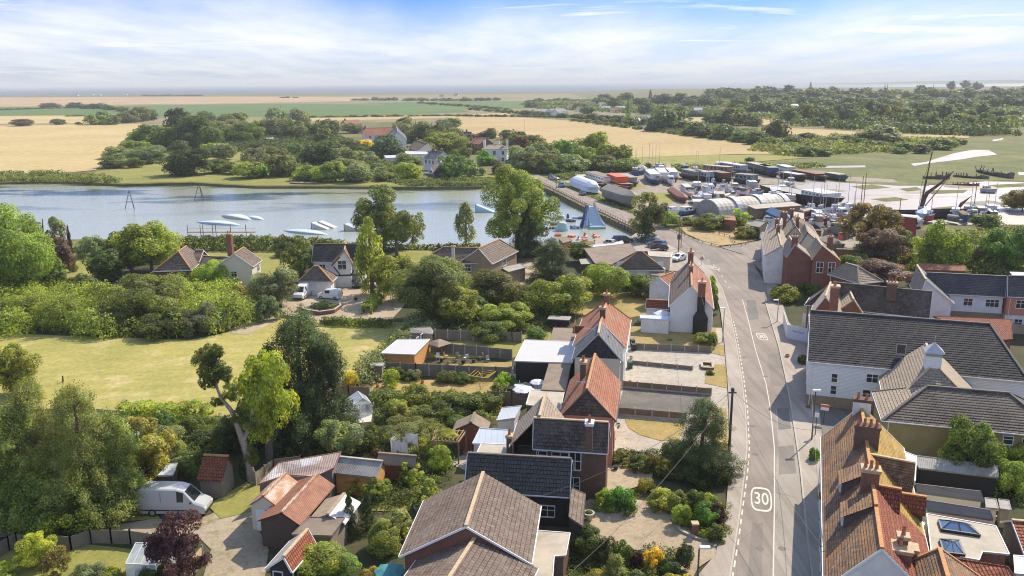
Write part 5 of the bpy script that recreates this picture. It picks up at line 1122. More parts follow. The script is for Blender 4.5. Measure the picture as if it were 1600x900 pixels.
def chimney(parent, c, z0, z1, a, b_, rz=0, pots=2, mat='brick_red', cap='ridge_pale', name='chimney'):
 m = MB(); m.box((c.x, c.y, (z0 + z1 - .35) / 2), (a, b_, z1 - .35 - z0), rz)
 ch = m.obj(name, mt(mat), parent)
 k = MB(); k.box((c.x, c.y, z1 - .27), (a + .12, b_ + .12, .16), rz); k.box((c.x, c.y, z1 - .13), (a + .22, b_ + .22, .12), rz); k.obj('chimney_cap', mt(mat if cap == 'same' else cap), ch)
 M = Matrix.Rotation(rz, 3, 'Z'); L = max(a, b_)
 for i in range(pots):
  o = (i + .5) / pots - .5; off = M @ (Vector((o * (a - .05), 0, 0)) if a >= b_ else Vector((0, o * (b_ - .05), 0)))
  p = MB(); q = (c.x + off.x, c.y + off.y)
  p.tube([(q[0], q[1], z1 - .07), (q[0], q[1], z1 + .1), (q[0], q[1], z1 + .38), (q[0], q[1], z1 + .45)], [.15, .12, .11, .14], 10, caps=False)
  p.obj('chimney_pot', mt('terracotta'), ch)
 return ch
def house(name, label, A, B, zr, ze, wl, wr, wall='brick_red', roof='tile_brown', hipA=0, hipB=0, zeL=None, zeR=None, over=0.3, overg=0.15, ridge='ridge_pale', course=0.33,
          wins=(), chim=(), doors=(), cat='house', z0=0.0, parent=None, trim='paint_white', roofR=None, gable=None, lower=None, noA=False, noB=False, skew=None, ra=None, fascia=True, antenna=None):
 """A,B ridge ends (pixels at height zr, A may also be a Vector). wl/wr plan half widths of the roof left/right of A->B. returns root, frame"""
 PA = A if isinstance(A, Vector) else P(A[0], A[1], zr); PB = B if isinstance(B, Vector) else P(B[0], B[1], zr)
 fr = Frame2(PA, PB); L = fr.L; zL = ze if zeL is None else zeL; zR = ze if zeR is None else zeR
 def hw(v, z, sg):
  if not isinstance(v, tuple): return v
  p = P(v[0], v[1], z); return max(0.6, sg * (Vector((p.x, p.y)) - fr.A).dot(fr.n))
 wl = hw(wl, zL, 1); wr = hw(wr, zR, -1)
 root = parent or empty(name, fr.w(L / 2, (wl - wr) / 2, z0), label, cat)
 ea, eb = -hipA if hipA else -overg * 0, L + (hipB if hipB else 0)
 # --- walls
 il, ir = wl - over, -(wr - over)
 s0 = (-hipA + over) if hipA else overg; s1 = (L + hipB - over) if hipB else L - overg
 sL = (zr - zL) / wl; sR = (zr - zR) / wr
 zl_, zr_ = zr - sL * il - .10, zr + sR * ir - .10
 b = MB()
 def wallq(p, q, za, zb):  # p->q plan points with top heights
  if lower:
   zc = lower[1]; b.face([v3(p, z0), v3(q, z0), v3(q, zc), v3(p, zc)], m=1); b.face([v3(p, zc), v3(q, zc), v3(q, zb), v3(p, za)])
  else: b.face([v3(p, z0), v3(q, z0), v3(q, zb), v3(p, za)])
 wallq(fr.w(s1, il), fr.w(s0, il), zl_, zl_); wallq(fr.w(s0, ir), fr.w(s1, ir), zr_, zr_)
 mats = [mt(wall), mt(lower[0]) if lower else mt(wall)]
 gm = MB()
 for s, sg, hp, no in ((s0, -1, hipA, noA), (s1, 1, hipB, noB)):
  if no: continue
  p, q = (fr.w(s, il), fr.w(s, ir)) if sg < 0 else (fr.w(s, ir), fr.w(s, il)); za, zb = (zl_, zr_) if sg < 0 else (zr_, zl_)
  if hp: zz = min(za, zb); wallq(p, q, zz, zz)
  else:
   wallq(p, q, za, zb); t = fr.w(s, 0); gm = MB(); (gm if gable else b).face([v3(p, za), v3(q, zb), v3(t, zr - .06)])
   if gable: gm.obj('gable', mt(gable), root)
 b.obj('wall', mats, root)
 # --- roof
 rb = MB(); dv = Vector((fr.d.x, fr.d.y, 0)); nv = Vector((fr.n.x, fr.n.y, 0)); mats_r = [mt(roof), mt(roofR or roof)]
 R0, R1 = fr.w(0, 0, zr), fr.w(L, 0, zr)
 eL0, eL1, eR0, eR1 = fr.w(ea, wl, zL), fr.w(eb, wl, zL), fr.w(ea, -wr, zR), fr.w(eb, -wr, zR)
 roof_plane(rb, [eL0, eL1, R1, R0], dv, course, 0); roof_plane(rb, [eR0, eR1, R1, R0], dv, course, 1)
 if hipA: roof_plane(rb, [eL0, eR0, R0], nv, course, 0)
 if hipB: roof_plane(rb, [eL1, eR1, R1], nv, course, 0)
 # underside closes the eaves
 dn = Vector((0, 0, -.12))
 rb.face([eL0 + dn, R0 + dn, R1 + dn, eL1 + dn]); rb.face([eR0 + dn, eR1 + dn, R1 + dn, R0 + dn])
 if hipA: rb.face([eL0 + dn, eR0 + dn, R0 + dn])
 if hipB: rb.face([eR1 + dn, eL1 + dn, R1 + dn])
 ro = rb.obj('roof', mats_r, root)
 rt = MB(); up = Vector((0, 0, .05)); rw = 0.26
 rt.beam(R0 + up, R1 + up, rw, .12)
 if hipA: rt.beam(eL0 + up, R0 + up, rw, .10); rt.beam(eR0 + up, R0 + up, rw, .10)
 if hipB: rt.beam(eL1 + up, R1 + up, rw, .10); rt.beam(eR1 + up, R1 + up, rw, .10)
 rt.obj('ridge_tile', mt(ridge), ro)
 if fascia:
  f = MB(); o = Vector((0, 0, -.06))
  f.beam(eL0 + o + nv * .05, eL1 + o + nv * .05, .09, .10); f.beam(eR0 + o - nv * .05, eR1 + o - nv * .05, .09, .10)
  if hipA: f.beam(eL0 + o - dv * .05, eR0 + o - dv * .05, .11, .13)
  if hipB: f.beam(eL1 + o + dv * .05, eR1 + o + dv * .05, .11, .13)
  f.obj('gutter', mt(trim), root)
  if course and not parent:
   for s_, t_ in ((s0 + .35, ir - .09), (s1 - .35, il + .09)):
    dp = MB(); zz = (zR if t_ < 0 else zL) - .15; dp.tube([fr.w(s_, t_, z0), fr.w(s_, t_, zz - .3), fr.w(s_, -wr + .05 if t_ < 0 else wl - .05, zz)], .05, 6); dp.obj('downpipe', mt(trim), root)
  for hp, no, l_, t_, r_1, sg in ((hipA, noA, eL0, R0, eR0, -1), (hipB, noB, eL1, R1, eR1, 1)):
   if not hp and not no: g = MB(); k_ = dv * .03 * sg + o; g.beam(l_ + k_, t_ + k_, .06, .15); g.beam(r_1 + k_, t_ + k_, .06, .15); g.obj('bargeboard', mt(trim), root)
 # --- windows: (side, frac or metres, z, w, h, style)
 for wd in wins:
  side, f_, z_, ww, hh = wd[:5]; st = wd[5] if len(wd) > 5 else 'w'
  if side == 'L': window(root, fr, ('s', il), s0 + (s1 - s0) * f_, z_, ww, hh, st)
  elif side == 'R': window(root, fr, ('s', ir), s0 + (s1 - s0) * f_, z_, ww, hh, st)
  elif side == 'A': window(root, fr, ('e', s0, -1), ir + (il - ir) * f_, z_, ww, hh, st)
  else: window(root, fr, ('e', s1, 1), ir + (il - ir) * f_, z_, ww, hh, st)
 for side, f_ in doors:
  dv3 = Vector((fr.d.x, fr.d.y, 0)); nv3 = Vector((fr.n.x, fr.n.y, 0))
  if side == 'L': door_at(root, fr.w(s0 + (s1 - s0) * f_, il, z0), dv3, nv3)
  elif side == 'R': door_at(root, fr.w(s0 + (s1 - s0) * f_, ir, z0), dv3, -nv3)
  elif side == 'A': door_at(root, fr.w(s0, ir + (il - ir) * f_, z0), nv3, -dv3)
  else: door_at(root, fr.w(s1, ir + (il - ir) * f_, z0), nv3, dv3)
 rz = math.atan2(fr.d.y, fr.d.x)
 for c in chim:  # (s metres from A, t, a along ridge, b across, ztop, pots[, mat, cap])
  s_, t_, a_, b2, zt, pots = c[:6]; cm = c[6] if len(c) > 6 else 'brick_red'; cc = c[7] if len(c) > 7 else 'ridge_pale'
  pz = zr - (sL * t_ if t_ > 0 else -sR * t_); chimney(root, fr.w(s_, t_), max(z0, pz - 1.2), zt, a_, b2, rz, pots, cm, cc)
 if antenna:
  s_, t_, hh = antenna; q = fr.w(s_, t_, zr - .3); b = MB(); b.tube([q, q + Vector((0, 0, hh))], .025, 5); t = q + Vector((0, 0, hh)); b.tube([t, t + Vector((-1.3, .5, 0))], .02, 5)
  for i in range(6):
   c = t + Vector((-1.3, .5, 0)) * (i / 5); b.tube([c - Vector((.1, .26, 0)), c + Vector((.1, .26, 0))], .012, 4)
  b.obj('aerial', mt('metal_grey'), root)
 return root, fr
def wing(root, A, B, zr, ze, wl, wr, **k):
 "a cross wing of the same building: its parts join the same thing"
 return house('wing', '', A, B, zr, ze, wl, wr, parent=root, **k)
def block(name, label, pts, h, wall='brick_red', top='felt_grey', z0=0.0, cat='outbuilding', parent=None, slope=0.0, lip=0.12, trim=None, zs=None):
 "flat or lean-to roofed block from its roof corners (pixels at roof height)"
 zs = zs or [h] * len(pts)
 q = [P(x, y, z) for (x, y), z in zip(pts, zs)]; c = sum(q, Vector()) / len(q)
 root = parent or empty(name, (c.x, c.y, z0), label, cat)
 ar = sum(q[i].x * q[(i + 1) % len(q)].y - q[(i + 1) % len(q)].x * q[i].y for i in range(len(q)))
 if ar < 0: q = q[::-1]
 w_ = MB(); n = len(q); inn = [p + (c - p).normalized() * 0.2 for p in q]
 for i in range(n):
  a, b = inn[i], inn[(i + 1) % n]; w_.face([(a.x, a.y, z0), (b.x, b.y, z0), (b.x, b.y, b.z - .1), (a.x, a.y, a.z - .1)])
 w_.obj('wall', mt(wall), root)
 r = MB(); e = max(((q[(i + 1) % n] - q[i]).length, i) for i in range(n))[1]; ed = (q[(e + 1) % n] - q[e]); ed.z = 0; ed.normalize(); pd = Vector((-ed.y, ed.x, 0))
 r.face(q, [(p.dot(ed), p.dot(pd)) for p in q])
 for i in range(n):
  a, b = q[i], q[(i + 1) % n]; r.face([a - Vector((0, 0, .14)), b - Vector((0, 0, .14)), b, a])
 ro = r.obj('roof', mt(top), root)
 f = MB()
 for i in range(n):
  a, b = q[i] + Vector((0, 0, .02)), q[(i + 1) % n] + Vector((0, 0, .02)); f.beam(a, b, .07, .06)
 f.obj('roof_edge', mt(trim or ('paint_white' if top in ('roof_beige', 'roof_white') and wall != 'timber_grey' else top)), ro)
 return root, q
def walls_window(root, p, q, f, z, w, h, style='w', mat='paint_white', flip=False, name='window'):
 "window on the wall from p to q (world) at fraction f"
 a = Vector((p.x, p.y, 0)); b = Vector((q.x, q.y, 0)); d = (b - a).normalized(); c = a.lerp(b, f); c.z = z
 out = Vector((d.y, -d.x, 0)) * (-1 if flip else 1)
 return window_at(root, c, d, out, w, h, style, mat, name)
def fence(label, pts, h, mat='timber_fence', post='concrete_post', sp=1.9, name='garden_fence', group=None, base_mat=None, cap=None, z=0.05, cat='fence'):
 q = [P(*p) for p in pts]; root = empty(name, q[0], label, cat, group)
 for a, c in zip(q[:-1], q[1:]):
  L = (c - a).length; n = max(1, int(round(L / sp)))
  for i in range(n):
   s, e = a.lerp(c, i / n), a.lerp(c, (i + 1) / n); b = MB(); d = (e - s).normalized() * .07
   z1 = z + h + trnd.uniform(-.03, .03)
   b.beam(s + d + Vector((0, 0, z + h / 2)), e - d + Vector((0, 0, z + h / 2)), .05, h - .04); b.obj('fence_panel', mt(mat), root)
   if base_mat: b = MB(); b.beam(s + d + Vector((0, 0, z + .14)), e - d + Vector((0, 0, z + .14)), .09, .28); b.obj('gravel_board', mt(base_mat), root)
   b = MB(); b.box((s.x, s.y, z + (h + .12) / 2), (.12, .12, h + .12)); b.obj('post', mt(post), root)
  b = MB(); b.box((c.x, c.y, z + (h + .12) / 2), (.12, .12, h + .12)); b.obj('post', mt(post), root)
 return root
def low_wall(label, pts, h, w=.25, mat='brick_red', cap='kerb_stone', name='garden_wall', cat='wall'):
 b = MB(); k = MB(); q = [P(*p) for p in pts]
 for a, c in zip(q[:-1], q[1:]):
  b.beam(a + Vector((0, 0, h / 2 + .05)), c + Vector((0, 0, h / 2 + .05)), w, h - .1); k.beam(a + Vector((0, 0, h + .03)), c + Vector((0, 0, h + .03)), w + .08, .08)
 root = empty(name, q[0], label, cat); b.obj('brickwork', mt(mat), root); k.obj('coping', mt(cap), root); return root
# ------------------------------------------------------------------ the houses
# bottom centre: big tiled house, two parallel gables
rt, fr = house('tiled_house', 'large brown tiled brick house with two stepped gables at the bottom centre', (755, 738), (728, 822), 7.6, 4.9, (846, 783), (632, 851), 'brick_red', 'tile_brown', noA=True, over=.35,
      wins=[('B', .25, 3.2, 1.0, .9), ('R', .3, 1.5, 1.6, 1.2), ('R', .7, 1.5, 1.6, 1.2)], doors=[('R', .5)])
wing(rt, (746, 834), (702, 903), 6.6, 4.6, (838, 893), (640, 868 + 22), wall='brick_red', roof='tile_brown', noA=True, over=.35)
block('flat_garage', 'flat roofed brick garage with pale felt beside the large tiled house', [(838, 829), (891, 833), (884, 868), (866, 869), (862, 925), (815, 925)], 2.7, 'brick_brown', 'roof_beige', cat='garage')
rt, fr = house('garage', 'black pantiled link garage with a long ridge behind the large tiled house', (731, 708), (893, 717), 5.8, 3.1, 3.6, (895, 777), 'board_black', 'tile_black_roll', course=.36, ridge='ridge_dark', over=.25, wins=[('R', .8, 1.5, 1.2, 1.0)])
block('canopy', 'narrow tiled porch canopy on the end of the black pantiled garage', [(893, 762), (915, 772), (910, 822), (889, 808)], 2.9, 'board_black', 'tile_brown', cat='canopy', zs=[3.4, 2.7, 2.7, 3.4])
# brick house with a cross wing
rt, fr = house('brick_house', 'brown brick house with dark tiles and a cross wing below the red roofed semi', (834, 653), (951, 660), 7.8, 5.0, 3.4, (952, 696), 'brick_brown', 'tile_dark', ridge='ridge_pale',
      wins=[('R', .10, 4.2, .9, .9), ('R', .36, 4.2, 1.5, .9), ('R', .57, 3.9, 1.0, 1.7, 's'), ('L', .5, 3.8, 1.4, 1.2), ('R', .55, 1.4, 1.1, 1.6, 's')])
wing(rt, (852, 616), (843, 650), 8.0, 4.8, (893, 648), (799, 690), wall='brick_brown', roof='tile_tan', roofR='tile_tan', noB=True)
chimney(rt, P(921, 672, 8.0), 6.2, 8.9, .6, .9, R(-8), 2, 'brick_brown', 'paint_white')
chimney(rt, P(796, 690, 4.8), 0.1, 5.6, .5, .7, R(-8), 1, 'brick_brown')
root, q = block('flat_extension', 'beige flat roofed rear extension behind the black pantiled garage', [(752, 693), (877, 699), (882, 716), (744, 710)], 2.9, 'render_white', 'roof_beige', cat='extension')
root, q = block('conservatory', 'white conservatory with a pale polycarbonate roof beside the brown brick house', [(750, 669), (797, 672), (795, 694), (738, 693)], 2.7, 'greenhouse_glass', 'poly_roof', cat='conservatory', zs=[3.1, 3.1, 2.4, 2.4])
b = MB()
for a_, c_ in zip(q, q[1:] + q[:1]):
 for i in range(5):
  p_ = a_.lerp(c_, i / 4); b.box((p_.x, p_.y, p_.z / 2), (.08, .08, p_.z))
b.obj('frame', mt('paint_white'), root)
block('lean_to', 'white sheeted lean to roof above the conservatory', [(785, 637), (815, 634), (805, 653), (776, 657)], 2.6, 'render_white', 'corr_sheen', cat='lean-to', zs=[3, 3, 2.5, 2.5])
block('flat_extension', 'buff flat roofed extension between the brown brick house and the red roofed semi', [(829, 609), (882, 611), (876, 640), (822, 632)], 3.0, 'brick_brown', 'roof_beige', cat='extension')
block('flat_extension', 'brown felt flat extension running along the red roofed semi', [(858, 568), (892, 569), (883, 611), (846, 609)], 3.1, 'brick_red', 'felt_brown', cat='extension')
block('flat_extension', 'wide white flat roofed extension with seams in the long back gardens', [(820, 531), (903, 534), (894, 567), (804, 564)], 3.1, 'paint_black', 'roof_white', cat='extension')
block('flat_extension', 'grey felt flat extension behind the balcony of the red hipped house', [(865, 512), (904, 513), (897, 534), (860, 532)], 3.0, 'brick_brown', 'felt_brown', cat='extension')
# red roofed semis
rt, fr = house('semi_detached_house', 'red tiled semi with a dark tile hung gable facing the camera', (930, 553), (917, 608), 8.3, 5.1, (961, 669), (880, 634), 'render_pink', 'tile_red', ridge='ridge_orange', gable='tile_dark', noA=True, trim='steel_dark',
      wins=[('L', .25, 3.9, 1.3, 1.1), ('L', .75, 3.9, 1.3, 1.1), ('L', .25, 1.4, 1.5, 1.2), ('B', .3, 1.5, 1.2, 1.1)], doors=[('L', .55)], chim=[(5.0, -.9, .9, .6, 9.2, 4, 'brick_brown')], antenna=(11.0, .3, .9))
rt2, fr2 = house('semi_detached_house', 'grey slated semi with a black slate gable between two red roofs', (938.5, 503), (935, 521), 8.8, 5.4, (972, 572), (893, 565), 'render_cream', 'tile_slate', ridge='ridge_pale', gable='tile_barn', noA=True, trim='lead', wins=[('L', .5, 4.0, 1.3, 1.1), ('L', .5, 1.4, 1.4, 1.2)], antenna=(4, -.5, .5))
window_at(rt2, P(951, 530, 7.2), Vector((fr2.d.x, fr2.d.y, 0)), Vector((.55, 0, .83)).normalized(), .5, .9, 'p', 'lead', 'roof_window')
rt, fr = house('hipped_house', 'red hipped house with a rear balcony at the far end of the semi row', (948, 471), (939, 503), 8.6, 5.3, (979, 543), (905, 512), 'render_white', 'tile_red', hipA=3.0, ridge='ridge_orange', wins=[('L', .25, 4.0, 1.3, 1.1), ('L', .6, 4.0, 1.3, 1.1), ('L', .3, 1.4, 1.5, 1.2)], chim=[(.3, 0, .7, .7, 9.9, 2), (7.4, 0, .7, .7, 9.9, 2, 'brick_brown')])
b = MB(); c = P(916, 512, 5.6); b.box((c.x, c.y, 5.3), (3.4, 3.2, .2), R(-10)); b.box((c.x - 1.6, c.y, 5.8), (.1, 3.2, .9), R(-10)); b.box((c.x, c.y - 1.55, 5.8), (3.4, .1, .9), R(-10)); b.obj('balcony', mt('timber_redbrown'), rt)
# white cottage with the tarred chimney breast
rt, fr = house('white_cottage', 'long white cottage with a black tarred chimney breast on its gable', (1079, 406), (1081, 447), 7.6, 4.2, (1115, 480), (1045, 477), 'board_white', 'tile_red', ridge='ridge_orange', roofR='tile_brown', trim='paint_white', over=.2,
      wins=[('B', .72, 3.6, .9, 1.0, 's'), ('L', .2, 2.9, 1.0, .9), ('L', .5, 2.9, 1.0, .9), ('L', .8, 2.9, 1.0, .9)], chim=[(.5, 0, .9, .9, 9.3, 3), (9.5, 0, .8, .6, 8.8, 2)], doors=[('L', .4)])
e = fr.w(fr.L + .42, -(-0.0) + 2.0 * 0 - 0 + 1.5); b = MB()
b.box((e.x, e.y, 1.4), (2.2, .75, 2.8), math.atan2(fr.d.y, fr.d.x) + R(90)); b.box((e.x, e.y, 3.3), (2.2, .75, 1.0), math.atan2(fr.d.y, fr.d.x) + R(90), taper=.52); b.box((e.x, e.y, 4.9), (1.15, .72, 2.4), math.atan2(fr.d.y, fr.d.x) + R(90)); b.obj('chimney_breast', mt('paint_black'), rt)
chimney(rt, e, 6.0, 8.6, 1.1, .72, math.atan2(fr.d.y, fr.d.x) + R(90), 1)
rt3, fr3 = house('outhouse', 'low red pantiled outhouse on the garden side of the white cottage', (1010, 468), (1046, 470), 3.6, 2.5, 1.6, (1044, 483), 'render_white', 'pantile_red', course=.32, ridge='ridge_orange', cat='outhouse')
block('glass_lean_to', 'pale glazed lean to running from the white cottage across the garden', [(1000, 492), (1046, 493), (1047, 500), (1000, 497)], 2.4, 'render_white', 'poly_roof', cat='lean-to')
rt4, fr4 = house('cottage_wing', 'brown tiled rear wing on the far garden side of the white cottage', (1052, 425), (1030, 433), 5.2, 3.8, 2.2, 2.2, 'render_white', 'tile_red', cat='wing', ridge='ridge_orange')
# bungalow and club by the lake end
house('bungalow', 'square bungalow with a steep dark pyramid roof near the junction', (996, 393), (1003, 393), 6.6, 3.1, 4.6, (985, 421), 'render_white', 'tile_brown', hipA=4.2, hipB=4.4, ridge='ridge_orange', wins=[('R', .15, 1.6, .9, 1.2), ('R', .35, 1.6, .9, 1.2), ('R', .6, 1.6, .9, 1.2), ('R', .85, 1.6, .7, 1.2)], cat='bungalow')
block('bungalow_extension', 'small brown flat extension on the street side of the pyramid roofed bungalow', [(1015, 417), (1040, 417), (1038, 432), (1018, 430)], 2.7, 'render_white', 'felt_brown', cat='extension')
block('flat_roofed_club', 'wide low flat roofed waterside club building beside the inflatable water park', [(912, 388), (985, 380), (1000, 402), (962, 414), (930, 412)], 3.3, 'brick_brown', 'felt_brown', cat='club building', zs=[3.4, 3.8, 3.4, 3.2, 3.2])
block('white_canopy', 'curved white canopy roof behind the flat roofed club', [(918, 383), (960, 380), (972, 376), (975, 380), (950, 388), (925, 387)], 3.2, 'render_white', 'roof_white', cat='canopy')
block('kiosk', 'small brown roofed kiosk at the lakeside play area', [(872, 372), (886, 370), (894, 376), (880, 380)], 2.8, 'timber_orange', 'felt_brown', cat='kiosk')
block('hut', 'low beige hut beside the car park at the junction', [(1012, 392), (1052, 394), (1048, 402), (1014, 400)], 2.8, 'render_cream', 'roof_beige', cat='hut')
block('hut', 'dark flat roofed hut left of the flat roofed club', [(905, 405), (945, 402), (950, 411), (908, 413)], 2.6, 'wood_dark', 'felt_grey', cat='hut')
# left middle houses
rt, fr = house('tiled_bungalow', 'brown hip roofed bungalow at the left with a low link to its brick gabled wing', (291, 384), (279, 393), 6.6, 3.4, (296, 425), (264, 405), 'brick_red', 'tile_brown', hipA=3.0, hipB=2.6, wins=[('L', .3, 1.7, 1.0, 1.0), ('L', .75, 1.7, 1.2, 1.0)], ridge='ridge_orange', cat='bungalow', gable=None)
wing(rt, (305, 391), (318, 391), 5.6, 3.8, 2.6, 2.6, wall='brick_red', roof='tile_brown')
wing(rt, (318, 400), (362, 402), 4.4, 3.0, 3, 3.4, wall='brick_red', roof='tile_dark')
wing(rt, (381, 386), (366, 396), 7.2, 4.6, (408, 407), (348, 408), wall='render_cream', roof='tile_brown', ridge='ridge_orange', wins=[('L', .3, 3.4, 1.4, 1.1), ('B', .5, 3.2, 1.0, 1.0)])
chimney(rt, P(361, 399, 4.4), 2, 9.0, 1.0, 1.0, R(-4), 2, 'brick_red')
rt, fr = house('timbered_house', 'dark tiled white house with a black timbered gable by the gravel drive', (490, 381), (562, 382), 7.6, 4.4, 4.6, (500, 409), 'render_white', 'tile_dark', ridge='ridge_dark', wins=[('R', .2, 3.2, 1.2, 1.1), ('R', .2, 1.3, 1.4, 1.1)], over=.4)
w1, f1 = wing(rt, (541, 378), (538, 391), 7.3, 4.6, (552, 405), (519, 409), wall='render_white', roof='tile_brown', ridge='ridge_orange', trim='ridge_orange', wins=[('B', .5, 4.4, 1.5, 1.7)])
b = MB(); e0 = f1.w(f1.L + .05 - .15, 0)
for s_ in (-1, 1):
 b.beam(f1.w(f1.L - .1, s_ * 2.2, 4.2), f1.w(f1.L - .1, s_ * .9, 2.3), .12, .2); b.beam(f1.w(f1.L - .1, s_ * .95, 6.0), f1.w(f1.L - .1, s_ * 2.6, 4.3), .12, .2)
b.beam(f1.w(f1.L - .1, -2.6, 2.4), f1.w(f1.L - .1, 2.6, 2.4), .12, .25); b.obj('timber_frame', mt('paint_black'), rt)
house('garage', 'white hip roofed garage in front of the timbered house', (490, 416), (498, 416), 5.2, 2.7, 2.8, (494, 440), 'render_white', 'tile_brown', hipA=2.6, hipB=2.8, ridge='ridge_orange', cat='garage', over=.45, doors=[('B', .5)])
rt, fr = house('long_brick_house', 'long buff brick house with several brown hipped roofs on the lake shore', (693, 386), (752, 388), 7.0, 4.6, 4.2, (700, 410), 'brick_buff', 'tile_brown', hipA=4.0, ridge='ridge_orange', wins=[('R', .42, 3.6, 1.6, 1.0), ('R', .8, 3.6, 1.8, 1.2), ('R', .3, 1.4, 1.4, 1.2), ('R', .62, 1.4, 1.4, 1.2)])
wing(rt, (748, 388), (780, 374), 7.6, 4.8, 4.0, (790, 402), wall='brick_buff', roof='tile_brown', ridge='ridge_orange', hipB=3.4, wins=[('R', .5, 3.7, 1.9, 1.1)])
chimney(rt, P(708, 390, 7.2), 5, 8.0, .6, .6, 0, 1, 'render_cream')
block('flat_garage', 'low flat roofed garage at the right end of the long brick house', [(782, 418), (812, 412), (822, 418), (795, 425)], 2.8, 'brick_buff', 'felt_grey', cat='garage')
# right side of the street: twin gabled brick house and the row behind
rt, fr = house('twin_gabled_house', 'tall red brick house with two parallel gables and a central chimney at the junction', (1233, 369), (1242, 382), 9.0, 6.6, (1262, 394), (1221, 388), 'brick_red', 'tile_tan', trim='lead', over=.12, noA=True, wins=[])
w1, f1 = wing(rt, (1275, 370), (1285, 384), 9.2, 6.6, (1305, 396), (1262, 394), wall='brick_red', roof='tile_tan', noA=True, over=.12, trim='ridge_orange', wins=[('B', .72, 5.2, 1.1, 1.9, 's'), ('B', .28, 5.2, 1.1, 1.9, 's')])
chimney(rt, fr.w(fr.L - .5, 0), 7, 10.6, .9, .7, 0, 2)
chimney(rt, P(1297, 380, 8.5), 5, 10.0, .8, .8, 0, 2)
for i, (a, b_, l, r__) in enumerate([((1258, 349), (1262, 363), (1280, 372), (1246, 366)), ((1238, 341), (1243, 354), (1252, 361), (1222, 360))]):
 house('gabled_house', ['pale tiled gabled house directly behind the twin gabled brick house', 'cream gabled house second behind the twin gabled brick house'][i], a, b_, 8.6, 6.2, l, r__, 'render_cream', 'tile_tan', ridge='steel_dark', trim='steel_dark', chim=[(1.0, -1.6, .7, .7, 10.2, 2)], wins=[('L', .5, 4, 1, 1.2)])
house('gabled_house', 'orange tiled gabled house at the far end of the yard row', (1244, 336), (1250, 347), 8.0, 5.6, 3.6, 3.6, 'render_cream', 'tile_orange_moss', chim=[(.6, -1, .7, .7, 9.6, 2)])
rt, fr = house('street_house', 'bay fronted pale house on the street side of the twin gabled house', (1213, 352), (1221, 384), 7.6, 5.6, 2.6, 3.0, 'render_white', 'tile_tan', trim='lead', wins=[('R', .2, 4.4, 1.1, 1.3, 's'), ('R', .6, 4.4, 1.1, 1.3, 's'), ('R', .3, 1.4, 1.6, 1.4), ('R', .75, 1.4, 1.6, 1.4)], chim=[(1, 0, .7, .7, 9.3, 2), (9, 0, .7, .7, 9.3, 2)])
house('street_house', 'slate roofed house front further up the boatyard lane', (1222, 338), (1219, 350), 7.4, 5.4, 3, 3, 'render_white', 'tile_slate', chim=[(2, 0, .7, .7, 9.0, 2)])
house('brick_hut', 'old brick hut with a tan sheet roof beside the dry yard', (1181, 343), (1198, 346), 4.2, 3.0, 2.2, 2.4, 'brick_buff', 'roof_beige', course=0, cat='hut', fascia=False)
# long brown roof with the tall chimney
rt, fr = house('long_brown_house', 'long brown tiled house with a tall red chimney and pale hipped end', (1302, 441), (1457, 456), 8.6, 5.0, 3.8, (1456, 498), 'brick_red', 'tile_dark', hipA=3.6, ridge='ridge_dark', wins=[('R', .3, 3.8, 1.2, 1.1), ('B', .4, 3.8, 1.2, 1.1)])
wing(rt, (1298, 441), (1290, 463), 8.5, 5.4, (1324, 476), (1268, 484), wall='brick_red', roof='tile_tan')
wing(rt, (1325, 448), (1334, 468), 7.6, 5.6, (1348, 489), (1305, 486), wall='brick_red', roof='tile_tan', trim='ridge_pale')
chimney(rt, P(1303, 470, 8.3), 4, 10.6, 1.1, 1.3, R(-18), 3); chimney(rt, P(1393, 452, 8.6), 7, 9.8, 1.3, .8, R(-18), 3, 'brick_brown')
house('rear_cottage', 'cottage with a tan hipped roof left of the copper purple tree', (1322, 411), (1340, 416), 7.0, 4.6, 3.6, (1312, 434), 'brick_red', 'tile_tan', hipA=2.6, hipB=2.4)
low_wall('long red brick yard wall behind the twin gabled brick house', [(1305, 412), (1358, 414)], 3.2, .35)
# terrace at right
rt, fr = house('white_terrace', 'white boarded terrace with a dark slate roof and small garage porch at right', (1448, 426), (1573, 432), 8.4, 5.3, 4.2, (1573, 461), 'board_white', 'tile_slate', ridge='steel_dark', trim='paint_white', lower=('brick_buff', 2.5),
      wins=[('R', .04, 4.1, 1.0, 1.1, 'w'), ('R', .20, 4.1, 1.1, 1.1), ('R', .56, 4.1, 1.2, 1.1), ('R', .87, 4.1, 1.8, 1.1), ('R', .08, 1.4, 1.0, 1.2)], doors=[('R', .03)])
wing(rt, (1433, 414), (1447, 437), 8.4, 5.0, (1480, 458), (1424, 449), wall='board_white', roof='tile_slate', roofR='tile_tan', ridge='ridge_pale', lower=('brick_buff', 2.4), noA=True)
block('porch', 'dark roofed garage porch on the front of the white boarded terrace', [(1526, 476), (1572, 480), (1582, 487), (1534, 485)], 2.8, 'render_white', 'tile_slate', cat='porch', zs=[3.4, 3.4, 2.6, 2.6])
rt, fr = house('pink_terrace_house', 'salmon pink rendered house at the right edge joined to the white boarded terrace', (1575, 431), (1640, 434), 8.6, 5.6, 4.2, (1590, 464), 'render_pink', 'tile_slate', ridge='steel_dark', lower=('render_white', 2.6), wins=[('R', .35, 4.4, 1.2, 1.2), ('R', .1, 1.4, 1.0, 1.2), ('R', .35, 1.4, 1.0, 1.2)])
low_wall('long red brick boundary wall in front of the white boarded terrace', [(1455, 502), (1582, 510)], 2.0, .3)
block('red_shed', 'low red tiled shed roof at the right behind the slate barn', [(1458, 494), (1580, 499), (1582, 530), (1560, 532)], 3.0, 'brick_red', 'pantile_red', cat='shed', zs=[3.6, 3.6, 2.6, 2.6])
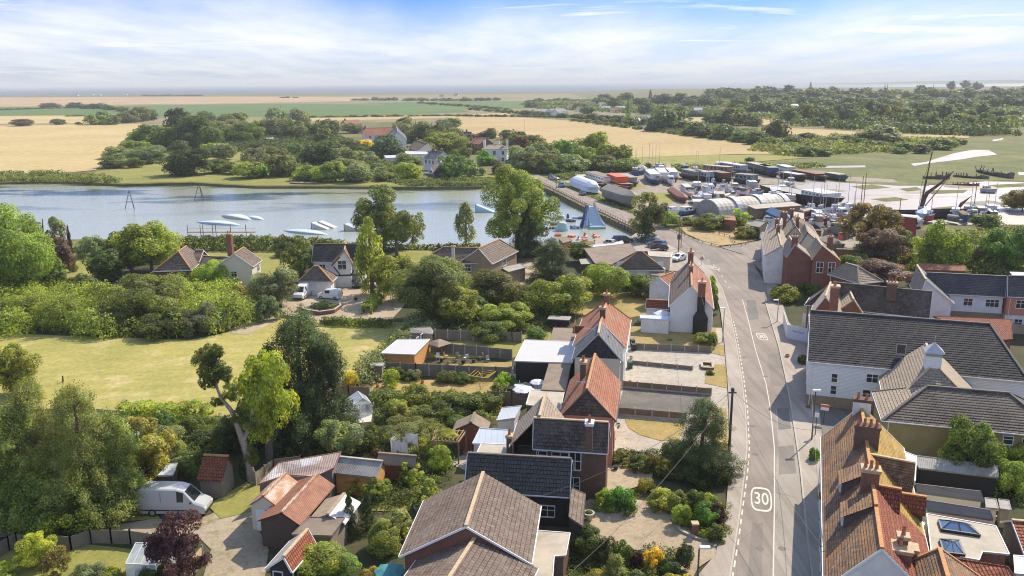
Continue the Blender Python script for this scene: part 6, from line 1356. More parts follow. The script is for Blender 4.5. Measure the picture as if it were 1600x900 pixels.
block('red_lean_to', 'long red brick lean to roof behind the dark slate of the white terrace', [(1433, 411), (1509, 415), (1510, 424), (1437, 421)], 3.4, 'brick_red', 'tile_red', cat='lean-to', zs=[3.8, 3.8, 3.2, 3.2])
block('solar_roof', 'white topped flat roof behind the pink terrace house', [(1578, 425), (1640, 427), (1642, 431), (1582, 430)], 8.0, 'brick_red', 'roof_white', cat='roof extension', z0=5.0)
# slate barn with the cupola
rt, fr = house('slate_barn', 'huge dark slate roofed white boarded barn with a small white cupola', (1266, 485), (1547, 506), 10.0, 5.7, 5.2, (1288, 567), 'board_white', 'tile_barn', hipB=3.0, ridge='ridge_dark', trim='paint_white', lower=('brick_buff', 1.5), course=.36, over=.2,
      wins=[('R', .13, 3.9, .6, 1.0, 's'), ('R', .31, 4.3, 1.2, .95, 'w'), ('R', .13, 2.4, .6, 1.0, 's'), ('R', .29, 2.3, .8, 1.0, 's'), ('A', .25, 4.2, .7, .9, 's'), ('A', .25, 2.4, .7, 1.0, 's')])
window_at(rt, P(1408, 546, 7.6), Vector((fr.d.x, fr.d.y, 0)), Vector((-.2, -.6, .75)).normalized(), .9, 1.1, 'p', 'lead', 'roof_window')
w1, f1 = wing(rt, (1447, 537), (1460, 567), 8.6, 4.6, (1520, 606), (1376, 601), wall='render_cream', roof='tile_tan', hipB=5.0, noA=True, ridge='ridge_pale', course=.33)
c = P(1457, 566, 8.6); cu = MB(); cu.box((c.x, c.y, 8.7), (1.5, 1.5, 1.6), R(-18)); cup = cu.obj('cupola', mt('board_white'), rt)
cu = MB(); cu.box((c.x, c.y, 9.62), (1.55, 1.55, .34), R(-18)); cu.obj('louvre', mt('felt_grey'), cup)
cu = MB(); cu.box((c.x, c.y, 9.85), (1.9, 1.9, .12), R(-18)); cu.box((c.x, c.y, 10.35), (1.9, 1.9, .9), R(-18), taper=.04); cu.tube([(c.x, c.y, 10.7), (c.x, c.y, 11.5)], .03, 5); cu.obj('cupola_roof', mt('lead'), cup)
# yellow brick building
rt, fr = house('yellow_brick_building', 'yellow brick building with a dark tiled hipped roof behind the cottage row', (1449, 603), (1577, 614), 7.2, 4.6, 4.0, (1381, 657), 'brick_yellow', 'tile_dark', hipA=4.6, hipB=4.0, ridge='ridge_dark', wins=[('R', .55, 1.0, 1.5, .6), ('R', .72, 3.7, .8, .8), ('R', .84, 3.4, 1.2, 1.2), ('R', .74, 1.0, 1.5, .6)], over=.3)
rf = MB(); roof_plane(rf, [fr.w(-4.62, 4.02, 4.63), fr.w(-4.62, -3.95, 4.63), fr.w(-.02, 0, 7.25)], Vector((fr.n.x, fr.n.y, 0)), .33); rf.obj('hip_slope', mt('tile_tan'), rt)
block('grey_lean_to', 'long grey sheet roofed lean to in front of the yellow brick building', [(1424, 711), (1558, 728), (1560, 746), (1436, 731)], 2.4, 'paint_black', 'corr_grey', cat='lean-to', zs=[2.7, 2.7, 2.2, 2.2])
block('white_gable_wall', 'white rendered outhouse between the mossy roof and the grey lean to', [(1412, 705), (1432, 713), (1430, 752), (1416, 738)], 3.0, 'render_white', 'roof_white', cat='outhouse')
# cottage row at bottom right
rt, fr = house('cottage_row', 'long old cottage row with mossy orange clay roof right of the street', (1346, 634), (1378, 857), 8.6, 5.0, (1421, 740), (1283, 672), 'paint_mint', 'tile_yellow_lichen', roofR='tile_orange_moss', ridge='ridge_orange', course=.24, over=.2, overg=.1, gable='render_white', trim='paint_white',
      wins=[('R', .12, 3.6, 1.0, 1.0), ('R', .3, 3.6, 1.0, 1.0), ('R', .5, 3.6, 1.0, 1.0), ('R', .7, 3.6, 1.0, 1.0), ('R', .88, 3.6, 1.0, 1.0), ('R', .2, 1.4, 1.1, 1.3), ('R', .45, 1.4, 1.1, 1.3), ('R', .62, 1.4, 1.1, 1.3), ('R', .9, 1.4, 1.1, 1.3)], doors=[('R', .37), ('R', .78)])
rzc = math.atan2(fr.d.y, fr.d.x)
chimney(rt, fr.w(.5, 0), 7, 9.6, .8, 1.5, rzc, 2, 'render_white', 'brick_brown')
chimney(rt, fr.w(8.0, 0), 7, 10.0, .75, 1.9, rzc, 4, 'brick_brown', 'brick_brown')
chimney(rt, fr.w(16.2, -.2), 7, 9.9, .9, 1.2, rzc, 3, 'brick_red')
LC = fr.L
# the lower eastern run of the row has red pantiles
rp = MB(); s0_ = 16.5; zE = 5.0; wl_ = (Vector((P(1421, 740, 5.0).x, P(1421, 740, 5.0).y)) - fr.A).dot(fr.n)
roof_plane(rp, [fr.w(s0_, wl_, zE + .05), fr.w(LC, wl_, zE + .05), fr.w(LC, 0.02, 8.64), fr.w(s0_, 0.02, 8.64)], Vector((fr.d.x, fr.d.y, 0)), .32); rp.obj('pantiled_slope', mt('pantile_red'), rt)
def dormer(root, pfar, pnear, t, zf):
 "shed dormer on the street slope; its front top corners are given as pixels at height zf"
 sa, sb = [(Vector(P(*p, zf)[:2]) - fr.A).dot(fr.d) for p in (pfar, pnear)]; zb = 8.6 - (8.6 - 5.0) / WR * t
 b = MB(); F0, F1, G0, G1, K0, K1 = fr.w(sa, -t, zf), fr.w(sb, -t, zf), fr.w(sa, -t, zb - .2), fr.w(sb, -t, zb - .2), fr.w(sa, -.1, 8.55), fr.w(sb, -.1, 8.55)
 b.face([F0, F1, G1, G0]); b.face([F0, G0, K0]); b.face([F1, K1, G1]); d = b.obj('dormer', mt('steel_dark'), root)
 r = MB(); dv = Vector((fr.d.x, fr.d.y, 0)); u = Vector((0, 0, .06)); roof_plane(r, [fr.w(sa - .15, -t - .2, zf - .04) + u, fr.w(sb + .15, -t - .2, zf - .04) + u, fr.w(sb + .15, 0, 8.74), fr.w(sa - .15, 0, 8.74)], dv, .24); r.obj('dormer_roof', mt('tile_orange_moss'), d)
 k = MB(); k.beam(fr.w(sa - .2, 0, 8.8), fr.w(sb + .2, 0, 8.8), .26, .12); k.obj('dormer_ridge', mt('ridge_orange'), d)
 window_at(root, fr.w((sa + sb) / 2, -t - .03, (zf + zb) / 2 + .05), dv, Vector((-fr.n.x, -fr.n.y, 0)), abs(sb - sa) * .7, (zf - zb) * .62, 'w')
WR = -(Vector(P(1283, 672, 5.0)[:2]) - fr.A).dot(fr.n)
dormer(rt, (1312, 738), (1316, 757), WR * .62, 7.35); dormer(rt, (1318, 788), (1323, 809), WR * .62, 7.35)
# east side cross gables
w1, f1 = wing(rt, fr.w(10.3, .2, 8.5), P(1425, 772, 6.2 if False else 5.6), 8.3, 5.2, 2.3, 1.2, wall='brick_brown', roof='tile_orange_moss', course=.24, fascia=False, ridge='ridge_pale')
for a_, b__, z1_, z2_, e_ in (((1364, 757), (1409, 765), 8.5, 7.2, (1395, 800)), ((1409, 771), (1448, 777), 7.0, 5.8, (1430, 801))):
 wing(rt, a_, b__, z1_, z2_, 1.3, e_, wall='wood_dark', roof='pantile_red', course=.32, z0=3.0, noA=True, ridge='ridge_orange', fascia=False, over=.35)
block('white_dormer_base', 'white flat porch roof under the red pantiled dormers', [(1420, 805), (1445, 818), (1440, 826), (1425, 820)], 3.2, 'render_white', 'roof_white', cat='porch')
chimney(rt, P(1405, 872, 7), 3, 8.0, 1.3, 1.3, rzc, 1, 'brick_red'); chimney(rt, P(1420, 868, 6.6), 3, 7.4, .9, .9, rzc, 0, 'brick_red')
rt5, fr5 = house('corner_cottage', 'orange tiled hipped cottage cut by the bottom edge below the cottage row', (1468, 857), (1488, 925), 8.0, 5.0, (1560, 925), (1385, 893), 'brick_red', 'tile_orange_moss', hipA=1.2, ridge='ridge_orange', course=.24, chim=[(-.2, -2.2, .6, .6, 8.6, 1)])
block('red_tiled_outbuilding', 'dark red pantiled range between the skylight roof and the corner cottage', [(1486, 872), (1575, 886), (1600, 925), (1500, 925)], 4.4, 'brick_red', 'pantile_red', cat='outbuilding', zs=[4.8, 4.8, 3.8, 3.8])
root, q = block('flat_extension', 'beige flat roof with two glass skylights behind the cottage row', [(1448, 803), (1556, 822), (1577, 866), (1535, 862), (1530, 875), (1455, 862)], 3.1, 'brick_red', 'roof_beige', cat='extension')
def skylight(pts, z, hgt, ridge_f, label):
 q = [P(*p, z) for p in pts]; c = sum(q, Vector()) / 4; root = empty('roof_lantern', c, label, 'roof lantern')
 u = (q[1] - q[0]); m0 = (q[0] + q[3]) / 2; m1 = (q[1] + q[2]) / 2; a = m0.lerp(m1, ridge_f) + Vector((0, 0, hgt)); b_ = m0.lerp(m1, 1 - ridge_f) + Vector((0, 0, hgt))
 g = MB(); up = Vector((0, 0, .18)); Q = [p + up for p in q]
 g.face([Q[0], Q[1], b_, a][::-1]); g.face([Q[2], Q[3], a, b_][::-1]); g.face([Q[1], Q[2], b_][::-1]); g.face([Q[3], Q[0], a][::-1]); g.obj('glazing', mt('skylight_glass'), root)
 f = MB()
 for x, y in ((Q[0], Q[1]), (Q[1], Q[2]), (Q[2], Q[3]), (Q[3], Q[0])): f.beam(x - Vector((0, 0, .08)), y - Vector((0, 0, .08)), .12, .26)
 for x, y in ((Q[0], a), (Q[3], a), (Q[1], b_), (Q[2], b_), (a, b_), ((Q[0] + Q[1]) / 2, (a + b_) / 2), ((Q[2] + Q[3]) / 2, (a + b_) / 2)): f.beam(x, y, .07, .07)
 f.obj('frame', mt('paint_black'), root)
skylight([(1466, 815), (1517, 824), (1531, 839), (1471, 830)], 3.12, .65, .3, 'long pyramid skylight nearer the slatted roofs on the beige flat roof')
skylight([(1468, 845), (1498, 847), (1507, 870), (1474, 866)], 3.12, .6, .4, 'square pyramid skylight nearer the red outbuilding on the beige flat roof')
block('slatted_outbuilding', 'upper of two dark slatted lean to roofs behind the cottage row', [(1430, 756), (1532, 768), (1537, 783), (1434, 769)], 3.0, 'render_cream', 'slatted_grey', cat='outbuilding', zs=[3.6, 3.6, 2.9, 2.9])
block('slatted_outbuilding', 'lower of two dark slatted lean to roofs next to the beige flat roof', [(1444, 781), (1546, 797), (1552, 812), (1449, 797)], 3.0, 'render_cream', 'slatted_grey', cat='outbuilding', zs=[3.6, 3.6, 3.0, 3.0])
house('pantiled_shed', 'small red pantiled shed at the right edge of the picture', (1581, 813), (1640, 818), 3.6, 2.4, 2.0, (1590, 865), 'timber_grey', 'pantile_red', cat='shed')
block('small_store', 'pale boxy garden store beside the slatted lean to roofs', [(1539, 778), (1556, 780), (1560, 795), (1541, 793)], 2.1, 'render_cream', 'felt_grey', cat='store')
block('small_store', 'second pale garden store next to the boxy one', [(1560, 780), (1576, 782), (1580, 797), (1563, 795)], 1.9, 'timber_pale', 'corr_grey', cat='store')
block('white_outhouse', 'white outhouse at the bottom right corner', [(1584, 868), (1640, 872), (1640, 900), (1586, 896)], 2.3, 'render_white', 'roof_white', cat='outhouse')
# houses beyond the lake
FH = [
 ('red_roofed_house', 'long red tiled house among the trees beyond the lake', (566, 200), (616, 199), 9.5, 5, 6, 6.5, 'render_white', 'tile_red'),
 ('white_gabled_house', 'white gabled wing with grey roof right of the red tiled house beyond the lake', (618, 194), (622, 206), 10.5, 6, 5, 5, 'render_white', 'tile_slate'),
 ('lodge', 'low pink roofed house left of the red tiled house beyond the lake', (536, 188), (560, 187), 7, 4, 5, 5, 'render_pink', 'tile_red'),
 ('tudor_house', 'brown roofed house under the great trees beyond the lake', (650, 219), (668, 224), 8.5, 5, 4.5, 4.5, 'render_cream', 'tile_brown'),
 ('slate_house', 'dark slate roofed white house near the far lake shore', (673, 235), (693, 237), 8.5, 5.2, 4.2, 4.5, 'render_white', 'tile_slate'),
 ('cottage', 'small gabled cottage beside the dark slate house by the far shore', (690, 236), (697, 244), 6.5, 4, 3.5, 3.5, 'render_cream', 'tile_tan'),
 ('dark_barn', 'tan roofed boathouse with dark front on the far shore', (686, 248), (690, 256), 6, 2.6, 3.6, 3.6, 'board_black', 'tile_tan'),
 ('gabled_villa', 'dark gabled villa left of the square white house beyond the lake', (724, 206), (737, 206), 9.5, 6, 4.5, 4.5, 'render_cream', 'tile_dark'),
 ('red_house', 'red roofed house behind the square white house beyond the lake', (744, 214), (760, 216), 8.5, 5.5, 4.5, 4.5, 'brick_red', 'tile_red')]
for n_, l_, a_, b_, zr_, ze_, wl__, wr__, wm, rm in FH:
 house(n_, l_, a_, b_, zr_, ze_, wl__, wr__, wm, rm, course=0, wins=[('R', .2, ze_ - 1.3, 1.3, 1.4, 's'), ('R', .5, ze_ - 1.3, 1.3, 1.4, 's'), ('R', .8, ze_ - 1.3, 1.3, 1.4, 's'), ('B', .5, ze_ - 1.0, 1.3, 1.4, 's')], chim=[(2, 0, 1.0, 1.0, zr_ + 1.3, 2)], overg=.3)
house('white_villa', 'square white two storey house with tall chimneys beyond the lake', (765, 226), (783, 226), 8.8, 7.0, 5, 4.6, 'render_white', 'tile_tan', hipA=3.4, hipB=3.4, course=0, wins=[('R', f_, z_, 1.2, 1.7, 's') for f_ in (.15, .5, .85) for z_ in (2.0, 5.2)], chim=[(-2.5, 0, 1.1, 1.1, 11.5, 2, 'render_white'), (4.0, 2.0, 1.1, 1.1, 11.0, 2, 'render_white'), (8.5, 0, 1.1, 1.1, 11.5, 2, 'render_white')])
house('villa_wing', 'low white side wing right of the square white house beyond the lake', (786, 231), (797, 232), 5.6, 3.6, 3, 3, 'render_white', 'tile_slate', course=0, cat='house', wins=[('R', .3, 2.2, 1.2, 1.2, 's'), ('R', .7, 2.2, 1.2, 1.2, 's')])
block('flat_house', 'white flat roofed house near the far lake shore', [(633, 236), (668, 237), (668, 241), (634, 241)], 5.0, 'render_white', 'roof_white', cat='house')
block('flat_house', 'low white flat roofed garden house on the far lake lawns', [(600, 243), (624, 242), (626, 246), (603, 247)], 3.6, 'render_white', 'roof_white', cat='house')
block('blue_hut', 'small pale blue hut at the left end of the far lawns', [(415, 214), (427, 214), (428, 217), (416, 217)], 2.8, 'paint_blue_grey', 'felt_grey', cat='hut')
house('white_bungalow', 'white gabled bungalow beyond the middle wheat field', (858, 170), (880, 169), 7, 3.5, 7, 8, 'render_white', 'tile_slate', course=0, wins=[('R', .3, 2, 2, 1.3, 's')])
house('gabled_bungalow', 'white gable front beside the white bungalow beyond the wheat field', (869, 168), (868, 172), 7.5, 3.5, 6, 6, 'render_white', 'tile_slate', course=0)
house('slate_bungalow', 'long grey roofed bungalow left of the white gabled one beyond the wheat', (832, 171), (852, 170), 6.5, 3.5, 6, 7, 'render_cream', 'tile_slate', course=0)
rr = random.Random(8)
k_ = 0
for (x, y, c_) in [(893, 172, 'tile_red'), (907, 174, 'tile_red'), (918, 176, 'roof_white'), (945, 173, 'roof_white'), (969, 173, 'roof_white'), (925, 166, 'tile_slate'), (940, 166, 'tile_slate'), (993, 165, 'tile_slate'), (1000, 173, 'tile_red'), (1015, 178, 'tile_brown'), (1012, 192, 'roof_white'), (1005, 195, 'roof_white'), (1075, 166, 'roof_white'), (1110, 170, 'roof_white'), (1265, 164, 'roof_beige'), (1215, 167, 'roof_white'), (1305, 165, 'roof_white'), (1350, 165, 'roof_white'), (1180, 168, 'tile_slate'), (1130, 176, 'tile_red'), (1160, 165, 'roof_white'), (1200, 160, 'tile_brown'), (1240, 170, 'roof_white'), (1285, 158, 'tile_red'), (1320, 156, 'roof_white'), (1375, 160, 'tile_slate'), (1400, 154, 'tile_red'), (1430, 165, 'roof_white'), (1470, 158, 'tile_brown'), (1510, 168, 'roof_white'), (1145, 172, 'tile_slate'), (1090, 176, 'roof_white'), (1060, 176, 'tile_brown'), (960, 176, 'tile_red'), (690, 152, 'tile_slate'), (713, 150, 'tile_brown'), (1583, 183, 'roof_white'), (196, 149, 'roof_white'), (145, 149, 'roof_white'), (157, 149.5, 'roof_white'), (120, 150, 'tile_red')]:
 p = PT(x, y); wd_ = rr.uniform(9, 15); zz = p.z; k_ += 1
 rt_, _ = house('distant_house', 'tiny distant house among the far trees', Vector((p.x - wd_ / 2, p.y, zz + 6)), Vector((p.x + wd_ / 2, p.y + rr.uniform(-3, 3), zz + 6)), zz + 6.5, zz + 3.2, 5, 5, 'render_white', c_, course=0, z0=zz, fascia=False); rt_['group'] = 'tiny distant houses'
Z0 = (0, 0, 0)
# ------------------------------------------------------------------ sheds and barns at lower left
house('tiled_shed', 'old red tiled timber shed beside the silver van', (318, 711), (357, 713), 3.7, 2.0, 1.2, (342, 751), 'timber_grey', 'pantile_red', ridge='ridge_orange', cat='shed', fascia=False, course=.3)
block('green_shed', 'pale green roofed lean to left of the red tiled shed', [(263, 725), (277, 724), (270, 742), (247, 743)], 2.3, 'wood_dark', 'corr_sheen', cat='shed')
tree(296, 748, 704, 40, 'dome', 'vivid', label='ivy mound growing over the red tiled shed roof', lod=3)
root, q = block('patched_barn', 'wide barn with a patched grey and rusty corrugated roof', [(436, 723), (533, 706), (522, 731), (492, 745), (448, 742), (402, 757)], 3.4, 'timber_grey', 'corr_patch', cat='barn', zs=[3.3, 3.5, 3.0, 2.8, 2.7, 2.6], trim='corr_rust')
house('rusty_shed', 'orange rust roofed shed with a white glazed door at the left of the barns', (447, 739), (411, 775), 3.5, 2.4, (470, 762), 1.6, 'render_cream', 'corr_orange', course=0, ridge='corr_orange', cat='shed', fascia=False, doors=[('B', .35)], wins=[('B', .62, 1.7, .6, .9, 's')])
rt, fr = house('rusty_barn', 'red rusted corrugated barn with an orange ridge and open front', (497, 740), (440, 801), 3.5, 2.5, (478, 810), (419, 795), 'wood_dark', 'corr_rust', course=0, ridge='corr_orange', cat='barn', fascia=False)
house('glazed_roof_shed', 'shed with a white panelled translucent roof right of the rusty barn', (538, 771), (512, 804), 3.0, 2.3, (548, 806), (487, 806), 'timber_grey', 'roof_white', course=0, ridge='timber_pale', cat='shed', fascia=False, roofR='timber_pale')
block('felt_shed', 'brown felt flat roofed shed below the rusty barn', [(484, 808), (539, 808), (518, 837), (456, 835)], 2.4, 'timber_grey', 'felt_brown', cat='shed', zs=[2.7, 2.7, 2.3, 2.3])
house('pantiled_outhouse', 'black boarded outhouse with a ridged pantile roof at bottom left', (481, 827), (443, 870), 3.6, 2.4, (497, 838), (415, 888), 'board_black', 'pantile_red', course=.3, cat='outhouse', roofR='felt_grey', wins=[('B', .4, 1.7, .7, .9, 's')], ridge='ridge_pale')
house('grey_shed', 'brown timber shed with a grey corrugated roof right of the patched barn', (530, 714), (598, 721), 3.2, 2.3, 1.0, (580, 745), 'timber_orange', 'corr_grey', course=0, ridge='roof_beige', cat='shed', fascia=False)
house('brown_shed', 'long brown felt roofed shed behind the washing line', (591, 708), (651, 713), 2.9, 2.1, .9, (650, 724), 'timber_redbrown', 'felt_brown', course=0, ridge='felt_brown', cat='shed', fascia=False)
house('hipped_shed', 'brown felt roofed red shed in the middle gardens', (742, 645), (736, 660), 3.3, 2.3, (769, 652), (716, 651), 'timber_redbrown', 'felt_brown', course=0, ridge='felt_brown', cat='shed', fascia=False)
root, q = block('garden_office', 'orange timber garden room with a pale flat roof', [(621, 531), (672, 530), (648, 554), (595, 552)], 2.5, 'timber_orange', 'roof_white', cat='garden room')
for f_ in (.2, .5, .8): walls_window(root, P(648, 553, 0) , P(671, 534, 0), f_, 1.3, .8, 1.6, 's')
block('small_shed', 'small grey shed against the back boundary', [(577, 567), (600, 567), (598, 572), (579, 571)], 2.2, 'timber_grey', 'felt_grey', cat='shed')
root, q = block('tarpaulin_shelter', 'grey arched tarpaulin shelter behind the timber garden room', [(641, 513), (672, 511), (677, 517), (676, 522), (642, 520)], 2.3, 'tarp_grey', 'tarp_grey', cat='shelter', zs=[2.5, 2.5, 2.0, 2.1, 2.1])
def glasshouse(label, A, B, zr, ze, wl, wr, cat='greenhouse'):
 PA, PB = P(*A, zr), P(*B, zr); fr = Frame2(PA, PB); root = empty('greenhouse', fr.w(fr.L / 2, 0), label, cat)
 if isinstance(wl, tuple): wl = abs((Vector(P(*wl, ze)[:2]) - fr.A).dot(fr.n))
 if isinstance(wr, tuple): wr = abs((Vector(P(*wr, ze)[:2]) - fr.A).dot(fr.n))
 g = MB(); L = fr.L; a, b_, c, d = fr.w(0, wl, ze), fr.w(L, wl, ze), fr.w(0, -wr, ze), fr.w(L, -wr, ze); r0, r1 = fr.w(0, 0, zr), fr.w(L, 0, zr)
 G = lambda p: Vector((p.x, p.y, .05))
 for f in ([a, b_, r1, r0], [c, d, r1, r0], [G(a), G(b_), b_, a], [G(c), G(d), d, c]): g.face(f)
 g.face([G(a), G(c), c, r0, a]); g.face([G(b_), G(d), d, r1, b_]); g.obj('glazing', mt('greenhouse_glass'), root)
 f = MB(); n = max(2, int(L / .6))
 for i in range(n + 1):
  for p, q, r_2 in ((a, b_, (r0, r1)), (c, d, (r0, r1))):
   u = p.lerp(q, i / n); t = r_2[0].lerp(r_2[1], i / n); f.beam(G(u), u, .04, .04); f.beam(u, t, .04, .04)
 for p, q in ((a, b_), (c, d), (r0, r1), (a, c), (b_, d), (a, r0), (c, r0), (b_, r1), (d, r1)): f.beam(p, q, .05, .05)
 f.obj('frame', mt('paint_white'), root); return root
glasshouse('small greenhouse with a white ridge on the pale patio by the meadow', (559, 611), (567, 622), 2.3, 1.5, (571, 618), (541, 624))
glasshouse('cloudy glasshouse behind the fence at the bottom left beside the copper beech', (212, 848), (258, 850), 2.5, 1.7, 1.3, 1.7)
glasshouse('bright glass roofed greenhouse on the meadow edge among the shrubs', (206, 652), (192, 664), 2.4, 1.7, 1.2, 1.2)
block('cold_frame', 'low cold frame beside the greenhouse on the pale patio', [(520, 624), (539, 625), (538, 638), (515, 636)], .7, 'paint_black', 'greenhouse_glass', cat='cold frame', zs=[1.0, 1.0, .6, .6])
def pergola(label, pts, h, mat='wood_mid'):
 q = [P(*p, h) for p in pts]; root = empty('pergola', Vector((q[0].x, q[0].y, 0)), label, 'pergola')
 for p in q: b = MB(); b.box((p.x, p.y, h / 2), (.14, .14, h)); b.obj('post', mt(mat), root)
 b = MB()
 for i in range(4): b.beam(q[i] + Vector((0, 0, .08)), q[(i + 1) % 4] + Vector((0, 0, .08)), .12, .16)
 for i in range(7): b.beam(q[0].lerp(q[1], (i + .5) / 7) + Vector((0, 0, .22)), q[3].lerp(q[2], (i + .5) / 7) + Vector((0, 0, .22)), .08, .12)
 b.obj('frame', mt(mat), root); return root
pergola('timber pergola with creeper on its roof beside the round bright tree', [(680, 674), (728, 675), (716, 692), (676, 690)], 2.4)
p_ = P(700, 682, 2.4); tree(0, 0, 672, 46, 'dome', 'lime', label='lime green creeper lying over the pergola roof', base=Vector((p_.x, p_.y, 2.5)), lod=3)
pergola('timber raised bed frame left of the pale patio', [(478, 656), (505, 650), (500, 662), (472, 670)], .9)
pergola('open timber fruit cage by the white flowering shrub', [(470, 668), (513, 668), (511, 679), (467, 679)], 1.4)
# washing lines and parasols
def airer(label, px, py, h, r, mat, cloths):
 p = P(px, py); root = empty('rotary_airer', p, label, 'washing line'); b = MB(); b.tube([p, p + Vector((0, 0, h))], .03, 6); b.obj('pole', mt('metal_grey'), root)
 b = MB()
 for k in range(4):
  a = k * math.pi / 2 + .4; e = p + Vector((math.cos(a) * r, math.sin(a) * r, h + .1)); b.beam(p + Vector((0, 0, h * .55)), e, .05, .05)
  for s_ in (.5, .75, 1): e1 = p + Vector((math.cos(a) * r * s_, math.sin(a) * r * s_, h * .55 + (h * .45 + .1) * s_)); a2 = a + math.pi / 2; e2 = p + Vector((math.cos(a2) * r * s_, math.sin(a2) * r * s_, h * .55 + (h * .45 + .1) * s_)); b.beam(e1, e2, .02 if mat != 'paint_yellow' else .05, .02)
 b.obj('arm', mt(mat), root)
 for k in range(cloths):
  a = k * math.pi / 2 + .4; a2 = a + math.pi / 2; e1 = p + Vector((math.cos(a) * r, math.sin(a) * r, h)); e2 = p + Vector((math.cos(a2) * r, math.sin(a2) * r, h)); m = MB()
  n = 8
  for i in range(n):
   u, v = e1.lerp(e2, .08 + .84 * i / n), e1.lerp(e2, .08 + .84 * (i + 1) / n); o = lambda j: Vector((math.sin(j * 1.9) * .07, math.cos(j * 1.9) * .07, 0)); dz = lambda j: Vector((0, 0, -1.45 - .12 * math.sin(j * 1.3)))
   m.face([u + o(i), v + o(i + 1), v + o(i + 1) * 2 + dz(i + 1), u + o(i) * 2 + dz(i)])
  props(m.obj('white_sheet', mt('fabric_white'), None, org=tuple(e1)), ['white sheet pegged on the left of the washing line', 'white sheet pegged at the back of the washing line', 'white sheet pegged on the right of the washing line'][k], 'sheet', 'washing on the line')
airer('rotary washing line hung with white sheets in the middle garden', 633, 712, 2.1, 1.6, 'metal_grey', 3)
airer('yellow rotary clothes airer on the dry back lawn', 754, 598, 1.2, 1.9, 'paint_yellow', 0)
def parasol(label, px, py, h, r, mat, name='parasol', n=8, z=0):
 p = P(px, py, h); p.z = z; root = empty(name, p, label, 'parasol'); b = MB(); b.tube([p, (p.x, p.y, z + h + .1)], .03, 6); b.obj('pole', mt('wood_mid'), root); b = MB()
 for i in range(n):
  a, c = 2 * math.pi * i / n, 2 * math.pi * (i + 1) / n
  t = Vector((p.x, p.y, z + h)); e1 = t + Vector((math.cos(a) * r, math.sin(a) * r, -r * .32)); e2 = t + Vector((math.cos(c) * r, math.sin(c) * r, -r * .32)); m_ = (e1 + e2) / 2 * 1.0 + (t - (e1 + e2) / 2) * .06 - Vector((0, 0, .05))
  m1 = t.lerp(e1, .5) + Vector((0, 0, .06)); m2 = t.lerp(e2, .5) + Vector((0, 0, .06))
  b.face([t, m1, m2]); b.face([m1, e1, m_]); b.face([m1, m_, m2]); b.face([m2, m_, e2]); b.face([e1, e1 - Vector((0, 0, .12)), m_ - Vector((0, 0, .12)), m_])
 b.obj('canopy', mt(mat), root)
parasol('large white parasol on the small patio beside the dark fence', 818, 603, 2.3, 1.35, 'fabric_white'); parasol('smaller white parasol nearer the brown felt extension', 840, 593, 2.2, 1.0, 'fabric_white')
parasol('teal striped parasol at the bottom edge of the small garden', 609, 885, 2.2, 1.25, 'fabric_teal'); parasol('white parasol in the white cottage garden', 1034, 484, 2.4, 1.5, 'fabric_white')
parasol('square brown gazebo canopy beside the timber garden room', 686, 530, 2.5, 1.9, 'fabric_brown', 'gazebo', 4)
# patio things
def table_set(label, px, py):
 p = P(px, py); root = empty('garden_table', p, label, 'table'); b = MB(); b.box((p.x, p.y, .72), (1.3, .8, .05)); b.obj('table_top', mt('fabric_white'), root)
 for sx in (-1, 1):
  for sy in (-1, 1): b = MB(); b.box((p.x + sx * .55, p.y + sy * .33, .35), (.06, .06, .7)); b.obj('leg', mt('metal_grey'), root)
table_set('white garden table under the large white parasol', 812, 610)
def sofa(label, px, py, rz):
 p = P(px, py); root = empty('garden_sofa', p, label, 'sofa', None); M = Matrix.Rotation(rz, 3, 'Z')
 for n_, c, s in (('seat', (0, 0, .25), (1.9, .8, .4)), ('backrest', (0, .4, .55), (1.9, .2, .6)), ('armrest', (-.95, 0, .4), (.2, .8, .5)), ('armrest', (.95, 0, .4), (.2, .8, .5))):
  b = MB(); v = M @ Vector(c); b.box((p.x + v.x, p.y + v.y, c[2]), s, rz); b.obj(n_, mt('fabric_white'), root)
sofa('white garden sofa at the back of the small patio', 806, 584, R(80)); sofa('second white garden sofa nearer the camera on the small patio', 802, 596, R(80))
def bin_(label, px, py, mat='plastic_black', rz=0.2, group=None):
 p = P(px, py); root = empty('wheelie_bin', p, label, 'bin', group); b = MB(); b.box((p.x, p.y, .5), (.55, .6, .9), rz, taper=1.12); b.obj('body', mt(mat), root); b = MB(); b.box((p.x, p.y, 1.0), (.62, .7, .08), rz, rx=.08); b.obj('lid', mt(mat), root)
 for s in (-1, 1):
  b = MB(); b.tube([(p.x + s * .3 - .04, p.y - .25, .12), (p.x + s * .3 + .04, p.y - .25, .12)], .12, 10); b.obj('wheel', mt('rubber'), root)
bin_('black wheelie bin beside the grey slated semi wall', 990, 548); bin_('second black wheelie bin further up the semi wall', 988, 541); bin_('dark bin at the front door of the red tiled semi', 984, 576, 'plastic_green'); bin_('green wheelie bin on the patio beside the timber fence', 829, 588, 'plastic_green'); bin_('dark green wheelie bin left of the other bin on the patio', 836, 588, 'plastic_green')
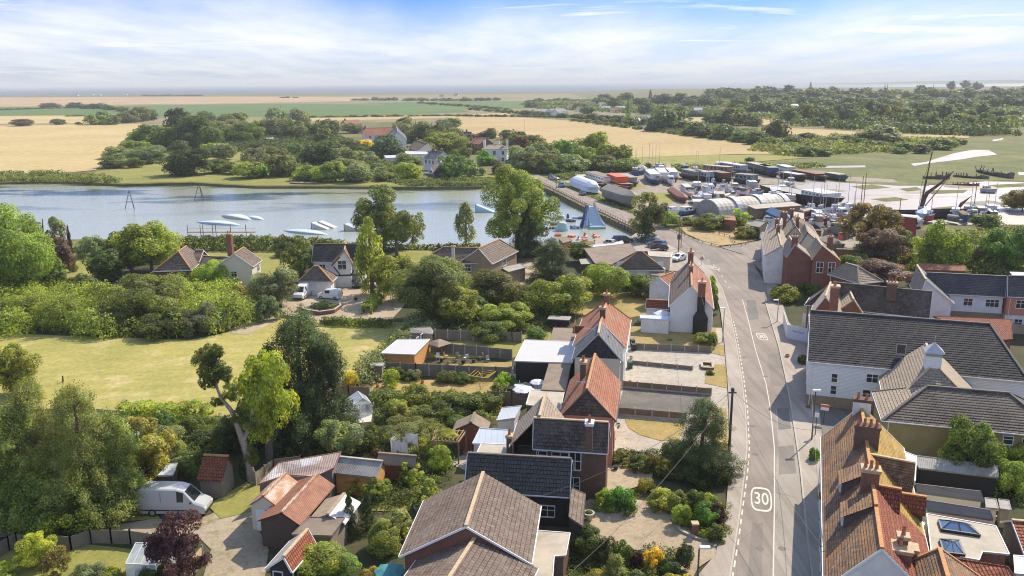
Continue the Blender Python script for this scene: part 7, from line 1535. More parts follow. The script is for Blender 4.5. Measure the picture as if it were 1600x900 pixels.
# ------------------------------------------------------------------ fences and walls
FN_ = [('fence across the front garden below the dry lawn of the white cottage', [(986, 546), (1112, 552)], .95, dict(mat='timber_grey')),
 ('low fence between the upper two front drives', [(988, 570), (1082, 579)], .6, dict(mat='timber_grey')),
 ('fence with white gravel boards beside the dark gravel drive', [(973, 607), (1111, 619)], 1.0, dict(mat='timber_fence', base_mat='kerb_stone')),
 ('brown panel fence between the dark gravel drive and the half moon lawn', [(966, 650), (1072, 659)], 1.05, dict(mat='timber_fence', base_mat='concrete_post')),
 ('long brown fence along the top of the yellow airer garden', [(578, 583), (650, 587), (775, 592), (800, 593)], 1.65, dict(mat='timber_grey')),
 ('fence behind the timber garden room at the top of the gardens', [(673, 550), (800, 562)], 1.5, dict(mat='timber_grey')),
 ('far garden fence under the trees at the back of the long gardens', [(680, 531), (800, 535), (815, 536)], 1.6, dict(mat='timber_grey')),
 ('pale sunlit boundary fence running down the meadow edge', [(672, 528), (640, 545)], 1.5, dict(mat='timber_pale')),  # sun on this side is carried by the paler board colour
 ('long sunlit boundary fence from the garden shed down to the patio', [(576, 580), (525, 618), (505, 632), (480, 656)], 1.6, dict(mat='timber_pale')),  # pale boards hold the brightness of its sunlit face
 ('short fence behind the cold frame and greenhouse', [(525, 619), (545, 620), (578, 622)], 1.4, dict(mat='timber_fence')),
 ('dark fence at the end of the hedge row garden', [(762, 633), (800, 635), (826, 636)], 1.8, dict(mat='timber_fence')),
 ('orange timber fence on the small patio', [(803, 590), (858, 592)], 1.7, dict(mat='timber_orange')),
 ('weathered fence along the track at bottom left', [(15, 862), (28, 856), (72, 857), (112, 861), (143, 850), (175, 850), (205, 851), (262, 860)], 1.3, dict(mat='timber_grey', post='timber_grey')),
 ('pale close boarded fence at the bottom beside the turning circle', [(286, 925), (302, 900), (318, 880)], 1.5, dict(mat='timber_pale', post='timber_grey')),
 ('left end of the weathered fence at the picture edge', [(-20, 885), (15, 862)], 1.3, dict(mat='timber_grey', post='timber_grey')),
 ('low board fence between the meadow and the gravel drive', [(500, 506), (560, 506), (618, 510)], .6, dict(mat='timber_pale', post='timber_grey', sp=2.5)),
 ('dark fence in the shaded garden at the back of the barns', [(400, 760), (428, 738), (470, 733)], 1.4, dict(mat='timber_grey', post='timber_grey')),
 ('timber fence right of the slate barn at the edge', [(1582, 522), (1640, 526)], 1.6, dict(mat='timber_pale'))]
for l_, p__, h_, kw in FN_: fence(l_, p__, h_, **kw)
low_wall('low curved brick wall round the shrub island on the gravel drive', [(466, 485), (480, 490), (500, 493), (522, 490), (532, 483), (530, 476)], .7)
low_wall('white low wall on the meadow corner by the drive', [(358, 513), (380, 500)], .9, mat='render_white')
low_wall('small square brick planter at the roadside', [(1096, 570), (1113, 571), (1114, 579), (1097, 578), (1096, 570)], .4)
low_wall('low kerb wall curving round the island bed of the drive', [(925, 788), (938, 797), (962, 802), (990, 796), (996, 786)], .22, .2, 'kerb_stone')
low_wall('curved edging wall below the clipped domes', [(1050, 812), (1062, 832), (1090, 845), (1118, 848), (1132, 840)], .25, .2, 'kerb_stone')
low_wall('garden wall beside the forecourt of the bungalow', [(985, 402), (1030, 395)], .9)
hedge([(497, 478), (512, 484), (525, 480)], .6, 3.0, 'mid', 'low plants on the shrub island of the gravel drive', seed=44, name='shrub', cat='shrub')
b = MB(); p = P(1085, 838); rt = empty('gate_pillar', p, 'short brick gate pillar by the clipped domes', 'pillar'); b.box((p.x, p.y, .6), (.5, .5, 1.2)); b.obj('pier', mt('brick_red'), rt); b = MB(); b.box((p.x, p.y, 1.26), (.62, .62, .12)); b.obj('cap', mt('ridge_pale'), rt)
def urn(label, px, py, m='terracotta', s=1.0):
 p = P(px, py); rt = empty('plant_pot', p, label, 'plant pot'); b = MB(); b.tube([(p.x, p.y, 0), (p.x, p.y, .25 * s), (p.x, p.y, .5 * s), (p.x, p.y, .6 * s)], [.16 * s, .26 * s, .34 * s, .38 * s], 12); b.obj('pot', mt(m), rt); b = MB(); b.sphere((p.x, p.y, .6 * s), .26 * s, sc=(1, 1, .4)); b.obj('planting', mt('scrub_floor'), rt)
urn('stone urn on the paved drive by the porch canopy', 920, 814, 'kerb_stone', 1.4)
for x, y, s_ in ((808, 612, .8), (832, 606, .6), (700, 570, .7), (690, 566, .8), (712, 566, .6), (724, 569, .9), (740, 567, .7), (660, 600, .7), (603, 604, .8), (590, 606, .6), (505, 645, .8), (560, 650, .9), (575, 640, .7), (690, 708, .7), (716, 700, .8), (728, 712, .7), (735, 726, .9), (600, 740, .8), (640, 775, .7), (652, 800, .8), (986, 562, .7), (984, 600, .6), (966, 668, .7), (958, 690, .8), (962, 735, .7), (1052, 518, .8), (1036, 502, .7), (996, 505, .7), (1230, 560, .8), (1262, 640, .7), (1560, 805, .8), (1552, 812, .6), (1570, 806, .9), (1450, 760, .7), (470, 480, .8), (556, 470, .8), (610, 452, .7)):
 urn('planted pot standing in a garden or yard', x, y, trnd.choice(('terracotta', 'terracotta', 'kerb_stone', 'plastic_black')), s_ * 1.15)
def chair(x, y, m, rz):
 p = P(x, y); rt = empty('garden_chair', p, 'garden chair on a lawn or patio', 'chair', 'garden chairs', rz=rz)
 for n_, c, z_ in (('seat', (0, 0, .42), (.5, .5, .06)), ('backrest', (0, .25, .7), (.5, .06, .55)), ('leg', (-.22, -.2, .2), (.05, .05, .42)), ('leg', (.22, -.2, .2), (.05, .05, .42)), ('leg', (-.22, .22, .2), (.05, .05, .42)), ('leg', (.22, .22, .2), (.05, .05, .42))): b = MB(); b.box(c, z_); b.obj(n_, mt(m), rt, org=Z0)
for i, (x, y) in enumerate(((684, 562), (697, 560), (716, 560), (728, 563), (752, 562), (762, 566), (815, 606), (822, 608), (668, 806), (664, 812), (583, 602), (595, 598), (1042, 492), (1028, 491))): chair(x, y, ('fabric_white', 'timber_pale', 'metal_grey')[i % 3], i * 1.3)
# knee rail round the dry yard
def rail(label, pts, n):
 q = [P(*p) for p in pts]; rt = empty('knee_rail', q[0], label, 'rail fence')
 for a, c in zip(q[:-1], q[1:]):
  k = max(2, int((c - a).length / 2.2))
  for i in range(k): b = MB(); s = a.lerp(c, i / k); b.box((s.x, s.y, .4), (.14, .14, .8)); b.obj('post', mt('wood_mid'), rt)
  b = MB(); b.beam(a + Vector((0, 0, .7)), c + Vector((0, 0, .7)), .08, .1); b.obj('rail', mt('wood_mid'), rt)
rail('timber knee rail curving round the dry yard at the junction', [(1040, 357), (1070, 369), (1098, 381), (1125, 388), (1158, 386), (1172, 380)], 1)
rail('timber rail at the back of the dry yard', [(1062, 356), (1100, 361), (1140, 372), (1150, 384)], 1)
rail('causeway handrail on the lake side of the road', [(840, 284), (868, 297), (910, 318), (950, 336), (990, 356)], 1)
# ------------------------------------------------------------------ poles, lamps, wires, signs
def pole(name, label, px, py, ytop, r, mat, cat, top=None):
 p = P(px, py); h = ztop(p, ytop); rt = empty(name, p, label, cat); b = MB(); b.tube([p, (p.x, p.y, h)], [r, r * .7], 8); b.obj('pole', mt(mat), rt); return rt, p, h
rt, p1, h1 = pole('telegraph_pole', 'dark telegraph pole standing on the verge beside the tall roadside conifer', 1138, 722, 606, .16, 'wood_dark', 'telegraph pole')
b = MB(); b.box((p1.x, p1.y, h1 - .5), (.8, .14, .14)); b.box((p1.x, p1.y, h1 - .2), (.3, .3, .3)); b.obj('bracket', mt('steel_dark'), rt)
rt, p2, h2 = pole('telegraph_pole', 'telegraph pole with a transformer at the junction', 1060, 394, 337, .18, 'wood_mid', 'telegraph pole')
b = MB(); b.box((p2.x, p2.y, h2 * .42), (.7, .6, 1.1)); b.obj('transformer', mt('steel_dark'), rt); b = MB(); b.box((p2.x, p2.y, h2 - .4), (2.0, .14, .14)); b.obj('crossarm', mt('wood_mid'), rt)
pole('support_post', 'leaning stay post beside the junction telegraph pole', 1064, 388, 345, .10, 'wood_mid', 'post')
def lamp(label, px, py, yt, dx, dy):
 rt, p, h = pole('street_lamp', label, px, py, yt, .09, 'steel_dark' if dx > 0 else 'metal_grey', 'street lamp'); b = MB(); e = Vector((p.x + dx, p.y + dy, h + .15)); b.beam((p.x, p.y, h), e, .08, .08); b.obj('arm', mt('metal_grey'), rt); b = MB(); b.box((e.x + dx * .3, e.y, h + .12), (.8, .32, .16)); b.obj('lamp_head', mt('paint_white'), rt)
lamp('tall dark street lamp on the right pavement by the white boarded barn', 1268, 690, 612, .1, .1)
lamp('grey street lamp at the bottom of the drive', 1090, 905, 858, .35, .05)
lamp('street lamp post on the left pavement by the white cottage', 1129, 535, 483, -.2, 0); lamp('distant street lamp beside the red brick house', 1210, 420, 385, -.3, 0)
lamp('street lamp on the pavement beside the leafy garden', 1214, 505, 470, -.3, 0)
for l_, x, y, yt in (('single tall post in the middle wheat field', 819, 212, 186), ('short post at the corner of the middle wheat field', 982, 246, 228), ('small marker post standing in the meadow', 99, 598, 587), ('lamp post on the causeway', 869, 296, 270)):
 pole('post', l_, x, y, yt, .12, 'wood_dark', 'post')
def wire(label, pts3, sag=1.0, r=.018):
 for k, (a, c) in enumerate(pts3):
  b = MB(); q = [a.lerp(c, i / 14) - Vector((0, 0, sag * 4 * (i / 14) * (1 - i / 14))) for i in range(15)]; b.tube(q, r, 4, caps=False)
  props(b.obj('overhead_wire', mt('steel_dark'), None, org=tuple(a)), label[k], 'wire')
T1 = Vector((p1.x, p1.y, h1 - .3))
wire(['overhead wire from the dark telegraph pole to the brick garage roof', 'lower overhead wire from the dark telegraph pole to the bottom bed', 'overhead wire crossing the street to the cottage row', 'second wire from the telegraph pole towards the cottage row', 'wire from the telegraph pole up the street to the junction'],
     [(T1, P(846, 775, 6)), (T1, P(880, 905, 4.5)), (T1, P(1283, 672, 5.1)), (T1, P(1290, 860, 5.2)), (T1, Vector((p2.x, p2.y, h2 - .4)))], 1.2)
wire(['overhead wire over the right pavement to the lowest cottage front'], [(P(1268, 612, 7), P(1288, 872, 5))], .5)
# site hoarding and signs
def panel(name, label, pts, h, mat, cat='sign', th=.05):
 q = [P(*p) for p in pts]; rt = empty(name, q[0], label, cat); b = MB()
 for a, c in zip(q[:-1], q[1:]): b.beam(a + Vector((0, 0, h / 2 + .1)), c + Vector((0, 0, h / 2 + .1)), th, h)
 b.obj('panel', mt(mat), rt); return rt, q
def letters(parent, txt, c, ax, out, size, mat, name='lettering', sy=1.0):
 fc = bpy.data.curves.new(name, 'FONT'); fc.body = txt; fc.align_x = 'CENTER'; fc.align_y = 'CENTER'; fc.size = size; fc.extrude = .004; fc.materials.append(mt(mat))
 o = font_mesh(name, fc); o.parent = parent; up = ax.cross(out) * -1 if ax.cross(Vector((0, 0, 1))).dot(out) < 0 else Vector((0, 0, 1)); z_ = out; x_ = ax if ax.cross(up).dot(out) > 0 else -ax
 M = Matrix((x_, x_.cross(-z_) if False else z_.cross(x_), z_)).transposed(); o.rotation_euler = M.to_euler(); o.location = c - parent_world(parent); o.scale = (1, sy, 1); return o
rt, q = panel('hoarding', 'pale blue site hoarding with faint dark lettering beside the white barn', [(1229, 531), (1262, 538)], 2.3, 'sign_blue', 'hoarding')
ax = (q[1] - q[0]).normalized(); out = Vector((ax.y, -ax.x, 0)); mid = (q[0] + q[1]) / 2 + out * .04
letters(rt, 'FIVE MILLS', mid + Vector((0, 0, 1.55)), ax, out, .42, 'sign_navy')
for i, (zz, wd_) in enumerate(((1.2, .9), (.95, 1.2), (.75, .8))):
 pass
panel('hoarding', 'white hoarding return running up the pavement from the blue board', [(1229, 531), (1223, 508)], 2.2, 'render_white', 'hoarding')
panel('hoarding', 'white hoarding panel behind the blue board by the barn', [(1253, 512), (1264, 514)], 2.2, 'render_white', 'hoarding')
rt, q = panel('sign_board', 'small orange and white board on a post at the corner of the cottage row', [(1280, 662), (1293, 664)], .7, 'fabric_white', 'sign'); rt.location.z = 1.6
b = MB(); m = (q[0] + q[1]) / 2; b.beam((q[0].x, q[0].y - .04, .62), (q[1].x, q[1].y - .04, .62), .04, .28); b.obj('orange_band', mt('paint_orange'), rt, org=tuple(q[0])); b = MB(); b.tube([(m.x, m.y, -1.6), (m.x, m.y, .1)], .05, 6); b.obj('post', mt('steel_dark'), rt, org=tuple(q[0]))
rt, p, h = pole('road_sign', 'triangular road sign seen from behind near the white cottage', 1096, 416, 405, .05, 'metal_grey', 'road sign')
b = MB(); a = [Vector((p.x - .5, p.y, h - .1)), Vector((p.x + .5, p.y, h - .1)), Vector((p.x, p.y, h + .8))]; b.face(a); b.face([x + Vector((0, -.04, 0)) for x in a][::-1]); b.obj('sign_plate', mt('felt_grey'), rt)
rt, q = panel('pub_sign', 'small white sign board on a bracket at the front of the cottage row', [(1270, 682), (1277, 683)], .5, 'fabric_white', 'sign'); rt.location.z = 2.2
b = MB(); m = (q[0] + q[1]) / 2; b.tube([(m.x, m.y, -2.2), (m.x, m.y, .1)], .05, 6); b.obj('post', mt('steel_dark'), rt, org=tuple(q[0]))
b = MB(); p = P(1283, 775, 2.6); rt = empty('hanging_basket', p, 'dark red flower basket hanging on the green cottage front', 'flower basket'); b.sphere(p, .35, 8, 6); b.obj('flowers', mt('pantile_red'), rt); b = MB(); b.beam(p + Vector((0, 0, .5)), p + Vector((.8, 0, .5)), .04, .04); b.obj('bracket', mt('steel_dark'), rt)
# ------------------------------------------------------------------ the lopped tree
def lopped():
 base = P(394, 752); d = depth(base); m_ = d / F_; rt = empty('lopped_tree', base, 'tall bare lopped trunk with tufts of leaves above the rusty barns', 'tree')
 def at(x, y): return Vector((base.x + (x - 394) * m_, base.y + 0.0, ztop((base.x, base.y), y)))
 b = MB(); b.tube([base, at(390, 710), at(383, 680), at(377, 655)], [.46, .36, .31, .28], 10); b.tube([at(377, 655), at(371, 640), at(358, 622), at(352, 600), at(350, 566)], [.27, .21, .17, .13, .08], 8); b.tube([at(352, 600), at(338, 592), at(330, 582)], [.12, .08, .04], 6); b.tube([at(350, 575), at(360, 562), at(366, 552)], [.1, .07, .03], 6); b.tube([at(385, 690), at(398, 668), at(404, 640)], [.25, .18, .1], 7); b.obj('trunk', mt('bark_pale'), rt)
 for x, y, w_, h_, c in ((342, 560, 42, 44, 'olive'), (340, 596, 30, 30, 'mid'), (358, 548, 26, 24, 'mid'), (366, 585, 30, 26, 'olive'), (352, 628, 22, 18, 'mid'), (350, 578, 50, 36, 'mid'), (372, 612, 30, 34, 'lt'), (384, 650, 30, 30, 'mid'), (396, 712, 26, 40, 'mid'), (402, 660, 30, 34, 'lt'), (384, 735, 22, 36, 'dk')):
  o = bpy.data.objects.new('foliage', crown('open', 2, trnd.randrange(3))); C.objects.link(o); o.parent = rt; c0 = at(x, y) - base; o.location = c0 - Vector((0, 0, h_ * m_ / 2)); o.scale = (w_ / 2 * m_, w_ / 2 * m_, h_ * m_ / 2); o.color = tuple(1.9 * q for q in COL[c]) + (1,)
lopped()
# ------------------------------------------------------------------ vehicles (built once per kind, then copied)
def ring(x, zt, wb, wt, belt, z0=.28):
 belt = min(belt, zt - .14); s = min(.12, wt * .3)
 return [Vector(p) for p in ((x, -wb, z0), (x, -wb, belt), (x, -wt, zt - .07), (x, -wt + s, zt), (x, wt - s, zt), (x, wt, zt - .07), (x, wb, belt), (x, wb, z0))]
def vehicle(name, st, belt, screen, rear, sides, wheels, wr, label='', cat='car', z0=.28):
 "st: stations (x, ztop, wb, wt) from nose to tail; screen/rear/sides: station pairs that are glazed"
 rt = empty(name, (0, 0, 0), label, cat); b = MB(); R_ = [ring(x, zt, wb, wt, belt, z0) for x, zt, wb, wt in st]; b.loft(R_, closed=True); body = b.obj('body', mt('car_paint'), rt, org=Z0)
 g = MB()
 def pane(a, b_, c, d, ins=.10, out=.012):
  m = (a + b_ + c + d) / 4; q = [p.lerp(m, ins) for p in (a, b_, c, d)]; n = (q[1] - q[0]).cross(q[3] - q[0]); n.normalize()
  if n.dot(m - Vector((m.x, 0, .6))) < 0: n = -n
  q = [p + n * out for p in q]; g.face(q)
 for i, j in (screen, rear):
  if i is not None: pane(R_[i][3], R_[i][4], R_[j][4], R_[j][3], .07)
 for i, j in sides:
  for s1, s2 in ((1, 2), (6, 5)): pane(R_[i][s1], R_[j][s1], R_[j][s2], R_[i][s2], .10)
 g.obj('window', mt('window_glass'), rt, org=Z0)
 W = max(s[2] for s in st)
 for x in wheels:
  for s in (-1, 1):
   t = MB(); t.tube([(x, s * (W - .2), wr), (x, s * (W + .02), wr)], wr, 16); ty = t.obj('wheel', mt('rubber'), rt, org=Z0); k = MB(); k.tube([(x, s * (W + .02), wr), (x, s * (W + .035), wr)], wr * .6, 12); k.obj('rim', mt('metal_grey'), ty, org=Z0)
 for s in (-1, 1):
  h = MB(); h.box((st[0][0] - .02 if st[0][0] > 0 else st[0][0] + .02, s * (W - .28), st[1][1] - .30), (.08, .34, .16)); h.obj('headlight', mt('headlight_glass'), rt, org=Z0)
  h = MB(); h.box((st[-1][0], s * (W - .14), belt - .12), (.06, .16, .34)); h.obj('tail_light', mt('tail_lens'), rt, org=Z0)
  h = MB(); m_x = st[screen[0]][0] - .25; h.box((m_x, s * (W + .1), belt + .05), (.12, .2, .15)); h.obj('mirror', mt('plastic_black'), rt, org=Z0)
 h = MB(); h.box((st[0][0] + .0, 0, .42), (.1, W * 1.7, .2)); h.obj('bumper', mt('plastic_black'), rt, org=Z0)
 return rt
hatch = [(2.1, .72, .72, .62), (1.95, .86, .84, .76), (1.05, 1.0, .88, .80), (.25, 1.46, .89, .64), (-.6, 1.50, .89, .66), (-1.5, 1.42, .88, .64), (-1.98, 1.0, .86, .78), (-2.08, .75, .80, .74)]
suv = [(2.25, .85, .80, .70), (2.1, 1.02, .92, .82), (1.2, 1.14, .95, .86), (.55, 1.66, .95, .72), (-.6, 1.72, .95, .74), (-1.9, 1.66, .94, .72), (-2.2, 1.1, .92, .84), (-2.28, .8, .88, .80)]
van = [(2.95, .85, .86, .76), (2.80, 1.08, .98, .90), (2.05, 1.38, 1.02, .94), (1.15, 2.32, 1.02, .84), (.5, 2.52, 1.02, .86), (-1.0, 2.56, 1.02, .88), (-2.6, 2.54, 1.02, .88), (-2.9, 2.46, 1.0, .88), (-2.94, 1.0, .99, .96)]
small_van = [(2.15, .80, .76, .66), (2.0, .98, .88, .80), (1.3, 1.14, .90, .82), (.65, 1.72, .90, .70), (-.4, 1.82, .90, .76), (-2.0, 1.80, .90, .76), (-2.14, 1.72, .88, .76), (-2.16, .9, .88, .84)]
KIND = {'hatch': lambda: vehicle('parked_car', hatch, .92, (2, 3), (6, 5), [(3, 4), (4, 5)], (1.3, -1.3), .32), 'suv': lambda: vehicle('parked_car', suv, 1.06, (2, 3), (6, 5), [(3, 4), (4, 5)], (1.4, -1.4), .36),
  'van': lambda: vehicle('delivery_van', van, 1.36, (2, 3), (None, None), [(3, 4)], (2.05, -1.75), .36, cat='van'), 'small_van': lambda: vehicle('small_van', small_van, 1.1, (2, 3), (None, None), [(3, 4)], (1.4, -1.35), .32, cat='van')}
PROTO = {}
def park(kind, rear, front, col, label, group=None, z=0.17, s=1.0, cat=None):
 if kind not in PROTO: rt = PROTO[kind] = KIND[kind]()
 else: rt = copy_tree(PROTO[kind])
 a, c = P(*rear), P(*front); d = c - a; rt.location = ((a.x + c.x) / 2, (a.y + c.y) / 2, z); rt.rotation_euler = (0, 0, math.atan2(d.y, d.x)); rt.scale = (s, s, s)
 props(rt, label, cat or ('van' if 'van' in kind else 'car'), group)
 for ch in rt.children:
  if ch.name.startswith('body'): ch.color = col + (1,)
 return rt
WH = (.78, .79, .80); SV = (.50, .51, .52); BK = (.02, .022, .028); GY = (.16, .17, .18); RD = (.30, .02, .02); BL = (.05, .10, .20)
vn = park('van', (228, 800), (326, 801), (.44, .45, .45), 'silver grey high roofed panel van parked on the grass at lower left', z=.12, s=1.02)
b = MB()
for s_ in (-1, 1): b.box((-.9, s_ * 1.012, 1.35), (.02, .01, 1.9)); b.box((.62, s_ * 1.012, 1.35), (.02, .01, 1.9)); b.box((-.5, s_ * 1.03, .62), (4.6, .03, .12))
b.box((2.2, 0, .44), (.5, 1.9, .22)); b.obj('trim', mt('plastic_black'), vn, org=Z0)
park('van', (485, 457), (463, 472), WH, 'large white van in front of the garage on the gravel drive', z=.1, s=.95); park('van', (494, 452), (474, 458), WH, 'second white van partly hidden behind the large white one', z=.1, s=.85)
park('small_van', (532, 468), (500, 466), WH, 'small white car derived van on the gravel drive', z=.1); park('suv', (560, 443), (558, 452), BK, 'black car parked before the timbered house', z=.1); park('hatch', (584, 443), (582, 452), WH, 'white car half hidden by the tall slender tree', z=.1)
park('hatch', (1070, 405), (1050, 411), WH, 'white hatchback parked beside the white cottage forecourt'); park('suv', (963, 381), (983, 380), BK, 'black people carrier by the lakeside car park', s=1.1); park('hatch', (950, 384), (964, 386), SV, 'silver car behind the black people carrier')
park('hatch', (1032, 384), (1008, 380), BL, 'dark blue car at the back of the lakeside row'); park('suv', (1036, 388), (1016, 386), GY, 'grey car second in the lakeside row'); park('hatch', (1039, 392), (1020, 392), BK, 'black car third in the lakeside row'); park('hatch', (1018, 380), (1004, 377), SV, 'silver car under the ragged tree')
park('hatch', (906, 303), (916, 308), BK, 'black car driving on the causeway towards the village', cat='car'); park('suv', (874, 291), (882, 295), BL, 'dark blue car further along the causeway'); park('hatch', (862, 281), (871, 282), SV, 'silver car at the far end of the causeway'); park('hatch', (858, 277), (866, 279), GY, 'dark grey car behind the silver one at the far end')
park('suv', (1192, 378), (1192, 368), WH, 'white car parked by the brick hut', s=.95); park('hatch', (1199, 362), (1209, 360), RD, 'dark red car beside the yard entrance'); park('hatch', (1192, 358), (1203, 356), WH, 'white car beyond the dark red one'); park('suv', (1200, 348), (1212, 349), WH, 'white estate under the blue covered boat', z=.2)
park('van', (1197, 420), (1193, 398), BL, 'dark blue van parked outside the bay fronted pale house', s=.8, z=.2)
def trailer(label, a, c):
 p, q = P(*a), P(*c); d = q - p; rt = empty('flat_trailer', (p + q) / 2, label, 'trailer', rz=math.atan2(d.y, d.x)); L = d.length; b = MB(); b.box((0, 0, .75), (L, 2.0, .3)); b.box((0, -1.0, 1.2), (L, .08, .7)); b.box((0, 1.0, 1.2), (L, .08, .7)); b.obj('bed', mt('paint_black'), rt, org=Z0); b = MB(); b.box((0, 0, 1.5), (L, 2.1, .12)); b.obj('cover', mt('felt_grey'), rt, org=Z0)
 for x in (-.35, 0, .35):
  for s in (-1, 1): b = MB(); b.tube([(x * L * .8, s * .9, .32), (x * L * .8, s * 1.1, .32)], .32, 12); b.obj('wheel', mt('rubber'), rt, org=Z0)
trailer('black covered trailer under the trees behind the flat roofs', (857, 510), (891, 512))
# ------------------------------------------------------------------ boats
def hull_rings(L, B, H, bow=.32, stern=.85, sheer=.25, n=9, rake=.08):
 out = []
 for i in range(n):
  s = i / (n - 1); w_ = B / 2 * (stern + (1 - stern) * min(1, s / .3)) * (1 if s < 1 - bow else max(.03, math.cos((s - 1 + bow) / bow * math.pi / 2) ** .75)); h = H * (1 + sheer * (2 * s - .8) ** 2 * .8); x = (s - .5) * L
  k = .55 + .0 * s; out.append([Vector(p) for p in ((x + rake * L * (s ** 3), -w_, h), (x, -w_ * .86, H * .4), (x - rake * L * s ** 3 * .8, -w_ * k * .5, 0), (x - rake * L * s ** 3 * .8, w_ * k * .5, 0), (x, w_ * .86, H * .4), (x + rake * L * (s ** 3), w_, h))])
 return out
def boat(kind, a, c, label, hull='paint_white', cabin='paint_white', roof='roof_white', B=None, H=1.5, name=None, group=None, mast=0, z=0.12, L=None, deck='wood_mid', trim=None, cabf=(.15, .75), cabh=1.6, cat='boat', tilt=0):
 p, q = P(*a), P(*c); d = q - p; L = L or d.length; B = B or L * .28; rt = empty(name or 'boat', ((p.x + q.x) / 2, (p.y + q.y) / 2, z), label, cat, group, rz=math.atan2(d.y, d.x)); rt.rotation_euler.x = tilt
 Rg = hull_rings(L, B, H, bow=.4 if kind in ('yacht', 'cruiser') else .22, stern=.6 if kind == 'yacht' else .9); b = MB(); b.loft(Rg); b.obj('hull', mt(hull), rt, org=Z0); dk = MB()
 for u, v in zip(Rg[:-1], Rg[1:]): dk.face([u[0] - Vector((0, 0, .12)), v[0] - Vector((0, 0, .12)), v[5] - Vector((0, 0, .12)), u[5] - Vector((0, 0, .12))])
 dk.obj('deck', mt(deck), rt, org=Z0)
 x0, x1 = (cabf[0] - .5) * L, (cabf[1] - .5) * L; cw = B * .78
 if kind == 'wrapped':
  m = MB(); S = []
  for i in range(10):
   s = i / 9; x = (s - .5) * L * 1.02; w_ = B / 2 * (1.05 if .08 < s < .75 else (.9 if s < .5 else max(.12, 1.05 * math.cos((s - .75) / .25 * 1.4)))); t = H * (2.1 if .1 < s < .8 else 1.7); S.append([Vector((x, w_ * math.cos(k * math.pi / 8), .5 + (t - .5) * math.sin(k * math.pi / 8) ** .75)) for k in range(9)])
  m.loft(S); m.obj('wrapping', mt(cabin), rt, org=Z0); return rt
 if kind == 'covered':
  m = MB(); S = []
  for i in range(10):
   s = i / 9; x = (s - .5) * L; w_ = B / 2 * 1.04 * (1 if s < .78 else max(.1, math.cos((s - .78) / .22 * 1.35))); S.append([Vector((x, -w_, H * .95)), Vector((x, -w_ * .96, H * 1.25)), Vector((x, 0, H * 1.25 + w_ * .5)), Vector((x, w_ * .96, H * 1.25)), Vector((x, w_, H * .95))])
  m.loft(S); m.obj('cover', mt(cabin), rt, org=Z0); return rt
 if kind in ('barge', 'houseboat', 'cruiser', 'yacht'):
  m = MB(); tp = 1 if kind in ('barge', 'houseboat') else .86; m.box(((x0 + x1) / 2, 0, H + cabh / 2 - .1), (x1 - x0, cw, cabh), taper=tp); cb = m.obj('cabin', mt(cabin), rt, org=Z0); m = MB(); m.box(((x0 + x1) / 2, 0, H + cabh - .04), ((x1 - x0) * tp * 1.05, cw * tp * 1.08, .14)); m.obj('cabin_roof', mt(roof), cb, org=Z0); g = MB(); n = max(2, int((x1 - x0) / 1.6))
  for s in (-1, 1):
   for i in range(n): x = x0 + (x1 - x0) * (i + .5) / n; g.box((x, s * (cw / 2 * (.5 + tp / 2) + .015), H + cabh * .52), ((x1 - x0) / n * .55, .05, cabh * .36))
  if kind == 'cruiser': g.box(((x1) - .12, 0, H + cabh * .55), (.1, cw * .7, cabh * .4), ry=-.1)
  g.obj('window', mt('window_glass'), cb, org=Z0)
 if mast:
  m = MB(); m.tube([(L * .08, 0, H), (L * .08, 0, H + mast)], [.09, .05], 6); mm = m.obj('mast', mt('metal_grey' if hull != 'hull_black' else 'wood_mid'), rt, org=Z0); m = MB(); m.tube([(L * .08, 0, H + 1.3), (-L * .35, 0, H + 1.4)], .12, 6); m.obj('boom', mt('tarp_blue'), mm, org=Z0)
 if trim: m = MB(); m.loft([[x + Vector((0, 0, .02)) for x in (r[0] + Vector((0, -.03, -.25)), r[0] + Vector((0, -.04, .02)))] for r in Rg], caps=False); m.loft([[x for x in (r[5] + Vector((0, .03, .02)), r[5] + Vector((0, .04, -.25)))] for r in Rg], caps=False); m.obj('rubbing_strake', mt(trim), rt, org=Z0)
 return rt
boat('wrapped', (899, 291), (932, 304), 'big boat shrink wrapped in pale blue plastic beside the causeway', 'shrink_wrap', 'shrink_wrap', B=5.2, H=2.0)
boat('covered', (950, 312), (992, 326), 'long barge under a grey tarpaulin on the mud beside the causeway', 'tarp_grey', 'tarp_grey', B=5.6, H=3.0); boat('houseboat', (922, 284), (978, 302), 'white houseboat with a bright orange wheelhouse roof and red trim', 'hull_red', 'paint_white', 'felt_brown', B=5.6, H=2.0, cabf=(.02, .55), trim='hull_red', cabh=2.0)
rt = boat('houseboat', (955, 290), (984, 301), 'black hulled stern barge carrying the orange cabin', 'hull_black', 'paint_orange', 'paint_orange', B=5.4, H=2.4, cabf=(.05, .6), cabh=2.2)
boat('barge', (905, 281), (940, 296), 'dark flat decked barge between the wrapped boat and the white houseboat', 'hull_black', 'wood_mid', 'roof_beige', B=4.6, H=1.6, cabf=(.05, .8), cabh=.5)
boat('houseboat', (973, 283), (993, 292), 'small grey houseboat right of the orange cabin', 'hull_black', 'corr_grey', 'felt_grey', B=4, H=1.4, cabf=(.1, .8))
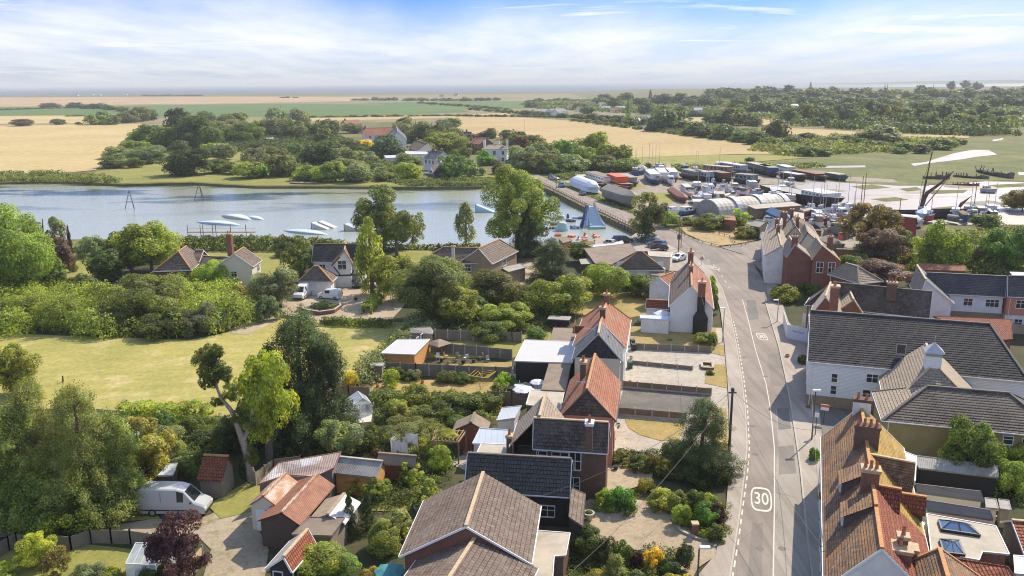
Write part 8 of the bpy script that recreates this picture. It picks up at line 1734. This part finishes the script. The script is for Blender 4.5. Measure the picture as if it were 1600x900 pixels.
HB = [((1014, 279), (1026, 290), 'white houseboat with a blue hull in the row', 'tarp_blue', 'paint_white', 'roof_white'), ((1030, 276), (1040, 287), 'white cruiser houseboat second in the row', 'paint_white', 'paint_white', 'roof_white'), ((1045, 276), (1052, 286), 'pale houseboat with a glazed cabin beside the second', 'hull_black', 'sign_blue', 'roof_white'),
      ((1068, 278), (1096, 284), 'long low dark houseboat left of the grey cabin', 'hull_black', 'tarp_grey', 'felt_grey'), ((1084, 280), (1116, 285), 'pale blue grey cabin houseboat in the middle row', 'hull_black', 'paint_blue_grey', 'roof_beige'), ((1112, 281), (1140, 287), 'brown timber houseboat right of the pale cabin', 'hull_black', 'timber_redbrown', 'felt_brown'),
      ((1098, 271), (1150, 276), 'very long brown roofed houseboat behind the pale cabin', 'hull_black', 'wood_mid', 'roof_beige'), ((1125, 266), (1170, 274), 'flat roofed pale houseboat in the back rank', 'hull_green', 'paint_blue_grey', 'roof_white'), ((1150, 286), (1185, 290), 'dark patchwork houseboat with a cluttered roof', 'hull_black', 'tarp_green', 'tarp_grey'),
      ((1168, 266), (1208, 276), 'large flat roofed green houseboat at the right of the back rank', 'hull_black', 'hull_green', 'roof_beige'), ((1190, 270), (1212, 278), 'dark blue houseboat beside the large green one', 'hull_black', 'tarp_blue', 'felt_grey'), ((1222, 278), (1258, 284), 'long black barge with a pale deck', 'hull_black', 'hull_rust', 'roof_white'),
      ((1240, 274), (1290, 284), 'dark red decked barge with a rusty hull', 'hull_black', 'hull_red', 'hull_rust'), ((1292, 279), (1321, 284), 'green barge with a pale cover at the edge of the creek', 'hull_green', 'tarp_green', 'roof_beige'), ((1218, 266), (1240, 272), 'pale clutter decked boat behind the long black barge', 'paint_white', 'sign_blue', 'roof_white')]
for a, c, l_, hu, ca, ro in HB: boat('houseboat', a, c, l_, hu, ca, ro, B=4.8, H=1.7, cabf=(.08, .82), cabh=2.0 if 'barge' not in l_ else .8, group='houseboats moored on the mud')
boat('barge', (1200, 305), (1308, 329), 'very long steel lighter with a grey deck and black side', 'hull_black', 'paint_white', 'roof_white', B=8, H=3.2, cabf=(.62, .92), cabh=1.5, deck='corr_grey')
for x, y, yt in ((1236, 312, 292), (1267, 318, 294), (1298, 326, 299)): pole('barge_mast', {1236: 'left post standing on the long steel lighter', 1267: 'middle post standing on the long steel lighter', 1298: 'right post standing on the long steel lighter'}[x], x, y, yt, .12, 'wood_mid', 'mast')
boat('cruiser', (1533, 301), (1556, 303), 'small blue grey motor cruiser floating in the creek', 'paint_blue_grey', 'paint_white', 'roof_white', B=3, H=1.3, cabf=(.1, .5), cabh=1.2, trim='pvc_orange', z=.1)
boat('covered', (1204, 343), (1232, 356), 'white boat with a dark blue cover standing in the yard by the hangar', 'paint_white', 'tarp_blue', B=4.2, H=1.9); boat('covered', (1088, 330), (1115, 340), 'pale covered boat left of the arched hangar', 'paint_white', 'roof_beige', B=4.0, H=1.2); boat('covered', (1050, 304), (1070, 318), 'rust brown upturned boat at the head of the mud', 'hull_rust', 'hull_rust', B=3.6, H=1.4)
boat('cruiser', (1060, 338), (1085, 334), 'white and blue cruiser behind the dark scrub', 'tarp_blue', 'paint_white', 'roof_white', B=3, H=1.3, cabf=(.2, .7), cabh=1.1); boat('yacht', (1040, 333), (1062, 338), 'white yacht laid up left of the white and blue cruiser', B=3, H=1.4, mast=0, cabf=(.3, .65), cabh=.8)
boat('cruiser', (1066, 298), (1082, 312), 'long white launch at the left of the yard clutter', B=3.2, H=1.6, cabf=(.15, .6), cabh=1.3)
rb_ = random.Random(4)
def yard(xs, ys, n, grp, labs, Lr=(14, 24)):
 for i in range(n):
  x, y = rb_.uniform(*xs), rb_.uniform(*ys); a = rb_.uniform(-.5, .5) + rb_.choice((0, 0, 1.2)); l = rb_.uniform(*Lr)
  kind = rb_.choice(('yacht', 'cruiser', 'yacht', 'covered', 'cruiser', 'houseboat')); hu = rb_.choice(('paint_white', 'paint_white', 'paint_white', 'tarp_blue', 'hull_red', 'hull_green', 'paint_blue_grey')); dx = math.cos(a) * l / 2; dy = math.sin(a) * l / 2 * .5
  boat(kind, (x - dx, y - dy), (x + dx, y + dy), labs, hu, rb_.choice(('paint_white', 'paint_white', 'roof_beige', 'wood_mid', 'sign_blue')), 'roof_white', B=None, H=rb_.uniform(1.2, 1.9), cabf=(.25, .7), cabh=rb_.uniform(.6, 1.5), mast=rb_.choice((0, 9, 8, 10)) if kind == 'yacht' else 0, group=grp, z=.5)
yard((1075, 1240), (292, 320), 52, 'boats laid up behind the hangar', 'small laid up boat in the jumble behind the arched hangar', (10, 18))
yard((1250, 1345), (334, 366), 34, 'boats laid up right of the hangar', 'white laid up boat in the yard right of the arched hangar', (14, 24))
yard((1420, 1560), (338, 350), 20, 'boats along the near creek edge', 'small boat in the row along the near creek edge', (12, 20))
yard((1000, 1160), (263, 274), 12, 'boats behind the houseboats', 'small boat on the grass behind the houseboats', (8, 12))
yard((985, 1060), (264, 290), 16, 'boats by the first houseboats', 'small dark boat among the first houseboats', (8, 13))
boat('yacht', (1296, 366), (1326, 372), 'grey covered yacht on props behind the twin gabled brick house', 'tarp_grey', 'tarp_grey', 'tarp_grey', B=4, H=2, cabf=(.2, .8), cabh=1.2); boat('covered', (1288, 388), (1312, 396), 'grey tarpaulined boat beside the brick house wall', 'tarp_grey', 'tarp_grey', B=3.6, H=1.6); boat('cruiser', (1306, 342), (1328, 346), 'red hulled boat beside the big rusty topped tree', 'paint_orange', 'paint_white', 'roof_white', B=3.4, H=1.6, cabf=(.2, .6))
boat('wrapped', (1400, 353), (1440, 356), 'long white upturned cover behind the purple plum tree', 'roof_white', 'roof_white', B=6, H=1.5)
block('red_boathouse', 'red sided boathouse roof behind the purple plum tree', [(1398, 337), (1432, 341), (1434, 350), (1397, 347)], 4, 'hull_red', 'tile_red', cat='boathouse', zs=[5, 5, 3.5, 3.5])
# sailing barge rig and other masts
def rig(label, foot, ytop, spr=None, sail=True):
 p = P(*foot); h = ztop(p, ytop); m_ = depth(p) / F_; rt = empty('sailing_barge', p, label, 'sailing barge'); b = MB(); b.loft([[v + p for v in r] for r in hull_rings(24, 6, 2, .2, .9)]); b.obj('hull', mt('hull_black'), rt); b = MB(); b.tube([p, (p.x + 1.2, p.y, h * .55), (p.x + 1.9, p.y, h)], [.28, .22, .08], 8); b.obj('mast', mt('wood_dark'), rt)
 if sail:
  X = lambda x, y: Vector((p.x + (x - foot[0]) * m_, p.y, ztop((p.x, p.y), y))); b = MB(); S = [(1437, 339, .3), (1441, 310, .45), (1444, 302, .5), (1463, 287, .3), (1481, 268, .15)]
  b.tube([X(x, y) for x, y, r in S], [.3, .55, .6, .4, .15], 8); b.obj('brailed_sail', mt('sail_brown'), rt); b = MB(); b.tube([X(1441, 325), X(1478, 273)], [.16, .1], 6); b.obj('sprit', mt('wood_mid'), rt)
  b = MB()
  for x, y in ((1431, 339), (1434, 290)): b.tube([X(1434, 330), X(x, y), X(1446, 236)], .05, 4)
  b.obj('rigging', mt('steel_dark'), rt)
 return rt
rig('brown sailed barge with a tall mast rising over the creek', (1434, 341), 236)
for l_, x, y, yt, x2 in (('slim mast right of the tall sailing barge', 1520, 338, 286, 0), ('short leaning mast left of the tall sailing barge', 1405, 336, 309, 0), ('thin mast at the far right of the creek', 1569, 322, 312, 0), ('reddish crane like mast standing in the yard', 1349, 322, 270, 0), ('second reddish mast close to the first in the yard', 1345, 320, 275, 0)):
 pole('mast', l_, x, y, yt, .14, 'hull_rust', 'mast')
p = P(1492, 336); rt = empty('furled_mast', p, 'small mast with a furled brown sail right of the barge', 'mast'); b = MB(); h = ztop(p, 307); b.tube([p, (p.x + 1.5, p.y, h * .6), (p.x + 4, p.y, h)], [.15, .5, .08], 6); b.obj('sail', mt('sail_brown'), rt)
# wrecks
def wreck(label, a, c, H, B, mat='wreck_wood', seed=1):
 p, q = P(*a), P(*c); d = q - p; L = d.length; rt = empty('wreck', ((p.x + q.x) / 2, (p.y + q.y) / 2, .1), label, 'shipwreck', rz=math.atan2(d.y, d.x)); b = MB(); r = random.Random(seed); n = 14; S = []
 for i in range(n):
  s = i / (n - 1); w_ = B / 2 * max(.05, math.sin(min(1, max(.04, s * .95 + .05)) * math.pi)) ** .5; h = H * (.35 + .65 * s ** 2) * r.uniform(.6, 1.1); x = (s - .5) * L; S.append([Vector((x, -w_, h)), Vector((x, -w_ * .6, 0)), Vector((x, w_ * .6, 0)), Vector((x, w_, h * r.uniform(.5, 1)))])
 b.loft(S); b.obj('hull', mt(mat), rt, org=Z0); b = MB()
 for i in range(10): x = r.uniform(-.45, .45) * L; b.box((x, r.uniform(-.4, .4) * B, H * .5), (.25, .25, H * r.uniform(.6, 1.2)), rx=r.uniform(-.3, .3))
 b.obj('frame_timbers', mt(mat), rt, org=Z0)
wreck('rotting black hull on the marsh edge behind the tall mast', (1442, 279), (1484, 280), 2.8, 4.5, seed=2); wreck('long collapsed wreck of timbers right of the rotting black hull', (1490, 276), (1545, 280), 1.7, 5, seed=5); wreck('grey wreck heap at the right end of the marsh edge', (1530, 268), (1582, 279), 2.6, 7, seed=9); wreck('low sunken hulk lying in the creek', (1472, 288), (1530, 291), 1.2, 5, 'hull_rust', 3)
# arched hangar
def hangar():
 A, B_ = P(1122, 343), P(1238, 336); A = P(1124, 345); d = B_ - A; L = d.length; rz = math.atan2(d.y, d.x); rt = empty('arched_hangar', A, 'long arched corrugated hangar with three roof bays in the boatyard', 'hangar', rz=rz); W = 11.5; Hh = 5.0; n = 14
 arc = lambda x, k, g=0: Vector((x, W / 2 - W / 2 * math.cos(math.pi * k / n) * 1.0 + 0, (Hh + g) * math.sin(math.pi * k / n) ** .8 + .3))
 for i in range(3):
  x0, x1 = L * i / 3 + .05, L * (i + 1) / 3 - .05; b = MB()
  for k in range(n):
   q = [arc(x0, k, i * .15), arc(x1, k, i * .15), arc(x1, k + 1, i * .15), arc(x0, k + 1, i * .15)]; b.face(q, [(0 + x0, k), (x1, k), (x1, k + 1), (x0, k + 1)])
  b.obj('roof', mt('corr_pale'), rt, org=Z0)
 for i in (1, 2, 3):
  b = MB()
  for k in range(n): x = L * i / 3; b.face([arc(x - 1.8, k, .55), arc(x, k, .55), arc(x, k + 1, .55), arc(x - 1.8, k + 1, .55)])
  b.obj('roof_band', mt('roof_white'), rt, org=Z0)
 for x, nm in ((0.02, 'end_wall'), (L - .02, 'end_wall')): b = MB(); b.face([arc(x, k) * 1.0 for k in range(n + 1)]); b.obj(nm, mt('corr_grey'), rt, org=Z0)
 b = MB(); b.box((L * .68, -1.6, 1.9), (L * .62, 3.4, 3.0)); lt = b.obj('lean_to', mt('wood_mid'), rt, org=Z0); b = MB(); b.box((L * .68, -1.7, 3.5), (L * .64, 4.2, .2), rx=.12); b.obj('lean_to_roof', mt('roof_beige'), lt, org=Z0)
hangar()
block('grey_store', 'long grey corrugated store left of the arched hangar', [(1082, 311), (1120, 312), (1121, 315), (1083, 315)], 3.6, 'corr_grey', 'roof_white', cat='store'); block('brick_ruin', 'rusty red brick shed between the hangar and the dry yard', [(1130, 336), (1148, 337), (1150, 345), (1132, 343)], 3.0, 'brick_red', 'corr_rust', cat='shed')
block('quay_shed', 'red roofed quay shed on the far yard edge', [(1203, 290), (1218, 291), (1220, 297), (1204, 296)], 3.4, 'hull_red', 'roof_white', cat='shed'); block('yard_shed', 'low brown sheds under the covered boat in the yard', [(1235, 330), (1256, 333), (1256, 342), (1238, 340)], 2.8, 'timber_redbrown', 'roof_beige', cat='shed')
block('timber_hut', 'small timber workshop in the middle of the yard clutter', [(1116, 298), (1132, 299), (1132, 303), (1116, 303)], 3.2, 'wood_mid', 'roof_beige', cat='hut')
def clutter(x, y, i):
 p = P(x, y); rt = empty('crate', Vector((p.x, p.y, .12)), 'weathered crate or pallet lying in the boatyard', 'crate', 'crates about the boatyard', rz=i * .7); b = MB(); w_ = .8 + (i % 4) * .45; b.box((0, 0, .5), (w_ * 1.6, w_, 1.0 + (i % 3) * .3)); b.obj('box', mt(('wood_mid', 'hull_rust', 'tarp_grey', 'paint_white', 'tarp_blue', 'paint_orange')[i % 6]), rt, org=Z0); b = MB(); b.box((0, 0, 1.06 + (i % 3) * .3), (w_ * 1.7, w_ * 1.1, .1)); b.obj('lid', mt('wood_dark'), rt, org=Z0)
for i in range(46): clutter(rb_.uniform(1075, 1235), rb_.uniform(296, 322), i)
for i in range(14): clutter(rb_.uniform(1256, 1330), rb_.uniform(345, 375), i)
# ------------------------------------------------------------------ the lake: inflatables, ramps, pylons
def on_lake(px, py): return P(px, py, -.9)
def slide():
 p = on_lake(928, 357); rt = empty('inflatable_slide', p, 'tall pale blue inflatable slide tower with navy steps in the water park', 'inflatable slide'); f = Vector((.1, -.99, 0)); s = Vector((.99, .1, 0)); up = Vector((0, 0, 1)); h = 5.4; T = p + Vector((-.8, 3.6, h))
 def ramp(nm, off, w0, w1, mat, x=0):
  b = MB(); a = T + s * off[0]; c = p + s * off[1] + up * .5; n = 8; S = []
  for i in range(n + 1):
   t = i / n; q = a.lerp(c, t) - up * math.sin(t * math.pi) * .7; w_ = w0 + (w1 - w0) * t; S.append([q - s * w_, q - s * w_ + up * .5, q - s * (w_ - .45) + up * .5, q - s * (w_ - .5), q + s * (w_ - .5), q + s * (w_ - .45) + up * .5, q + s * w_ + up * .5, q + s * w_, q - up * .5])
  b.loft(S, closed=True); b.obj(nm, mt(mat), rt, smooth=False)
 ramp('slide', (.4, 1.1), 1.2, 2.2, 'pvc_blue'); ramp('steps', (-1.0, -3.4), .45, .6, 'pvc_navy'); ramp('steps', (-.7, -2.4), .45, .6, 'pvc_blue')
 b = MB(); b.box(T + Vector((0, .9, -.2)), (2.8, 1.8, .4)); b.obj('platform', mt('pvc_blue'), rt)
 for sx in (-1, 1):
  for sy in (0, 1.4): b = MB(); q = T + Vector((sx * 1.2, sy, 0)); b.tube([q, q + up * 1.2], .2, 8); b.obj('turret', mt('ridge_pale'), rt)
 b = MB(); b.box(p + s * .9 + Vector((0, -.5, .3)), (4.4, 1.6, .8), R(6)); b.obj('landing_pad', mt('pvc_aqua'), rt)
 b = MB(); b.box(p + Vector((-.7, 3.8, 2.2)), (1.9, 1.4, 5.6)); b.obj('tower', mt('pvc_blue'), rt)
slide()
p = on_lake(878, 360); rt = empty('inflatable_dome', p, 'round aqua inflatable drum left of the slide tower', 'inflatable'); b = MB(); b.tube([p, p + Vector((0, 0, .5)), p + Vector((0, 0, 1.9)), p + Vector((0, 0, 2.1))], [1.8, 1.75, 1.35, 1.2], 20); b.obj('drum', mt('pvc_aqua'), rt); b = MB(); b.tube([p + Vector((0, 0, 2.1)), p + Vector((0, 0, 2.25))], [1.1, 1.0], 16); b.obj('drum_top', mt('roof_white'), rt)
def inflatable(label, px, py, m, s=1.0, kind=0, grp='inflatable obstacles on the lake', rz=0.0):
 p = on_lake(px, py); rt = empty('inflatable_float', p, label, 'inflatable', grp, rz=rz)
 if kind == 0: b = MB(); b.tube([(-2.2 * s, 0, .25), (2.2 * s, 0, .25)], .35, 8); b.obj('tube', mt(m), rt, org=Z0); b = MB(); b.tube([(-2 * s, .9, .25), (2 * s, .9, .25)], .35, 8); b.obj('tube', mt(m), rt, org=Z0)
 elif kind == 1: b = MB(); b.sphere((0, 0, 1.0 * s), 1.3 * s, 12, 8); b.obj('ball', mt(m), rt, org=Z0); b = MB(); b.box((0, 0, .2), (3 * s, 2.4 * s, .4)); b.obj('base', mt('roof_white'), rt, org=Z0)
 else: b = MB(); b.tube([(-.2, 0, 0), (0, 0, 2.6 * s)], [.9 * s, .35 * s], 10); b.obj('cone', mt(m), rt, org=Z0); b = MB(); b.box((0, 0, .2), (2.6 * s, 2.2 * s, .4)); b.obj('base', mt('fabric_white'), rt, org=Z0)
for i, (x, y, m, k, s) in enumerate([(867, 343, 'pvc_blue', 1, .9), (873, 342, 'pvc_navy', 1, .9), (879, 342, 'pvc_blue', 1, .8), (887, 343, 'pvc_navy', 2, 1.1), (893, 346, 'pvc_navy', 0, 1), (900, 341, 'pvc_blue', 0, .8), (866, 351, 'pvc_navy', 0, .9), (862, 357, 'pvc_navy', 0, .8), (893, 356, 'pvc_navy', 0, .7), (897, 357, 'pvc_aqua', 0, .7), (935, 352, 'pvc_navy', 1, .4), (908, 342, 'pvc_navy', 0, .7)]):
 inflatable('blue and navy inflatable obstacle near the slide tower', x, y, m, s * .6, k, rz=i * .6)
for i, (x, y, k, s) in enumerate([(914, 371, 2, 1.1), (904, 375, 2, .9), (918, 380, 1, .7), (930, 379, 1, .7), (928, 369, 1, .7), (891, 370, 0, .8), (912, 377, 0, .9), (925, 384, 0, .8), (872, 369, 0, .8), (934, 372, 0, .6)]):
 inflatable('orange and white inflatable play float by the lake shore', x, y, 'pvc_orange', s * .46, k, 'orange floats by the lake shore', rz=i * .8)
def ramp_float(label, a, c, W, hgt, mat='pvc_blue'):
 p, q = on_lake(*a), on_lake(*c); d = (q - p); L = d.length; rt = empty('wakeboard_ramp', p, label, 'wakeboard ramp', rz=math.atan2(d.y, d.x)); b = MB(); S = []
 for i in range(9):
  t = i / 8; z = hgt * math.sin(math.pi * min(1, max(0, t))) ** .8 + .05; W2 = W / 2 * max(.12, math.sin(math.pi * t) ** .7); z *= .55; S.append([Vector((t * L, -W2, 0)), Vector((t * L, -W2, z)), Vector((t * L, W2, z)), Vector((t * L, W2, 0))])
 b.loft(S); b.obj('ramp', mt(mat), rt, org=Z0); b = MB()
 for i in range(8): q = [S[i][1], S[i + 1][1], S[i + 1][2], S[i][2]]; b.face([Vector((v.x, v.y * .6, v.z + .02)) for v in q])
 b.obj('deck', mt('sign_blue'), rt, org=Z0)
ramp_float('long low blue ramp nearest the lake hedge at left', (308, 347), (375, 352), 4, 1.1); ramp_float('curved white and blue ramp with a kicker further out on the lake', (347, 337), (392, 344), 3.6, 1.5, 'roof_white'); ramp_float('thin tail ramp joined right of the curved ramp', (385, 338), (412, 344), 2.4, .9); ramp_float('long grey blue ramp in the middle of the lake', (443, 360), (512, 367), 4, 1.0)
def kicker(label, x, y, s=1.0, m='roof_white'):
 p = on_lake(x, y); rt = empty('kicker_ramp', p, label, 'ramp', rz=-.2); b = MB(); b.loft([[Vector((0, -1.2, 0)), Vector((0, -1.2, 1.8 * s)), Vector((0, 1.2, 1.8 * s)), Vector((0, 1.2, 0))], [Vector((4.5 * s, -1.2, 0)), Vector((4.5 * s, -1.2, .1)), Vector((4.5 * s, 1.2, .1)), Vector((4.5 * s, 1.2, 0))]]); b.obj('ramp', mt(m), rt, org=Z0); b = MB(); b.box((-.1, 0, .9 * s), (.12, 2.4, 1.8 * s)); b.obj('back_board', mt('pvc_navy'), rt, org=Z0)
kicker('white kicker ramp left of the pair in the lake', 490, 357); kicker('white kicker ramp right of the pair in the lake', 501, 355); kicker('white table ramp beside the dark gum tree', 541, 360, 1.1, 'metal_grey'); kicker('small blue ramp by the tall bright poplar', 745, 331, 1.3, 'pvc_blue')
def pylon(label, px, py, yt):
 p = on_lake(px, py); h = ztop(p, yt); w_ = 7.5 * depth(p) / F_; rt = empty('cable_pylon', p, label, 'pylon'); up = Vector((p.x, p.y, h))
 for sx, sy in ((-1, -.4), (1, -.4), (0, .8)):
  b = MB(); b.tube([(p.x + sx * w_, p.y + sy * 2.5, -1), up], [.12, .1], 6); b.obj('leg', mt('steel_dark'), rt)
 b = MB(); b.beam((p.x - w_ * .6, p.y - .6, -1 + (h + 1) * .4), (p.x + w_ * .6, p.y - .6, -1 + (h + 1) * .4), .12, .12); b.beam((p.x - w_ * .3, p.y - .3, -1 + (h + 1) * .7), (p.x + w_ * .3, p.y - .3, -1 + (h + 1) * .7), .12, .12); b.obj('brace', mt('steel_dark'), rt)
pylon('dark A shaped cable pylon standing in the lake nearer the camera', 205, 326, 297); pylon('thinner cable pylon further out in the lake on the right', 313, 311, 286)
for i, x in enumerate((294, 314, 318, 333, 338, 361, 385)):
 p = on_lake(x, 369); h = ztop(p, 351); rt = empty('jetty_post', p, 'thin dark mooring post behind the long clipped hedge', 'post', 'mooring posts behind the lake hedge'); b = MB(); b.tube([p, (p.x, p.y, h)], .09, 6); b.obj('post', mt('wood_dark'), rt)
b = MB(); a, c = on_lake(294, 369), on_lake(400, 369); rt = empty('jetty', a, 'thin timber jetty walkway behind the lake hedge', 'jetty'); b.beam(a + Vector((0, 0, 1.1)), c + Vector((0, 0, 1.1)), 1.2, .15); b.obj('walkway', mt('wood_mid'), rt); b = MB(); b.beam(a + Vector((0, 0, 2.1)), c + Vector((0, 0, 2.1)), .05, .05); b.obj('handrail', mt('wood_mid'), rt)
boat('yacht', (662, 273), (680, 274), 'small white dinghy drawn up on the far lake lawn', B=2.4, H=1.0, cabf=(.4, .5), cabh=.2); boat('barge', (455, 287), (492, 288), 'low pale pontoon on the far lake shore', 'roof_beige', 'roof_beige', 'roof_beige', B=3, H=.5, cabf=(.4, .5), cabh=.1)
# small roof and pavement details
b = MB(); a, c = P(1290, 845, 2.8), P(1292, 880, 2.8)
for i, (x, y, m) in enumerate(((1288, 800, 'paint_blue_grey'), (1290, 830, 'render_white'), (1293, 875, 'paint_blue_grey'))):
 p = P(x, y, 2.6); rt = empty('shop_front', Vector((p.x, p.y, 0)), ['blue grey bay front below the first dormer of the cottage row', 'white bay window front in the middle of the cottage row', 'lowest blue grey bay front of the cottage row'][i], 'bay window', rz=R(-16)); b = MB(); b.box((.2, 0, 1.3), (.9, 2.6, 2.5)); b.obj('bay', mt(m), rt, org=Z0); b = MB(); b.box((.15, 0, 2.65), (1.2, 2.9, .14)); b.obj('bay_roof', mt('lead'), rt, org=Z0); b = MB(); b.box((-.26, 0, 1.5), (.04, 2.1, 1.3)); b.obj('window', mt('window_glass'), rt, org=Z0)
def haze():
 k = NT('haze_air'); v = k.n('VolumePrincipled', {'Color': (0.93, 0.97, 0.96), 'Density': 0.00013, 'Anisotropy': 0.0})
 k.t.links.new(v.outputs[0], k.out.inputs['Volume'])
 b = MB(); b.box((0, 14900, 30.5), (60000, 30000, 67)); b.obj('haze', k.m, kind='stuff')
haze()

# every thing gets a label of its own: look-alikes are told apart by their order across the picture
def own_labels():
 T_ = 'zeroth first second third fourth fifth sixth seventh eighth ninth tenth eleventh twelfth thirteenth fourteenth fifteenth sixteenth seventeenth eighteenth nineteenth'.split(); D_ = ('', '', 'twent', 'thirt', 'fort', 'fift', 'sixt', 'sevent')
 o_ = lambda n: T_[n] if n < 20 else (D_[n // 10] + 'ieth' if n % 10 == 0 else D_[n // 10] + 'y-' + T_[n % 10])
 by = {}
 for o in C.objects:
  if o.parent is None and o.get('label') and not o.get('kind'): by.setdefault(o['label'], []).append(o)
 for l, os_ in by.items():
  if len(os_) > 1:
   os_.sort(key=lambda o: pix(o.location)[0])
   for i, o in enumerate(os_): o['label'] = l + ', ' + o_(i + 1) + ' from left'
own_labels()
